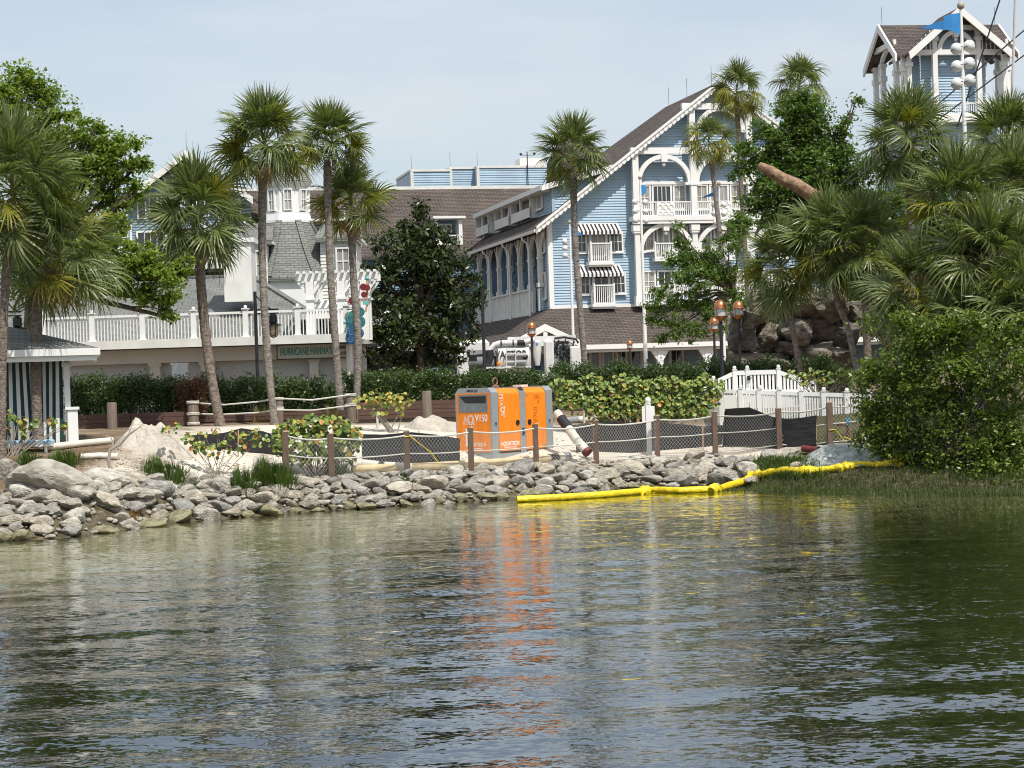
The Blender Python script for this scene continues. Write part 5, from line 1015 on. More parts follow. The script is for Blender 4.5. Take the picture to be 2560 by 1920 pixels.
p_ = G(30, 1140); sea_grape('thin sea grape sprig in front of the striped cabana curtain', p_, [(20, 1045, 20), (55, 1055, 18), (85, 1060, 14), (130, 1060, 14), (160, 1068, 10), (20, 1075, 14), (60, 1085, 12)], p_.y, 80, .13, 4, [('g', 4), ('l', 2), ('y', 3), ('r', 1)], tr=.02)
p_ = P(1590, 1056, 57); p_.z = gz(p_.x, 57)
bl = [(1400+26*i, 968+10*sin(i*1.7), 26+4*sin(i*2.3)) for i in range(16)]+[(1410+26*i, 1005+6*sin(i*2.1), 27) for i in range(15)]+[(1480+28*i, 1030, 24) for i in range(11)]
sea_grape('long sea grape bank with green yellow and orange leaves along the walk', p_, bl, 57, 300, .125, 5, [('g', 6), ('l', 7), ('y', 1.2), ('o', .22), ('r', .2)], nstuff=2400, tr=.014, barkm=BARK)
p_ = P(2050, 975, 61); p_.z = gz(p_.x, 61)
sea_grape('bright sea grape row behind the white ramp gate', p_, [(1980+24*i, 938+5*sin(i*2), 15) for i in range(7)]+[(2010+22*i, 955, 14) for i in range(6)], 61, 190, .12, 6, [('g', 4), ('l', 6), ('y', 1.5)], tr=.02)
# ------------------------------------------------------------------ grasses
GRM = mat_leaf('grass_blades', [(0, (.04, .075, .015)), (.5, (.075, .125, .024)), (1, (.14, .19, .045))], .5, .3); GRD = mat_leaf('dry_grass', [(0, (.09, .08, .03)), (.5, (.17, .145, .055)), (1, (.28, .24, .11))], .6, .25); GRO = mat_leaf('marsh_grass', [(0, (.045, .06, .018)), (.5, (.075, .10, .026)), (1, (.15, .16, .05))], .55, .25); RUST = mat_leaf('rusty_dry_grass', [(0, (.20, .10, .04)), (1, (.40, .25, .10))], .7, .2)
def blades(C, H_, wd, spread, seed, mt, name):
    rr = random.Random(seed); vs, fs = [], []
    for c, h in zip(C, H_):
        a = rr.uniform(0, 2*pi); l = abs(rr.gauss(0, spread)); d = V((cos(a), sin(a), 0)); s = V((-d.y, d.x, 0))*wd*.5*rr.uniform(.7, 1.3); k = len(vs); c = V(c); p1 = c+d*l*h*.35+V((0, 0, h*.6)); p2 = c+d*l*h+V((0, 0, h*(1-.35*min(1, l))))
        vs += [c-s, c+s, p1+s*.8, p1-s*.8, p2]; fs += [(k, k+1, k+2, k+3), (k+3, k+2, k+4)]
    me = bpy.data.meshes.new(name); me.from_pydata([tuple(v) for v in vs], [], fs); me.materials.append(mt); return me
def tussock(lab, x0, x1, yb, hpx, n, seed, mt, wd=.016, spread=.55, name='grass_tussock'):
    p = G((x0+x1)/2, yb); k = p.y/F; rr = random.Random(seed); C = []; Hh = []; hw_ = (x1-x0)/2*k
    for i in range(n):
        x = rr.triangular(-1, 1, 0)*hw_; y = rr.gauss(0, .22); C.append((x, y, gz(p.x+x, p.y+y)-p.z-.02)); Hh.append(hpx*k*rr.uniform(.55, 1.15)*(1-.35*abs(x)/hw_))
    o = link(name, blades(C, Hh, wd, spread, seed, mt, name)); o.location = p; return tag(o, lab, 'grass')
tussock('wide green grass tussock beside the twiggy sea grape', 325, 500, 1192, 58, 900, 1, GRM)
tussock('tall bushy grass tussock at the first rope fence post', 600, 760, 1215, 84, 1100, 2, GRM)
tussock('ragged grass tussock left of the bushy one', 555, 660, 1228, 70, 500, 3, GRM)
tussock('yellow green grass tussock behind the largest boulder', 25, 110, 1170, 50, 380, 4, GRM); tussock('green grass tussock at the leaning palm foot', 95, 215, 1162, 48, 500, 5, GRM)
tussock('grass tussock seen through the second net panel', 800, 880, 1190, 62, 420, 6, GRM); tussock('rust coloured dry grass tuft in the riprap', 318, 358, 1288, 28, 120, 7, RUST, name='grass_tuft'); tussock('dry straw tuft on the riprap crest behind the net', 1060, 1120, 1196, 18, 120, 8, RUST, name='grass_tuft')
tussock('low green weed tuft at the third fence post', 995, 1030, 1203, 24, 120, 9, GRM, .02, name='grass_tuft'); tussock('small weed tuft below the net', 920, 955, 1207, 18, 80, 10, GRM, .02, name='grass_tuft')
GL = ['wispy grass tuft %s' % q for q in ('beside the wrapped bollard', 'left of the stout palm foot', 'right of the stout palm foot', 'left of the tallest palm foot', 'beside the thin bollard', 'between the thin bollard and the grey trunk', 'at the foot of the thin grey palm', 'at the foot of the yellowing palm', 'beside the small sea grape tree')]
for i, x in enumerate(range(470, 1010, 60)): tussock(GL[i], x-34, x+34, 1058-(i % 3)*5-.012*(x-470), 50, 260, 40+i, GRM if i % 3 else GRD, .011, .5, 'grass_tuft')['group'] = 'grass tufts below the hedge'
# emergent marsh grass and weeds along the right edge
C, Hh, rr = [], [], random.Random(9)
for i in range(21000):
    x = rr.uniform(1690, 2600); q = rr.random(); y = (1252-(x-1690)*.018) if x < 1880 else 1236; y -= rr.uniform(0, 38 if x < 2180 or rr.random() < .5 else 75)*(.35+.65*min(1, max(0, (x-1690)/250))); u_, v_ = uv(x, y); Yd = H*F/-v_
    X = u_*Yd/F; d = Yd-shY(X)
    if d < -2.4: continue
    if d > .1: Yd = shY(X)+rr.uniform(-.5, 2.3 if x > 2150 else 1.2); X = u_*Yd/F
    z = max(gz(X, Yd), -.05); C.append((X, Yd, z)); Hh.append(rr.uniform(.05, .20)*(1.15 if d > -.3 else .75))
tag(link('marsh_grass', blades(C, Hh, .012, .6, 3, GRO, 'marsh_grass')), 'olive marsh grass growing out of the shallow right shore', None, None, 'stuff')
C, Hh = [], []
for i in range(2600):
    p = G(rr.triangular(1850, 2075, 1960), rr.uniform(1150, 1200)); C.append(tuple(p)); Hh.append(rr.uniform(.06, .26))
tag(link('weeds', blades(C, Hh, .022, .8, 4, GRM, 'weeds')), 'low green weeds on the bank behind the yellow boom', None, None, 'stuff')
# dead branch leaning from the rocks
DEADW = mat('dead_branch', (.33, .29, .25), .8, .2, 5)
a = G(278, 1185); mb = MB(); q = [a, P(271, 1150, a.y), P(276, 1124, a.y), P(298, 1112, a.y), P(322, 1086, a.y), P(352, 1066, a.y)]; mb.tube([p-a for p in q], [.045, .042, .04, .034, .028, .012], 7)
mb.tube([P(281, 1120, a.y)-a, P(282, 1102, a.y)-a, P(275, 1092, a.y)-a, P(262, 1088, a.y)-a], [.03, .022, .016, .008], 6); mb.tube([P(322, 1086, a.y)-a, P(327, 1072, a.y)-a], [.02, .008], 5)
o = mb.build('dead_branch', DEADW, smooth=True); o.location = a; tag(o, 'bare grey branch sticking up before the sand pile', 'branch')

# fallen leaves and bits of bark on the sand
C, rr = [], random.Random(21)
for i in range(1500):
    p = G(rr.uniform(20, 1500), rr.uniform(1090, 1205))
    if p.y < 62: C.append((p.x, p.y, p.z+.012))
tag(link('leaf_litter', leaf_mesh('leaf_litter', np.array(C), .11, mat_leaf('dry_litter', [(0, (.10, .07, .04)), (.5, (.20, .14, .08)), (1, (.34, .25, .14))], .8, .1, .1), 5, .4, 4.0)), 'dry leaf litter scattered over the sand and bank', None, None, 'stuff')
# ================================================================== orange pump
WLET = mat('white_lettering', (.78, .76, .72), .5, .04, 5); DARK = mat('dark_recess', (.02, .02, .02), .7, .2, 5); GREYD = mat('grey_duct', (.17, .19, .20), .5, .15, 6); RUB = mat('black_rubber', (.022, .022, .024), .6, .2, 4)
mc = G(1233, 1151); LX, LY_, LZ = 2.62, 1.30, 1.96; MA = radians(50)
pu = thing('pump_unit', 'orange and galvanised steel pump enclosure on a skid behind the net fence', 'pump', mc, MA)
f = MB(); f.box(-.03, LX+.03, -.03, .22, 0, .17).box(-.03, LX+.03, LY_-.22, LY_+.03, 0, .17); f.box(.002, .25, .22, LY_-.22, .03, .165).box(LX-.25, LX-.002, .22, LY_-.22, .03, .165); f.build('skid', GALV, pu)
f = MB()                                            # frame: posts with sloped shoulders
def shoulder(x0, x1):
    c = .13; f.prism([(x0, 0, .172), (x0, LY_, .172), (x0, LY_, LZ-c), (x0, LY_-c, LZ), (x0, c, LZ), (x0, 0, LZ-c)], (x1-x0, 0, 0))
shoulder(.004, .27); shoulder(LX*.455, LX*.545); shoulder(LX*.885, LX-.004); f.build('frame_post', GALV, pu)
f = MB(); f.box(.27, LX*.885, .10, LY_-.1, .18, LZ-.06); f.build('inner_case', GREYD, pu)
for i, (a, b) in enumerate(((.11, .452), (.548, .88))):
    x0, x1 = LX*a+.0, LX*b; x0 = max(x0, .275)
    d = MB(); d.cbox(x0, x1, -.012, .06, .23, LZ-.17, .012); o = d.build('door', ORANGE, pu)
    e = MB(); c = .115; e.prism([(x0, .0, LZ-.165), (x0, c, LZ-.035), (x0, c+.5, LZ-.03), (x0, c+.5, LZ-.06), (x0, c, LZ-.07), (x0, .035, LZ-.165)], (x1-x0, 0, 0)); e.build('roof_edge', ORANGE, o)
    hx = x1-.13 if i == 0 else x0+.13
    h = MB(Matrix.Translation((hx, -.02, .98)) @ Matrix.Rotation(pi/2, 4, 'X')); h.lathe([(.075, -.02), (.075, .012), (.05, .016), (.045, .004), (.001, .004)], n=14); h.build('latch', BLACK, o)
    MB().box(x0+.03, x0+.08, -.02, -.010, LZ-.25, LZ-.22).box(x1-.09, x1-.03, -.02, -.010, .27, .33).build('hinge_plate', GREYD, o)
for x in (.15, LX*.94): MB().box(x-.05, x+.05, -.012, .003, .92, 1.05).build('tie_down_plate', GALV, pu); MB().box(x-.028, x+.028, -.015, -.011, .95, 1.02).build('tie_down_slot', DARK, pu)
MB().box(LX*.48, LX*.52, -.01, .003, .62, .82).build('control_slot', DARK, pu)
MB().prism([(LX*.47, .02, LZ-.105), (LX*.53, .02, LZ-.105), (LX*.53, .10, LZ-.018), (LX*.47, .10, LZ-.018)], (0, -.012, .012)).build('display_window', DARK, pu)
Mf = Matrix(((0, 1, 0, 0), (-1, 0, 0, LY_), (0, 0, 1, 0), (0, 0, 0, 1)))      # x' runs along the front, seen left to right; y' = x
FZ0, FZ1 = .22, LZ-.14
f = MB(Mf); f.box(.06, LY_-.06, -.012, .0, FZ0, 1.30).box(.06, .13, -.012, 0, 1.30, FZ1).box(LY_-.13, LY_-.06, -.012, 0, 1.30, FZ1).box(.13, LY_-.13, -.012, 0, FZ1-.035, FZ1); fp = f.build('front_panel', ORANGE, pu)
f = MB(Mf); a0, a1, z0, z1 = .13, LY_-.13, 1.30, FZ1-.035; f.box(a0, a0+.05, -.02, .0, z0, z1).box(a1-.05, a1, -.02, .0, z0, z1).box(a0+.05, a1-.05, -.02, .0, z1-.05, z1).box(a0+.05, a1-.05, -.02, .0, z0, z0+.05)
f.build('air_inlet_frame', GREYD, pu)
f = MB(Mf); f.add([(a0+.05, -.014, z0+.05), (a1-.05, -.014, z0+.05), (a1-.05, -.014, z1-.05), (a0+.05, -.014, z1-.05)], [(0, 1, 2, 3)]); f.build('air_inlet_painted_shade', DARK, pu)  # flat dark sheet, painted shade for the inside of the inlet opening
f = MB(Mf); f.prism([(a0+.05, -.0145, z0+.05), (a1-.05, -.0145, z0+.05), (a1-.05, -.0145, z0+.24), (a0+.24, -.0145, z0+.25), (a0+.05, -.0145, z1-.07)], (0, -.004, 0)); f.build('air_inlet_duct', GREYD, pu)
Mt = Mf @ Matrix.Translation((0, -.016, 0))
def logo(M, s, parent):
    g = MB(M)                                        # open chevron and ringed letter drawn as double strokes
    for k, th in ((0, .055), (1, .05)):
        o_ = .13*k
        g.prism([(-.62+o_*1.3, 0, 0), (-.62+o_*1.3+th, 0, 0), (-.30+th*.2, 0, .9-o_*2.1), (-.30, 0, 1-o_*2.1)], (0, -.004, 0)); g.prism([(-.30, 0, 1-o_*2.1), (-.30-th*.2, 0, .9-o_*2.1), (.02-o_*1.3-th, 0, 0), (.02-o_*1.3, 0, 0)], (0, -.004, 0))
    for r_ in (.40, .27): g.arch(.42, .52, r_*.9, .07, -.004, 0, 0, 2*pi, 24, rz=r_*1.12)
    for o_ in (0, .12): g.prism([(.50+o_, 0, .30), (.58+o_, 0, .30), (.86+o_*.7, 0, -.03), (.78+o_*.7, 0, -.03)], (0, -.004, 0))
    g.v = [V(p) for p in g.v]; return g.build('emblem', WLET, parent)
logo(Mt @ Matrix.Translation((.44, 0, .96)) @ Matrix.Scale(.27, 4), 1, fp)
text(fp, 'V150', .27, Mt @ Matrix.Translation((.93, 0, 1.13)) @ FRONT, WLET, sx=.78); text(fp, 'AQUATECH', .15, Mt @ Matrix.Translation((.72, 0, .42)) @ FRONT, WLET, sx=.9); text(fp, 'PUMPING', .06, Mt @ Matrix.Translation((.80, 0, .31)) @ FRONT, WLET, sx=1.3)
MB(Mt).box(.36, .46, -.006, .0, .38, .86).build('data_plate', WLET, fp)
text(pu, 'APK39-154', .085, Mf @ Matrix.Translation((.62, -.004, LZ-.075)) @ FRONT, DARK)
Ms = Matrix.Translation((0, -.015, 0))
d1 = [o for o in pu.children if o.name.startswith('door')]
Mv = Ms @ Matrix.Translation((.42, 0, 1.12)) @ Matrix.Rotation(-pi/2, 4, 'Y'); logo(Mv @ Matrix.Translation((.15, 0, -.12)) @ Matrix.Scale(.19, 4), 1, d1[0]); text(d1[0], 'V150', .2, Mv @ Matrix.Translation((.50, 0, .02)) @ FRONT, WLET, sx=.8)
text(d1[0], 'AQUATECH', .15, Ms @ Matrix.Translation((.72, 0, .42)) @ FRONT, WLET, sx=.95, bold=.004); text(d1[0], 'PUMPING SYSTEM', .06, Ms @ Matrix.Translation((.72, 0, .32)) @ FRONT, WLET, sx=1.1)
SCR = mat('scrawl_marker', (.52, .12, .004), .5, .1, 3)
text(d1[1], '6" inch', .30, Ms @ Matrix.Translation((1.86, 0, 1.32)) @ Matrix.Rotation(radians(98), 4, 'Y') @ FRONT, SCR, 'scrawled_marking', .002, sx=1.0)
f = MB(); f.lathe([(.11, 0), (.11, .05), (.04, .07)], (.9, .62, LZ), 12); q = [V((.9+.10*cos(a), .62, LZ+.16+.10*sin(a))) for a in [2*pi*i/14 for i in range(15)]]; f.tube(q, .022, 6, False); f.build('lifting_eye', mat('rusty_steel', (.19, .115, .08), .8, .3, 8), pu)
MB().box(1.75, 2.05, .4, .7, LZ-.01, LZ+.05).build('roof_hatch', WHITE2, pu)
# suction hose from the pump, with a dark sleeve
PVC = mat('white_pvc', (.62, .59, .50), .5, .14, 3); PVCY = mat('sand_stained_pvc', (.56, .45, .26), .6, .25, 3)
Yh = mc.y+1.2; a = G(1470, 1150); q = [P(1392, 1032, Yh), P(1412, 1058, Yh-.3), P(1440, 1098, Yh-.8), P(1466, 1128, Yh-1.2)]; b_ = q[-1].copy(); b_.z = gz(b_.x, b_.y)
ho = thing('suction_hose', 'thick cream hose dropping from the pump side to the sand', 'hose', b_)
f = MB(); f.tube([p-b_ for p in q], [.12, .125, .125, .13], 12); f.build('hose', PVC, ho, smooth=True); f = MB(); f.tube([(q[0].lerp(q[1], .55))-b_, q[1]-b_, q[1].lerp(q[2], .35)-b_], .145, 12); f.build('sleeve', RUB, ho, smooth=True)
REDM = mat('red_coupling', (.16, .03, .028), .5, .2, 4); MB().tube([q[-1].lerp(q[-2], .05)-b_, q[-1]-b_+V((.05, -.03, -.05))], .14, 12).build('coupling', REDM, ho, smooth=True)
# ground pipes
def pipe(lab, pp, r, mt, name='pipe', extra=None, off=1.0):
    q = [G(x, y)+V((0, 0, r*off)) for x, y in pp]; o_ = q[0].copy(); o_.z -= r; t = thing(name, lab, 'pipe', o_); q = [p-o_ for p in q]
    MB().tube(q, r, 12).build('pipe_length', mt, t, smooth=True)
    for i, a_, b2, mt2, rr_ in (extra or []): MB().tube([q[i].lerp(q[i+1], a_), q[i].lerp(q[i+1], b2)], rr_, 14).build('coupling', mt2, t, smooth=True)
    return t
pipe('long cream pipe lying in front of the pump skid', [(880, 1182), (1060, 1176), (1240, 1165), (1372, 1156), (1422, 1151)], .10, PVCY, extra=[(3, .02, .4, RUB, .115), (3, .45, .7, PVC, .12), (3, .75, 1.0, GALV, .125)])
pipe('white pipe with a dark collar behind the net near the bushy grass', [(905, 1170), (962, 1175), (1030, 1180)], .11, PVC, extra=[(0, .75, 1.0, RUB, .13)])
pipe('white pipe lying at the foot of the tall sand pile', [(112, 1128), (200, 1118), (282, 1110)], .085, PVC); pipe('second white pipe below the tall sand pile', [(200, 1150), (250, 1147), (295, 1150)], .075, PVC)
pipe('white pipe behind the pump under the sea grape bank', [(1395, 1062), (1480, 1055), (1560, 1052)], .10, PVC, extra=[(0, .25, .55, GALV, .105)])
for x, y, h, lab in ((944, 1072, .42, 'thin white standpipe beside the small sea grape tree'), (934, 1160, .22, 'short white standpipe stub behind the net'), (1461, 1060, .42, 'thin cream standpipe beside the suction hose')):
    p = G(x, y); o = MB().tube([(0, 0, -.1), (0, 0, h)], .035, 8).lathe([(.045, h-.06), (.045, h)], n=8).build('standpipe', PVC); o.location = p; tag(o, lab, 'pipe')
p = G(2030, 1140); t = thing('drain_pipe', 'dark red pipe end lying on the bank by the plastic sheet', 'pipe', p); dk_ = mat('pipe_bore', (.015, .012, .012), .8, .1, 3)
f = MB(); a_ = P(2012, 1122, p.y)-p+V((0, .35, 0)); b2 = P(2046, 1126, p.y)-p; f.tube([a_, b2], .09, 14, False); n_ = (b2-a_).normalized(); f.tube([b2-n_*.02, b2+n_*.03], .112, 14); f.build('pipe_length', REDM, t, smooth=True); MB().tube([b2+n_*.032, b2+n_*.034], .085, 14).build('pipe_mouth', dk_, t)
# ================================================================== rope and net fence
FP = [(716, 1079, 1158), (830, 1084, 1207), (1019, 1078, 1190), (1179, 1069, 1185), (1341, 1060, 1174), (1491, 1051, 1159), (1644, 1039, 1146), (1789, 1029, 1136), (1949, 1021, 1119), (2076, 1006, 1113)]
NET = mat('net_cord', (.52, .52, .49), .8, .1, 9); POST = mat('fence_post_wood', (.14, .095, .070), .85, .28, 4, .01, stretch=(5, 5, .8)); CAPW = mat('cut_post_top', (.40, .27, .19), .85, .15, 5)
tops = []; foot = []
f0 = G(830, 1207); fe = thing('rope_fence', 'rope and net fence with square timber posts along the riprap crest', 'fence', f0)
for i, (x, yt, yb) in enumerate(FP):
    p = G(x, yb) if i else G(x, 1196); tp_ = P(x, yt, p.y); tops.append(tp_); foot.append(p); hgt = tp_.z-p.z; c = .075
    f = MB(Matrix.Translation(p-f0)); f.cbox(-c, c, -c, c, -.25, hgt, .012); o = f.build('post', POST, fe); f = MB(Matrix.Translation(tp_-f0)); f.add([(-c, -c, .001), (c, -c, .001), (c, c, .001), (-c, c, .001), (0, 0, .035)], [(0, 1, 4), (1, 2, 4), (2, 3, 4), (3, 0, 4)]); f.build('post_top', CAPW, o)
tops.append(tops[-1]+(tops[-1]-tops[-2])*.9+V((0, .3, 0))); foot.append(foot[-1]+(foot[-1]-foot[-2])*.9+V((0, .3, .1)))
for i in range(len(tops)-1):
    a, b, c_, d = tops[i]-f0, tops[i+1]-f0, foot[i]-f0, foot[i+1]-f0; n = 14
    line = lambda q, h0, sag: [c_.lerp(d, s/n).lerp(a.lerp(b, s/n), h0)-V((0, .02, sag*4*(s/n)*(1-s/n))) for s in range(n+1)]
    for h0, sg_, r in ((.91, .07, .022), (.50, .03, .016), (.07, .03, .015)):
        MB().tube(line(0, h0, sg_), r, 6).build('rope', ROPE, fe, smooth=True, uvs=False)
    m_ = MB(); U, Lw = line(0, .90, .07), line(0, .08, .03); wdt = (b-a).length; cell = .095; nn = int(wdt/cell); hgt = (U[0]-Lw[0]).length
    def at(s, h):
        s = min(max(s, 0), 1)*n; k = min(int(s), n-1); return Lw[k].lerp(Lw[k+1], s-k).lerp(U[k].lerp(U[k+1], s-k), h)
    dr_ = hgt/wdt*.8
    for j in range(-int(hgt/cell*.8)-1, nn+1):
        for sgn in (1, -1):
            s0 = j/nn if sgn > 0 else 1-j/nn; s1 = s0+sgn*dr_; h0, h1 = 0, 1
            if sgn > 0:
                if s0 < 0: h0 = -s0/dr_; s0 = 0
                if s1 > 1: h1 = (1-(s1-dr_))/dr_; s1 = 1
            else:
                if s0 > 1: h0 = (s0-1)/dr_; s0 = 1
                if s1 < 0: h1 = 1-(0-s1)/dr_; s1 = 0
            if h1 <= h0: continue
            m_.tube([at(s0+(s1-s0)*k/3, h0+(h1-h0)*k/3) for k in range(4)], .0032, 3, False)
    tag(m_.build('net', NET, fe, uvs=False), None, None, None, 'stuff')
f = MB()
for (x, y0, y1, x1) in ((1020, 1092, 1150, 1075), (2080, 1075, 1110, 2110)):
    k = 2 if x < 1500 else 9; p = tops[k]-f0; yy = (P(x, y0, tops[k].y)-f0); f.tube([yy+V((-.09, -.09, 0)), yy+V((.09, -.09, .02)), yy+V((.1, .06, 0))], .012, 5); f.tube([yy+V((.08, -.1, 0)), P(x1, (y0+y1)/2+8, tops[k].y)-f0, P(x1+25, y1+12, tops[k].y)-f0], .012, 5)
f.build('yellow_cord', YELLOW, fe)
# ================================================================== silt fence and stakes
SILT = mat('black_silt_fabric', (.020, .021, .024), .48, .5, 2.5, .04, spec=.5, stretch=(.6, .6, 3), bscale=2.2); STAKE = mat('raw_wood_stake', (.42, .29, .18), .85, .15, 4)
def silt(lab, pp, stakes, dY=0.0):
    q = []
    for x, yt, yb in pp:
        p = G(x, yb); p.y += dY; q.append((p, P(x, yt, p.y)))
    o_ = q[0][0].copy(); t = thing('silt_fence', lab, 'silt fence', o_); mb = MB(); n = 6; cols = []
    for i in range(len(q)-1):
        for s in range(n+(1 if i == len(q)-2 else 0)):
            k = s/n; a_, b2 = q[i][0].lerp(q[i+1][0], k), q[i][1].lerp(q[i+1][1], k); w_ = .035*sin(i*9+s*2.1); cols.append([a_.lerp(b2, h/6)+V((0, w_*sin(h*1.3)-.02*h, 0)) for h in range(7)])
    vs = [p-o_ for c in cols for p in c]; fs = [(i*7+j, (i+1)*7+j, (i+1)*7+j+1, i*7+j+1) for i in range(len(cols)-1) for j in range(6)]
    mb.add(vs, fs).build('fabric', SILT, t, smooth=True)
    for x, yt, yb in stakes:
        p = G(x, yb); p.y += dY-.05; a_ = P(x, yt, p.y); MB().bar(p-o_-V((0, 0, .1)), a_-o_, .035, .03).build('stake', STAKE, t)
    return t
silt('black silt fence sagging left of the pump', [(905, 1085, 1166), (960, 1086, 1168), (1030, 1080, 1170), (1090, 1086, 1168), (1150, 1096, 1166)], [(1047, 1076, 1160)])
silt('black silt fence stretched behind the white sign post', [(1440, 1072, 1132), (1500, 1055, 1130), (1580, 1056, 1133), (1640, 1056, 1128), (1700, 1060, 1122), (1762, 1066, 1118), (1806, 1062, 1112)], [(1597, 1047, 1126), (1757, 1046, 1125)])
silt('tall black silt fence leaning on the white picket fence', [(1806, 1062, 1120), (1812, 1022, 1118), (1872, 1018, 1118), (1930, 1042, 1120), (1975, 1048, 1118), (2040, 1038, 1116)], [(1874, 1006, 1050), (1910, 1040, 1112), (2011, 1043, 1108), (2040, 1036, 1098)])
silt('short black silt fence behind the twiggy sea grape', [(480, 1088, 1120), (560, 1082, 1125), (605, 1070, 1130), (660, 1078, 1135), (700, 1090, 1140)], [(596, 1075, 1142)])
# ================================================================== white sign post
p = G(1624, 1139); sp_ = thing('sign_post', 'white square post with two small blank sign boards and a ball finial', 'sign', p); zt_ = P(1624, 1010, p.y).z-p.z
f = MB(); f.box(-.07, .07, -.07, .07, -.1, zt_); f.build('post', WHITE, sp_); f = MB(); f.ball((0, 0, zt_+.10), .085, 12, 8, 1.25); f.lathe([(.09, zt_), (.09, zt_+.03)], n=12); f.build('finial', WHITE, sp_, smooth=True)
for s_ in (-1, 1): MB().box(s_*.125-.052, s_*.125+.052, -.03, -.005, zt_-.50, zt_-.06).build('sign_board', WHITE, sp_)
# ================================================================== white picket fence and ramp gate
def picket(lab, A, B, hA, hB, step, posts, pw=.046, rh=.11):
    A, B = V(A), V(B); o_ = A.copy(); t = thing('picket_fence', lab, 'fence', o_); d = B-A; Ln = V((d.x, d.y, 0)).length; rz = atan2(d.y, d.x); Mx = Matrix.Rotation(rz, 4, 'Z'); sl_ = d.z/Ln
    zt = lambda s: s*sl_+hA+(hB-hA)*s/Ln
    f = MB(Mx); f.prism([(0, -.035, zt(0)-rh), (Ln, -.035, zt(Ln)-rh), (Ln, -.035, zt(Ln)), (0, -.035, zt(0))], (0, .07, 0)); f.prism([(0, -.03, .06), (Ln, -.03, Ln*sl_+.06), (Ln, -.03, Ln*sl_+.14), (0, -.03, .14)], (0, .06, 0)); f.build('rail', WHITE, t)
    n = int(Ln/step); first = None
    for i in range(n):
        s = (i+.5)*Ln/n; hh = zt(s)-s*sl_-.22
        if first is None: first = MB().box(-pw/2, pw/2, -.014, .014, 0, 1).build('picket', WHITE, t); o = first
        else: o = first.copy(); COL.objects.link(o)
        o.matrix_basis = Mx @ Matrix.Translation((s, 0, s*sl_+.135)) @ Matrix.Diagonal((1, 1, hh, 1))
    for s in posts:
        s *= Ln; f = MB(Mx); f.box(s-.06, s+.06, -.065, .065, s*sl_-.15, zt(s)+.03); f.box(s-.075, s+.075, -.08, .08, zt(s)+.03, zt(s)+.055); f.ball((s, 0, zt(s)+.10), .06, 8, 6); f.build('post', WHITE, t)
    return t
a, b = P(1806, 1068, 57.6), P(2175, 1086, 56.2); picket('long white picket fence below the ramp gate', a, b, P(1806, 973, 57.6).z-a.z, P(2175, 985, 56.2).z-b.z, .075, [0, .135, .265, .40, .55, .70, .855, 1.0])
a, b = P(1765, 1066, 61), P(1806, 1070, 57.7); picket('short white picket fence return beside the sea grape bank', a, b, P(1765, 978, 61).z-a.z, P(1806, 973, 57.7).z-b.z, .09, [0])
for lab, (x0, y0, yb0), (x1, y1, yb1), ps in (('sloping white picket rail rising left of the ramp gate', (1785, 952, 985), (1838, 927, 985), [0]), ('white picket gate panel at the top of the ramp', (1838, 927, 985), (1948, 924, 985), [.0, .29, 1.0]), ('sloping white picket rail falling right of the ramp gate', (1949, 925, 985), (2036, 956, 985), [1.0])):
    a, b = P(x0, yb0, 62), P(x1, yb1, 62); picket(lab, a, b, P(x0, y0, 62).z-a.z, P(x1, y1, 62).z-b.z, .11, ps, .07, .14)
g_ = P(1872, 945, 61.9); o = MB().cbox(-.05, .05, -.04, .04, -.07, .07, .01).tube([(0, -.04, 0), (0, -.12, 0), (.09, -.12, 0)], .015, 6).build('gate_latch', BLACK); o.location = g_; tag(o, 'black latch box on the ramp gate post', 'latch')
# ramp deck the gate stands on
a, b = P(1780, 985, 61.0), P(2040, 985, 61.0); zz = min(a.z, b.z); o = MB().box(a.x-.3, b.x+.4, 61.2, 65, gz(5, 62)-.3, zz).build('ramp_deck', WHITE2); tag(o, 'low white ramp deck under the picket gate', 'ramp')
# ================================================================== street lamps with copper lanterns
def lamp(x, ytop, Y, s, lab):
    tp_ = P(x, ytop, Y); b = V((tp_.x, Y, gz(tp_.x, Y))); t = thing('street_lamp', lab, 'street lamp', b); h = tp_.z-b.z; z = h-.80*s
    f = MB(); f.lathe([(.16*s, 0), (.16*s, .25), (.10*s, .35), (.072*s, .5), (.062*s, z-.05), (.05*s, z)], n=12); f.build('pole', BLACK, t, smooth=True)
    f = MB(); f.lathe([(.05*s, z), (.09*s, z+.03*s), (.24*s, z+.17*s), (.26*s, z+.19*s), (.2*s, z+.2*s)], n=18); f.build('lantern_base', COPPER, t, smooth=True)
    f = MB(); f.lathe([(.195*s, z+.2*s), (.215*s, z+.47*s), (.1*s, z+.475*s)], n=18); f.build('lantern_glass', LGLASS, t, smooth=True)
    f = MB(); f.lathe([(.29*s, z+.465*s), (.29*s, z+.485*s), (.235*s, z+.50*s), (.225*s, z+.60*s), (.18*s, z+.70*s), (.09*s, z+.775*s), (.01, z+.80*s)], n=18); f.build('lantern_dome', COPPER, t, smooth=True)
    f = MB()
    for k in range(4):
        a = pi/4+k*pi/2; f.bar((.205*s*cos(a), .205*s*sin(a), z+.19*s), (.222*s*cos(a), .222*s*sin(a), z+.475*s), .015*s, .015*s)
    f.build('lantern_bars', COPPER, t)
lamp(1800, 749, 66, .92, 'nearest copper topped lamp rising behind the ramp gate'); lamp(1845, 751, 73, .90, 'copper topped lamp beside the thin palm trunk'); lamp(1784, 793, 92, .92, 'smaller copper topped lamp beside the ramp lamp pair'); lamp(1328, 804, 88, .90, 'copper topped lamp standing in front of the white truck'); lamp(1574, 850, 128, .85, 'small copper topped lamp in front of the hotel doors'); lamp(1850, 818, 120, .9, 'distant copper topped lamp half hidden behind the rock outcrop')
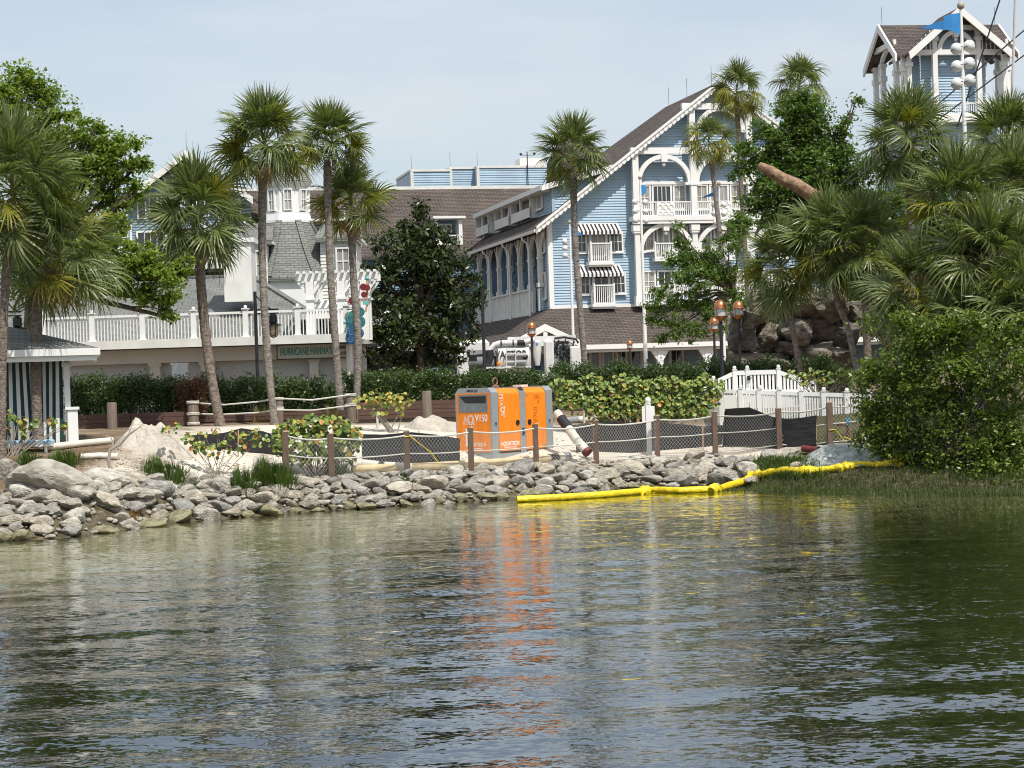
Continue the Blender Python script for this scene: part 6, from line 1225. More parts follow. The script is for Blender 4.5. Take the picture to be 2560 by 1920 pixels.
# black pole lights with hanging lanterns
AMB = mat('amber_glass', (.48, .38, .24), .3, .15, 4)
def hang(x, ytop, Y, side, lab, arm=.62, yl=None, wpx=9):
    tp_ = P(x, ytop, Y); b = V((tp_.x, Y, gz(tp_.x, Y))); t = thing('pole_light', lab, 'street lamp', b); h = tp_.z-b.z; r = wpx*Y/F/2; f = MB(); f.lathe([(r*1.8, 0), (r*1.8, .3), (r*1.05, .4), (r, h)], n=10); f.build('pole', BLACK, t, smooth=True)
    if arm:
        za = P(x, yl, Y).z-b.z; f = MB(); f.bar((0, 0, za), (side*arm, 0, za), .05, .05); f.bar((0, 0, za-.12), (side*arm, 0, za-.12), .04, .04); f.tube([(0, 0, za+.5), (side*arm*.35, 0, za+.18), (side*arm*.7, 0, za)], .02, 6); f.build('bracket', BLACK, t)
        c = (side*arm*.75, 0, za); f = MB(); f.lathe([(.05, -.12), (.13, -.2), (.14, -.42), (.10, -.44), (.28, -.50), (.28, -.52)], c, 14); f.build('lantern_hood', BLACK, t, smooth=True); f = MB(); f.lathe([(.17, -.52), (.17, -.72), (.13, -.84), (.01, -.88)], c, 14); f.build('lantern_glass', AMB, t, smooth=True)
        f = MB()
        for k in range(6):
            a = k*pi/3; q = [V(c)+V((rr_*cos(a), rr_*sin(a), zz_)) for rr_, zz_ in ((.185, -.52), (.185, -.73), (.14, -.86), (.0, -.92))]; f.tube(q, .012, 4)
        f.build('lantern_cage', BLACK, t)
hang(637, 729, 63.5, 1, 'black pole light with caged lantern beside the tallest cabbage palm', .75, 775, 8.5); hang(8, 705, 57, 1, 'black pole light with caged lantern behind the cabana roof', .5, 780, 9); hang(1205, 720, 70, 1, 'plain black pole standing before the magnolia', 0, None, 8)
# ================================================================== flag poles with clustered globe lights
FLAG = mat('blue_flag_cloth', (.035, .22, .52), .8, .12, 3); GLOBE = mat('white_globe', (.70, .70, .68), .35, .05, 4); GOLD = mat('tarnished_ball', (.36, .31, .24), .4, .15, 4)
def flagpole(x, ytop, Y, wpx, globes, lab, flag=None, gr=.22, ball=.2):
    tp_ = P(x, ytop, Y); b = V((tp_.x, Y, gz(tp_.x, Y))); t = thing('flag_pole', lab, 'flag pole', b); h = tp_.z-b.z; r = wpx*Y/F/2
    f = MB(); f.lathe([(r*1.15, 0), (r*1.0, h*.3), (r*.8, h*.55), (r*.5, h-.1), (r*.45, h)], n=12); f.build('pole', WHITE, t, smooth=True); f = MB(); f.ball((0, 0, h+ball*.8), ball, 12, 8); f.build('finial', GOLD, t, smooth=True)
    for gx, gy in globes:
        c = P(gx, gy, Y)-b; c.x = c.x; f = MB(); f.ball(c, gr, 14, 10); o = f.build('globe_light', GLOBE, t, smooth=True); s_ = 1 if c.x > 0 else -1; f = MB(); f.bar((0, 0, c.z), (c.x-s_*gr*.9, 0, c.z), .05, .05); f.tube([V(c)+V((gr*1.01*cos(a), -gr*1.01*abs(sin(a))*.9, gr*.35*cos(a))) for a in [pi*k/10 for k in range(11)]], .012, 4); f.build('globe_bracket', BLACK if gr > .19 else GALV, o)
    for poly in (flag or []):
        q = [P(px_, py_, Y)-b for px_, py_ in poly]; m = MB(); n = len(q)
        for i, p in enumerate(q): p.y += .12*sin(p.x*3.0)
        m.prism(q, (0, .012, 0)).build('flag', FLAG, t)
    return t
flagpole(1600, 448, 120, 9.5, [(1587, 505), (1613, 506), (1588, 528), (1614, 529), (1589, 551), (1615, 552)], 'white flag pole with six globe lights at the hotel gable column', [[(1602, 463), (1608, 461), (1616, 467), (1616, 480), (1609, 487), (1602, 488)]], .19, .12)
flagpole(1797, 464, 114, 9, [(1809, 512), (1786, 512), (1810, 534), (1786, 534), (1790, 557), (1815, 556)], 'white flag pole with blue pennant before the gable balcony', [[(1797, 468), (1786, 470), (1784, 480), (1753, 494), (1783, 491), (1797, 496)]], .18, .12)
flagpole(2402, 22, 66, 15, [(2391, 122), (2423, 115), (2392, 166), (2423, 158), (2392, 209), (2424, 201)], 'tall white flag pole with six globe lights and a long blue pennant', [[(2401, 32), (2378, 36), (2358, 42), (2356, 74), (2380, 79), (2401, 87)], [(2357, 52), (2330, 60), (2299, 69), (2332, 73), (2357, 76)]], .205, .13)
flagpole(1424, 559, 104, 8, [(1412, 604), (1413, 621), (1413, 639), (1437, 604), (1438, 621)], 'white flag pole with globe lights half hidden by the slender cabbage palm', [[(1426, 570), (1440, 572), (1458, 588), (1441, 589), (1427, 590)]], .16, .1)
flagpole(861, 525, 98, 8, [(853, 556), (871, 556), (853, 577), (871, 577)], 'white flag pole with globe lights behind the yellowing cabbage palm', None, .2, .1)
# ================================================================== vacuum truck
VY = 90.0; vb = P(1300, 960, VY); vb.z = gz(vb.x, VY); vt = thing('vacuum_truck', 'white vacuum tanker truck parked behind the hedge', 'truck', vb)
TWH = mat('truck_white', (.66, .66, .64), .4, .08, 1.5); TGR = mat('truck_grey', (.33, .34, .34), .45, .15, 3)
def T(x, y, dy=0): return P(x, y, VY+dy)-vb
f = MB(); f.box(T(1150, 925).x, T(1450, 925).x, -.5, .5, .75, 1.0); f.build('chassis', TGR, vt)
for x in (1180, 1385, 1420):
    for y_ in (-1.0, .75):
        w_ = MB(Matrix.Translation((T(x, 930).x, y_, .5)) @ Matrix.Rotation(-pi/2, 4, 'X')); w_.lathe([(.3, 0), (.5, .02), (.5, .26), (.3, .28)], n=18); o = w_.build('wheel', RUB, vt); w_ = MB(Matrix.Translation((T(x, 930).x, y_-.01, .5)) @ Matrix.Rotation(-pi/2, 4, 'X')); w_.lathe([(.29, 0), (.29, .02), (.1, .05)], n=14); w_.build('rim', GALV, o)
zc_ = T(1290, 896).z; r_ = .66; Mx = Matrix.Translation((0, 0, zc_)) @ Matrix.Rotation(pi/2, 4, 'Y'); f = MB(Mx)
xa, xb = T(1246, 890).x, T(1322, 890).x; f.lathe([(.05, xa-.12), (r_*.6, xa-.09), (r_, xa), (r_, xb), (r_*.6, xb+.1), (.05, xb+.12)], n=24); f.build('debris_tank', TWH, vt, smooth=True)
text(vt, 'VACTOR', .46, Matrix.Translation((T(1283, 884).x-.1, -.655, zc_+.18)) @ Matrix.Rotation(radians(-16), 4, 'X') @ FRONT, BLACK, sx=.78, bold=.012)
text(vt, '2100i', .16, Matrix.Translation((T(1300, 900).x, -.70, zc_-.2)) @ FRONT, BLACK)
f = MB(); xa2, xb2 = T(1160, 905).x, T(1236, 905).x; f.M = Matrix.Translation((0, -.3, T(1190, 905).z)) @ Matrix.Rotation(pi/2, 4, 'Y'); f.lathe([(.3, xa2), (.33, xa2+.03), (.33, xb2), (.3, xb2)], n=18); f.build('hose_drum', GREYD, vt, smooth=True)
f = MB(); f.tube([T(1222, 876, -.5), T(1226, 895, -.5), T(1216, 915, -.5), T(1205, 930, -.5)], [.2, .21, .21, .2], 12); f.build('suction_elbow', RUB, vt, smooth=True)
f = MB(); f.tube([T(1225, 878, -.45), T(1236, 862, -.45), T(1252, 857, -.45), T(1296, 857, -.45)], .13, 12); f.tube([T(1310, 857, -.45), T(1322, 853, -.45), T(1336, 850, -.45)], .13, 12); f.build('suction_pipe', TWH, vt, smooth=True)
for x in (1253, 1283): 
    c = T(x, 857, -.45); f = MB(); f.tube([c-V((.03, 0, 0)), c+V((.03, 0, 0))], .15, 12); f.build('pipe_clamp', BLACK, vt)
f = MB(); f.tube([T(1293, 857, -.45), T(1313, 857, -.45)], .135, 12); f.build('pipe_sleeve', RUB, vt, smooth=True)
f = MB(); f.bar(T(1270, 850, .1), T(1440, 845, .1), .3, .26); f.cbox(T(1268, 850).x, T(1285, 850).x, -.25, .3, T(1268, 853).z, T(1268, 846).z, .03); f.build('boom', TWH, vt)
f = MB(); c = T(1343, 880, -.35); f.lathe([(.11, T(1343, 914).z), (.20, T(1343, 882).z), (.20, T(1343, 855).z), (.15, T(1343, 852).z)], (c.x, -.35, 0), 16); f.build('cyclone', TWH, vt, smooth=True)
MB().box(c.x-.05, c.x+.05, -.565, -.545, T(1343, 863).z, T(1343, 858).z).build('blue_decal', FLAG, vt)
f = MB(); f.cbox(T(1360, 880).x, T(1384, 880).x, -.8, .8, 1.0, T(1370, 852).z, .08); f.cbox(T(1424, 880).x, T(1452, 880).x, -.7, .8, 1.0, T(1440, 866).z, .06); f.build('equipment_cabinet', TWH, vt)
f = MB(); f.cbox(T(1386, 880).x, T(1424, 880).x, .2, .8, 1.0, T(1400, 850).z, .05); f.build('rear_bulkhead', TGR, vt)
rr = random.Random(4); f = MB()
for i in range(30):
    x = rr.uniform(1384, 1442); y0 = rr.uniform(846, 880); a_ = T(x, y0, -.2); b2 = T(x+rr.uniform(-5, 5), y0+rr.uniform(20, 45), -.2); m_ = a_.lerp(b2, .5)+V((rr.uniform(-.2, .2), rr.uniform(-.2, .2), 0)); f.tube([a_, m_, b2], rr.uniform(.018, .04), 5)
f.tube([T(1386, 846, -.2), T(1410, 843, -.2), T(1440, 848, -.2), T(1446, 858, -.2)], .05, 6); f.build('hydraulic_hoses', RUB, vt, smooth=True)
f = MB()
for x in (1388, 1396, 1418, 1426): f.bar(T(x, 856, -.1), T(x, 930, -.1), .07, .07)
for y in (862, 890, 908): f.bar(T(1386, y, -.1), T(1428, y, -.1), .06, .06)
f.build('rear_frame', GALV, vt)
f = MB()
for x in (1266, 1289): f.tube([T(x, 872, -.9), T(x, 930, -.9)], .03, 6)
f.tube([T(1266, 872, -.9), T(1289, 872, -.9)], .03, 6)
for y in (884, 904, 916): f.tube([T(1266, y, -.9), T(1289, y, -.9)], .025, 6)
f.build('ladder', TWH, vt)
f = MB()
for y in (889, 906): f.M = Matrix.Translation((0, -.72, T(1290, y).z)) @ Matrix.Rotation(pi/2, 4, 'Y'); f.lathe([(.09, T(1268, y).x), (.1, T(1268, y).x+.05), (.1, T(1316, y).x), (.08, T(1316, y).x)], n=10)
f.build('side_tubes', TGR, vt, smooth=True)
c = T(1313, 892, -.7); f = MB(Matrix.Translation((c.x, -.70, c.z)) @ Matrix.Rotation(pi/2, 4, 'X')); f.lathe([(.13, -.03), (.13, .02), (.02, .02)], n=14); f.build('tank_port', BLACK, vt)
f = MB(); f.cbox(T(1142, 880).x, T(1172, 880).x, -.95, .95, .8, T(1150, 884).z, .12); f.build('cab', TWH, vt); f = MB(); f.cbox(T(1147, 880).x, T(1224, 880).x, -.7, .6, T(1180, 877).z, T(1180, 850).z, .15); f.build('blower_housing', TWH, vt)
MB().box(T(1145, 0).x-.0+(0), T(1165, 0).x, -.96, -.955, T(1150, 905).z, T(1150, 890).z).build('cab_window', GLASS, vt)
c = T(1247, 909, -.8); f = MB(); f.ball(c, .1, 10, 8); f.build('orange_beacon', ORANGE, vt, smooth=True)
MB().box(T(1180, 0).x, T(1300, 0).x, -.95, -.6, T(1240, 922).z, T(1240, 917).z).build('catwalk', TWH, vt)
o = MB().cbox(-.55, .55, -.7, .7, 0, .95, .08).build('equipment_trailer', TWH); c = P(1356, 945, 78); o.location = (c.x, 78, P(1356, 945, 78).z-.8); o['label'] = 'white rounded equipment lid showing above the hedge behind the pump'; o['category'] = 'equipment'
# ================================================================== striped cabana
CGRN = mat('cabana_green_stripe', (.018, .045, .045), .85, .15, 3); CWHT = mat('cabana_white_stripe', (.70, .70, .66), .85, .06, 3)
cb = G(170, 1112); CYd = cb.y; ca = thing('beach_cabana', 'beach cabana with grey shingle roof and green striped curtains', 'cabana', cb, radians(12.5))
K = lambda x, y: P(x, y, CYd)-cb
z0, z1 = K(120, 905).z, K(120, 890).z; xr = K(243, 890).x; xl = xr-4.2; D = 3.9; zap = K(0, 836).z+.1
slab([(xl, -.9, z1+.16), (xr, -.9, z1+.16), ((xl+xr)/2-.2, D/2-.9, zap+.15), ((xl+xr)/2-.6, D/2-.9, zap+.15)], .06).build('roof_slope', ROOFG, ca); slab([(xr, -.9, z1+.16), (xr, D-.9, z1+.16), ((xl+xr)/2-.2, D/2-.9, zap+.15)], .06).build('roof_slope', ROOFG, ca)
slab([(xr, D-.9, z1+.16), (xl, D-.9, z1+.16), ((xl+xr)/2-.6, D/2-.9, zap+.15), ((xl+xr)/2-.2, D/2-.9, zap+.15)], .06).build('roof_slope', ROOFG, ca); slab([(xl, D-.9, z1+.16), (xl, -.9, z1+.16), ((xl+xr)/2-.6, D/2-.9, zap+.15)], .06).build('roof_slope', ROOFG, ca)
MB().box(xl-.05, xr+.05, -.98, -.88, z1-.02, z1+.15).box(xl, xr-.03, -.9, -.82, z0, z1-.02).box(xr-.05, xr+.05, -.88, D-.9, z1-.02, z1+.15).box(xr-.12, xr-.03, -.82, D-.95, z0, z1-.02).build('fascia', WHITE, ca)
xp = K(169, 1000).x; 
for x in (xp, xl+.6):
    for y_ in (-.1, D-1.7):
        if y_ > 0 and x == xp: x -= .75
        MB().box(x-.07, x+.07, y_-.07, y_+.07, 0, z0+.05).box(x-.12, x+.12, y_-.12, y_+.12, z0-.14, z0-.03).build('post', WHITE, ca)
MB().cbox(xp-.02, xp+.24, -.3, .1, 0, K(180, 1024).z, .02).box(xp-.06, xp+.28, -.34, .14, K(180, 1024).z, K(180, 1024).z+.07).build('side_cabinet', WHITE, ca)
x = xp-.1; i = 0; cu = MB().box(xl+.5, xp-.1, .10, .13, z0-.02, z0+.03).build('curtain', CWHT, ca)
while x > xl+.6:
    w_ = .082; n = 3; cl = MB(); bil = lambda q, zz_: .05*sin(q*9)+.05*sin(q*3.1+zz_*1.3)*(1-zz_/z0)
    for j in range(n):
        xa, xb = x-w_*j/n, x-w_*(j+1)/n
        for h in range(8):
            za, zb2 = z0*h/8, z0*(h+1)/8; k = lambda xx, zz_: (xx+.06*sin(xx*5)*(1-zz_/z0), .02+bil(xx, zz_), zz_+.02); cl.add([k(xb, za), k(xa, za), k(xa, zb2), k(xb, zb2)], [(0, 1, 2, 3)])
    cl.build('curtain_stripe', CWHT if i % 2 else CGRN, cu, smooth=True); x -= w_; i += 1
# pale blue lounger in front of the cabana
p = G(60, 1128); LB = mat('pale_blue_vinyl', (.35, .55, .70), .4, .08, 3); lo = thing('sun_lounger', 'pale blue low lounger in front of the striped cabana', 'lounger', p); MB().cbox(-.75, .7, -.3, .3, .16, .26, .03).build('cushion', LB, lo)
MB().box(-.75, .7, -.3, .3, .10, .155).build('frame', WHITE, lo)
for x_ in (-.65, .6):
    for y_ in (-.25, .25): MB().box(x_-.03, x_+.03, y_-.03, y_+.03, -.05, .10).build('leg', WHITE, lo)
# ================================================================== plank retaining walls, timber bollards, ropes
def plankwall(lab, xa, xb, yt, yb, Y, rows=4, sec=2.3):
    a, b = P(xa, yb, Y), P(xb, yb, Y); za = min(a.z, gz(a.x, Y)); o_ = V((a.x, Y, za)); t = thing('plank_wall', lab, 'retaining wall', o_); zt_ = (P(xa, yt, Y).z+P(xb, yt, Y).z)/2-za; z0_ = (a.z+b.z)/2-za; Ln = b.x-a.x; ns = max(1, round(Ln/sec)); hgt = (zt_-z0_)/rows
    for i in range(ns):
        for j in range(rows): MB().box(i*Ln/ns+.006, (i+1)*Ln/ns-.006, -.02+.006*((i+j) % 2), .05, z0_+j*hgt+.005, z0_+(j+1)*hgt-.006).build('plank', WOODB, t)
    MB().box(0, Ln, .055, .2, -.1, zt_-.02).build('backing_beam', WOODG, t); n = int(Ln/.16)
    f = MB()
    for i in range(n): f.lathe([(.065, -.3), (.065, z0_-.01)], (i*.16+.08, .1, 0), 7)
    f.build('pile_row', WOODG, t); return t
plankwall('brown plank wall between the cabana and the wrapped bollard', 178, 478, 1033, 1080, 58.6); plankwall('brown plank wall behind the small sea grape tree', 895, 1150, 1002, 1046, 58.6); plankwall('shaded low plank edge below the ragged hedge', 482, 893, 1030, 1050, 60.4, 2)
def bollard(lab, x, yt, yb, wpx, Y, wraps=()):
    tp_ = P(x, yt, Y); b = V((tp_.x, Y, P(x, yb, Y).z)); t = thing('timber_bollard', lab, 'bollard', b); h = tp_.z-b.z; r = wpx*Y/F/2; f = MB(); f.lathe([(r*1.05, -.3), (r*1.03, h*.3), (r, h-.03), (r*.92, h)], n=14); f.build('pile', WOODG, t, smooth=True)
    for q in wraps:
        f = MB()
        for k in range(2): f.tube([V((r*1.08*cos(a), r*1.08*sin(a), h*q+k*.04+.006*sin(3*a))) for a in [2*pi*i/16 for i in range(17)]], .022, 6, False)
        f.build('rope_wrap', ROPE, t, smooth=True)
    return V((tp_.x, Y, 0)), tp_.z
bollard('weathered timber pile in front of the brown plank wall', 279, 1006, 1098, 25, 57.6); bollard('timber bollard wrapped with rope beside the reddish shrub', 482, 1004, 1068, 27, 58.4, (.12, .5, .95)); bollard('thin timber bollard beside the tallest cabbage palm', 697, 996, 1048, 20, 59.6, (.95, .5)); bollard('timber bollard behind the yellowing palm trunk', 876, 986, 1042, 24, 59.6, (.95, .5)); bollard('tall split timber pile beside the small sea grape tree', 1066, 977, 1062, 24, 57.8)
for lab, pp in (('upper white rope slung between the timber bollards', [(482, 1007), (560, 1012), (640, 1005), (697, 996), (780, 1000), (876, 987)]), ('lower white rope slung between the timber bollards', [(482, 1035), (560, 1036), (640, 1032), (697, 1025), (780, 1026), (876, 1014)])):
    q = [P(x, y, 59.0) for x, y in pp]; o_ = q[0].copy(); o = MB().tube([p-o_ for p in q], .025, 6).build('guard_rope', ROPE, smooth=True); o.location = o_; tag(o, lab, 'rope')
# menu board seen above the hedge
o = MB().box(-.25, .25, -.02, .02, 0, .8).box(-.28, .28, -.03, .03, .8, .86).box(-.03, .03, .0, .05, -1.2, 0).build('menu_board', WHITE); o.location = P(451, 975, 62.2); tag(o, 'white notice board behind the reddish shrub', 'sign')
# ================================================================== yellow containment boom
bp_ = [(1292, 1249), (1400, 1244), (1500, 1238), (1612, 1228), (1628, 1225), (1700, 1227), (1786, 1223), (1800, 1221), (1860, 1212), (1885, 1200), (1955, 1187), (2015, 1187), (2060, 1184), (2110, 1177), (2150, 1168), (2190, 1172), (2255, 1164), (2272, 1152)]
q = []
for x, y in bp_:
    if x < 1850: u_, v_ = uv(x, y); Yd = (H-.06)*F/-v_; q.append(V((u_*Yd/F, Yd, .06)))
    else: p = G(x, y); p.z = max(p.z, 0)+.09; q.append(p)
bo = thing('containment_boom', 'yellow vinyl floating boom trailing from the lake up the bank', 'boom', V((q[0].x, q[0].y, 0))); o_ = V(bo.location)
def seg(i0, i1, r, name='float_section', jag=0):
    pts = []; rs_ = []; rr = random.Random(i0)
    for i in range(i0, i1):
        for k in range(5): pts.append(q[i].lerp(q[i+1], k/5)-o_); rs_.append(r*(1+jag*rr.uniform(-1, 1)))
    pts.append(q[i1]-o_); rs_.append(r*.9); rs_[0] *= .85; f = MB(); f.tube(pts, rs_, 14); return f.build(name, YELLOW, bo, smooth=True)
seg(0, 3, .095, jag=.03); seg(4, 6, .095, jag=.03); seg(7, 9, .10, jag=.10); seg(9, 11, .10, jag=.22); seg(11, 13, .09, jag=.3); seg(13, 15, .085, jag=.3); seg(15, 17, .09, jag=.35)
for i in (3, 6, 9, 11, 13, 16):
    c = q[i]-o_; f = MB(); rr = random.Random(i); d = (q[i+1]-q[i]).normalized()
    for k in range(7):
        a_ = c+d*(k*.07-.2); w_ = .11*(1+.45*sin(k*1.6+i)); f.lathe([(w_, -.02), (w_*1.1, .0), (w_, .02)], (0, 0, 0), 3) if False else None
    f.tube([c+d*(k*.06-.2)+V((0, 0, .03*sin(k*2.0+i))) for k in range(8)], [.085, .115, .145, .10, .135, .12, .13, .08], 9); f.build('connector_sleeve', YELLOW, bo, smooth=True)
f = MB(); n = 40; sk = [q[0].lerp(q[3], k/12) for k in range(13)]+[q[4].lerp(q[6], k/6) for k in range(1, 7)]; vs = []
for p in sk: vs += [p-o_+V((0, .02, -.05)), p-o_+V((0, -.02, -.35))]
f.add(vs, [(2*i, 2*i+1, 2*i+3, 2*i+2) for i in range(len(sk)-1)]); f.build('skirt', YELLOW, bo)
MB().tube([q[-1]-o_, P(2235, 1145, q[-1].y)-o_, P(2200, 1125, q[-1].y+1)-o_, P(2110, 1092, q[-1].y+2.5)-o_], .013, 5).build('tow_line', YELLOW, bo)
# ================================================================== plastic sheeting on the bank
def sheet_mat():
    m, nt, b, o = _new('translucent_plastic_sheet'); L = nt.links.new; b.inputs['Base Color'].default_value = (.52, .57, .53, 1); b.inputs['Roughness'].default_value = .28; b.inputs['Specular IOR Level'].default_value = .7
    t = N(nt, 'ShaderNodeBsdfTransparent'); x = N(nt, 'ShaderNodeMixShader'); x.inputs[0].default_value = .42; n = N(nt, 'ShaderNodeTexNoise'); n.inputs['Scale'].default_value = 3.2; n.inputs['Detail'].default_value = 6; n.inputs['Distortion'].default_value = 1.2; tc = N(nt, 'ShaderNodeTexCoord'); L(tc.outputs['Object'], n.inputs['Vector'])
    r = N(nt, 'ShaderNodeMapRange'); r.inputs['From Min'].default_value = .35; r.inputs['From Max'].default_value = .65; r.inputs['To Min'].default_value = .15; r.inputs['To Max'].default_value = .6; L(n.outputs['Fac'], r.inputs['Value']); L(r.outputs[0], x.inputs[0]); L(b.outputs[0], x.inputs[1]); L(t.outputs[0], x.inputs[2]); L(x.outputs[0], o.inputs[0])
    bp = N(nt, 'ShaderNodeBump'); bp.inputs['Distance'].default_value = .10; L(n.outputs['Fac'], bp.inputs['Height']); L(bp.outputs[0], b.inputs['Normal']); return m
A, B = G(1990, 1180), G(2262, 1172); C_, D_ = G(2045, 1118), G(2225, 1116); o_ = A.copy(); nx, ny = 46, 24; vs = []
top = [P(x, y, A.y+2.0).z for x, y in ((2000, 1150), (2075, 1112), (2125, 1128), (2190, 1132), (2230, 1150), (2262, 1185))]
for j in range(ny+1):
    for i in range(nx+1):
        s, h = i/nx, j/ny; p = A.lerp(B, s).lerp(C_.lerp(D_, s), h); g_ = gz(p.x, p.y); e = min(s, 1-s, .5)*2; hump = (.06+.24*sin(pi*min(1, h*1.05))*min(1, e*2.2))*(1+.5*noise.noise(V((p.x*1.1, p.y*1.1, 2)))); fold = .07*abs(noise.noise(V((p.x*2.6+p.y*1.2, p.y*1.1-p.x, 7))))+.025*noise.noise(V((p.x*8, p.y*5, 1)))
        vs.append((p.x-o_.x, p.y-o_.y, g_+max(.03, hump*.8)+fold-o_.z))
me = bpy.data.meshes.new('plastic_sheet'); me.from_pydata(vs, [], [(j*(nx+1)+i, j*(nx+1)+i+1, (j+1)*(nx+1)+i+1, (j+1)*(nx+1)+i) for j in range(ny) for i in range(nx)]); o = link('plastic_sheet', me, sheet_mat(), None, True); o.location = o_; tag(o, 'crumpled translucent plastic sheeting draped over the bank', 'plastic sheet')
# valve with blue handle behind the net
p = G(2120, 1092); t = thing('hose_valve', 'small pipe valve with a blue handle behind the last net panel', 'valve', p); MB().tube([(0, 0, -.1), (0, 0, .32), (-.3, 0, .34)], .05, 8).build('pipe', REDM, t, smooth=True); MB().cbox(-.05, .05, -.06, .0, .3, .5, .015).build('handle', FLAG, t)
# ================================================================== painted swirl sign at the deck corner
TL = [mat('swirl_teal', (.02, .16, .17), .4, .15, 3), mat('swirl_blue', (.015, .07, .20), .4, .15, 3), mat('swirl_green', (.03, .22, .14), .4, .15, 3)]; LINE = mat('swirl_outline', (.18, .36, .40), .4, .1, 3); MRN = mat('maroon_paint', (.16, .02, .025), .45, .15, 3); TURQ = mat('turquoise_paint', (.12, .48, .44), .4, .08, 3); FLESH = mat('tan_paint', (.50, .33, .22), .5, .08, 3)
sb = P(888, 862, RY-.9); ss = thing('swirl_sign', 'painted teal and blue swirl cut-out sign on the deck corner', 'sign', sb); E = lambda x, y: P(x, y, RY-.9)-sb
for i, (x, y, r) in enumerate(((885, 790, 15), (876, 800, 12), (898, 805, 16), (872, 812, 8), (888, 820, 14), (880, 832, 12), (872, 838, 7), (896, 833, 14), (878, 850, 11), (888, 852, 10), (900, 780, 12))):
    c = E(x, y); rr_ = r*(RY-.9)/F; M_ = Matrix.Translation((c.x, -.03*(i % 3), c.z)) @ Matrix.Rotation(pi/2, 4, 'X'); MB(M_).lathe([(rr_, -.02), (rr_, .02), (.01, .021)], n=18).build('swirl', TL[(0 if y < 815 else 1) if i % 3 else (2 if y < 820 else 1)], ss)
    MB(Matrix.Translation((c.x, -.03*(i % 3)-.028, c.z)) @ Matrix.Rotation(pi/2, 4, 'X')).tube([(rr_*.8*(1-k/18)*cos(k*.6), rr_*.8*(1-k/18)*sin(k*.6), 0) for k in range(16)], .008, 4).build('swirl_line', LINE, ss)
for i, (x, y, r, m_) in enumerate(((880, 752, 9, MRN), (888, 762, 8, MRN), (893, 750, 7, MRN), (882, 747, 3, FLESH), (884, 756, 3, FLESH), (909, 718, 9, MRN), (918, 720, 8, MRN), (911, 737, 8, MRN))):
    c = E(x, y); rr_ = r*(RY-.9)/F; MB(Matrix.Translation((c.x, -.04-.01*i, c.z)) @ Matrix.Rotation(pi/2, 4, 'X')).lathe([(rr_, -.02), (rr_, .02), (.01, .022)], n=14).build('ornament', m_, ss)
MB().box(E(907, 755).x, E(921, 755).x, -.06, -.02, E(910, 762).z, E(910, 754).z).build('ornament', TURQ, ss); MB().ball(E(918, 696), 5*(RY-.9)/F, 12, 8).build('ornament_ball', TURQ, ss, smooth=True); MB().tube([E(914, 780), E(917, 765), E(918, 740), E(918, 700)], .035, 7).build('ornament_pole', FLESH, ss)
MB().box(E(868, 0).x-.03, E(868, 0).x+.03, 0, .04, -.05, E(868, 770).z).bar((E(866, 774).x, .0, E(866, 774).z), (E(900, 774).x, .0, E(900, 774).z), .03, .03).bar((E(866, 806).x, .0, E(866, 806).z), (E(900, 806).x, .0, E(900, 806).z), .03, .03).box(E(868, 0).x-.03, E(920, 0).x, .02, .06, -.06, .02).build('sign_bracket', BLACK, ss)
# ================================================================== shipwreck hull with bowsprit and rigging
SHIPW = mat('ship_tan_plank', (.44, .32, .20), .75, .22, 2, .01, stretch=(.6, 3, 3)); SPAR = mat('peeled_spar_wood', (.22, .125, .07), .85, .6, 5, .12, col2=(.45, .30, .19), det=9, stretch=(1, 1, 1), bscale=3); SHIPD = mat('ship_dark_timber', (.10, .065, .045), .8, .3, 3)
SY = 71.0; sb_ = P(2300, 900, SY); sb_.z = gz(sb_.x, SY); sh = thing('shipwreck', 'tan wooden shipwreck hull with a long bowsprit half hidden by palms', 'shipwreck', sb_); E = lambda x, y, dy=0: P(x, y, SY+dy)-sb_
f = MB(); f.tube([E(1896, 413, -1.2), E(1903, 417, -1.2), E(1925, 428, -1.1), E(1955, 446, -1.0), E(1990, 462, -.9), E(2020, 482, -.8), E(2110, 532, -.4), E(2235, 605, .4)], [.12, .16, .20, .215, .245, .25, .27, .30], 14); f.build('bowsprit', SPAR, sh, smooth=True)
f = MB(); f.tube([E(2046, 482, -.8), E(2050, 512, -.6)], [.19, .17], 10); f.build('spar_stub', SPAR, sh, smooth=True); f = MB(); f.tube([E(2018, 545, -.7), E(2022, 560, -.7)], [.14, .14], 10); f.tube([E(2206, 550, -.2), E(2222, 556, -.2)], [.2, .2], 10); f.build('spar_stub', SPAR, sh, smooth=True)
st_ = [E(2205, 640), E(2206, 690), E(2212, 740), E(2226, 800), E(2250, 860), E(2290, 905)]; rows = 12
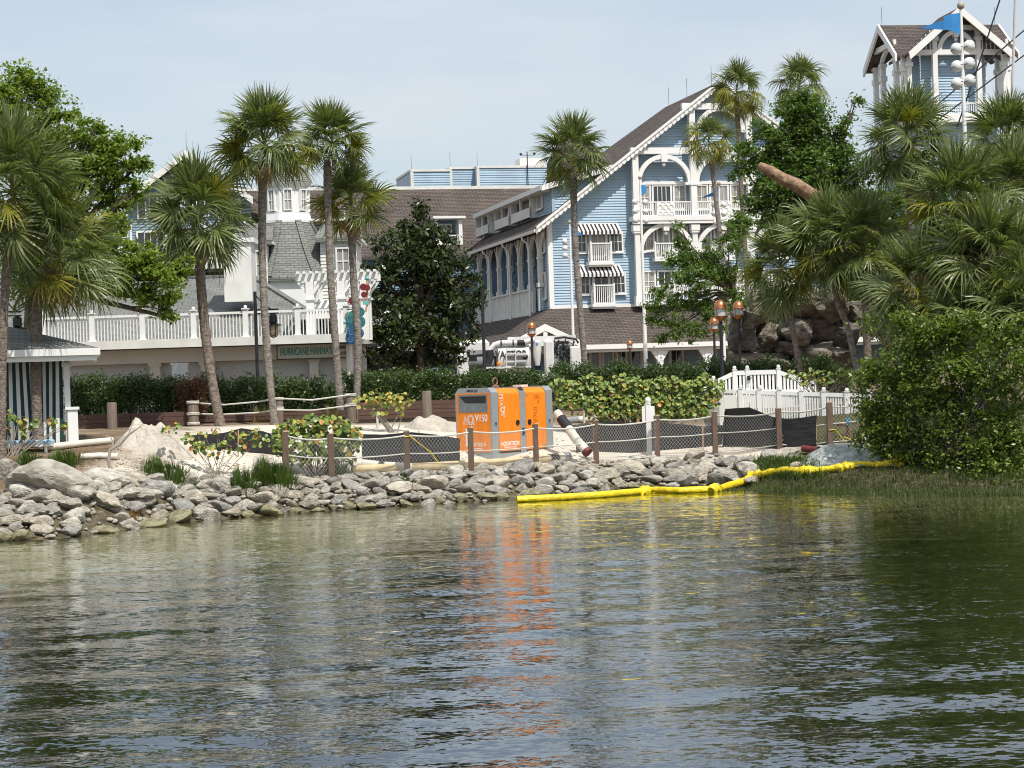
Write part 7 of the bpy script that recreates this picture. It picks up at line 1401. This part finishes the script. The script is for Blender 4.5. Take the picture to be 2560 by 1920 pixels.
for s_ in (-1, 1):
    for j in range(rows):
        f = MB(); q0, q1 = j/rows, (j+1)/rows-.006
        def sp(q): 
            k = q*5; i = min(int(k), 4); return st_[i].lerp(st_[i+1], k-i)
        pts = []
        for q in (q0, q1):
            a = sp(q); row = []
            for k in range(9):
                g_ = k/8; row.append(V((a.x+g_*9.5, (s_*(2.4*(1-(q)**2.2)*sin(min(1, g_*1.5)*pi/2)) if True else 0), a.z+(1.1*(1-g_)*(1-g_)-.2)*(1-q)*.35-.0)))
            pts.append(row)
        vs = pts[0]+pts[1]; f.add(vs+[v+V((0, -s_*.06, 0)) for v in vs], [(k, k+1, k+10, k+9) for k in range(8)]+[(k+18, k+27, k+28, k+19) for k in range(8)]+[(k, k+18, k+19, k+1) for k in range(8)]); f.build('hull_plank', SHIPW, sh)
f = MB(); f.tube(st_, .13, 8); f.build('stem_post', SPAR, sh, smooth=True); MB().box(E(2212, 0).x, E(2212, 0).x+9.3, -2.0, 2.0, E(2212, 668).z-.1, E(2212, 668).z).build('ship_deck', SHIPW, sh)
f = MB(); f.tube([E(2195, 690, -.3), E(2213, 677, -.3), E(2230, 676, -.3)], [.05, .09, .07], 8); f.build('iron_hook', BLACK, sh, smooth=True)
MB().tube([E(2700, 900), E(2685, 400), E(2670, -350)], [.38, .34, .24], 12).build('mast', SHIPD, sh, smooth=True)
zz = E(2540, 390).z; f = MB(); x0, x1 = E(2528, 380).x, E(2790, 380).x; f.box(x0, x1, -1.4, 1.6, zz-.9, zz); f.prism([(x0, -1.4, zz-.9), (x1, -1.4, zz-.9), (x1-1, -1.4, zz-2.2), (x0+.5, -1.4, zz-1.4)], (0, 3, 0)); f.build('crow_nest_platform', BLACK, sh)
f = MB(); zt_ = E(2550, 300).z
for i in range(22): c = x0+.05+i*(x1-x0)/22; f.box(c-.015, c+.015, -1.4, -1.37, zz, zt_+min(.9, i*.12))
for i in range(12): f.box(x0, x0+.03, -1.4+i*.26, -1.37+i*.26, zz, zt_)
f.bar((x0, -1.38, zt_), (x0+1.9, -1.38, zt_+.95), .06, .06); f.build('crow_nest_railing', BLACK, sh)
for xa, ya, xb, yb in ((2506, -20, 2392, 320), (2620, 24, 2104, 460), (2620, 93, 2118, 462), (2640, 170, 2210, 505)):
    MB().tube([E(xb, yb, -.6), E((xa+xb)/2, (ya+yb)/2+4, -.6), E(xa, ya, -.6)], .028, 5).build('rigging_cable', BLACK, sh)
MB().tube([E(2539, -20, -1.5), E(2531, 220, -1.5), E(2521, 445, -1.5)], .05, 7).build('rigging_rope', ROPE, sh, smooth=True)
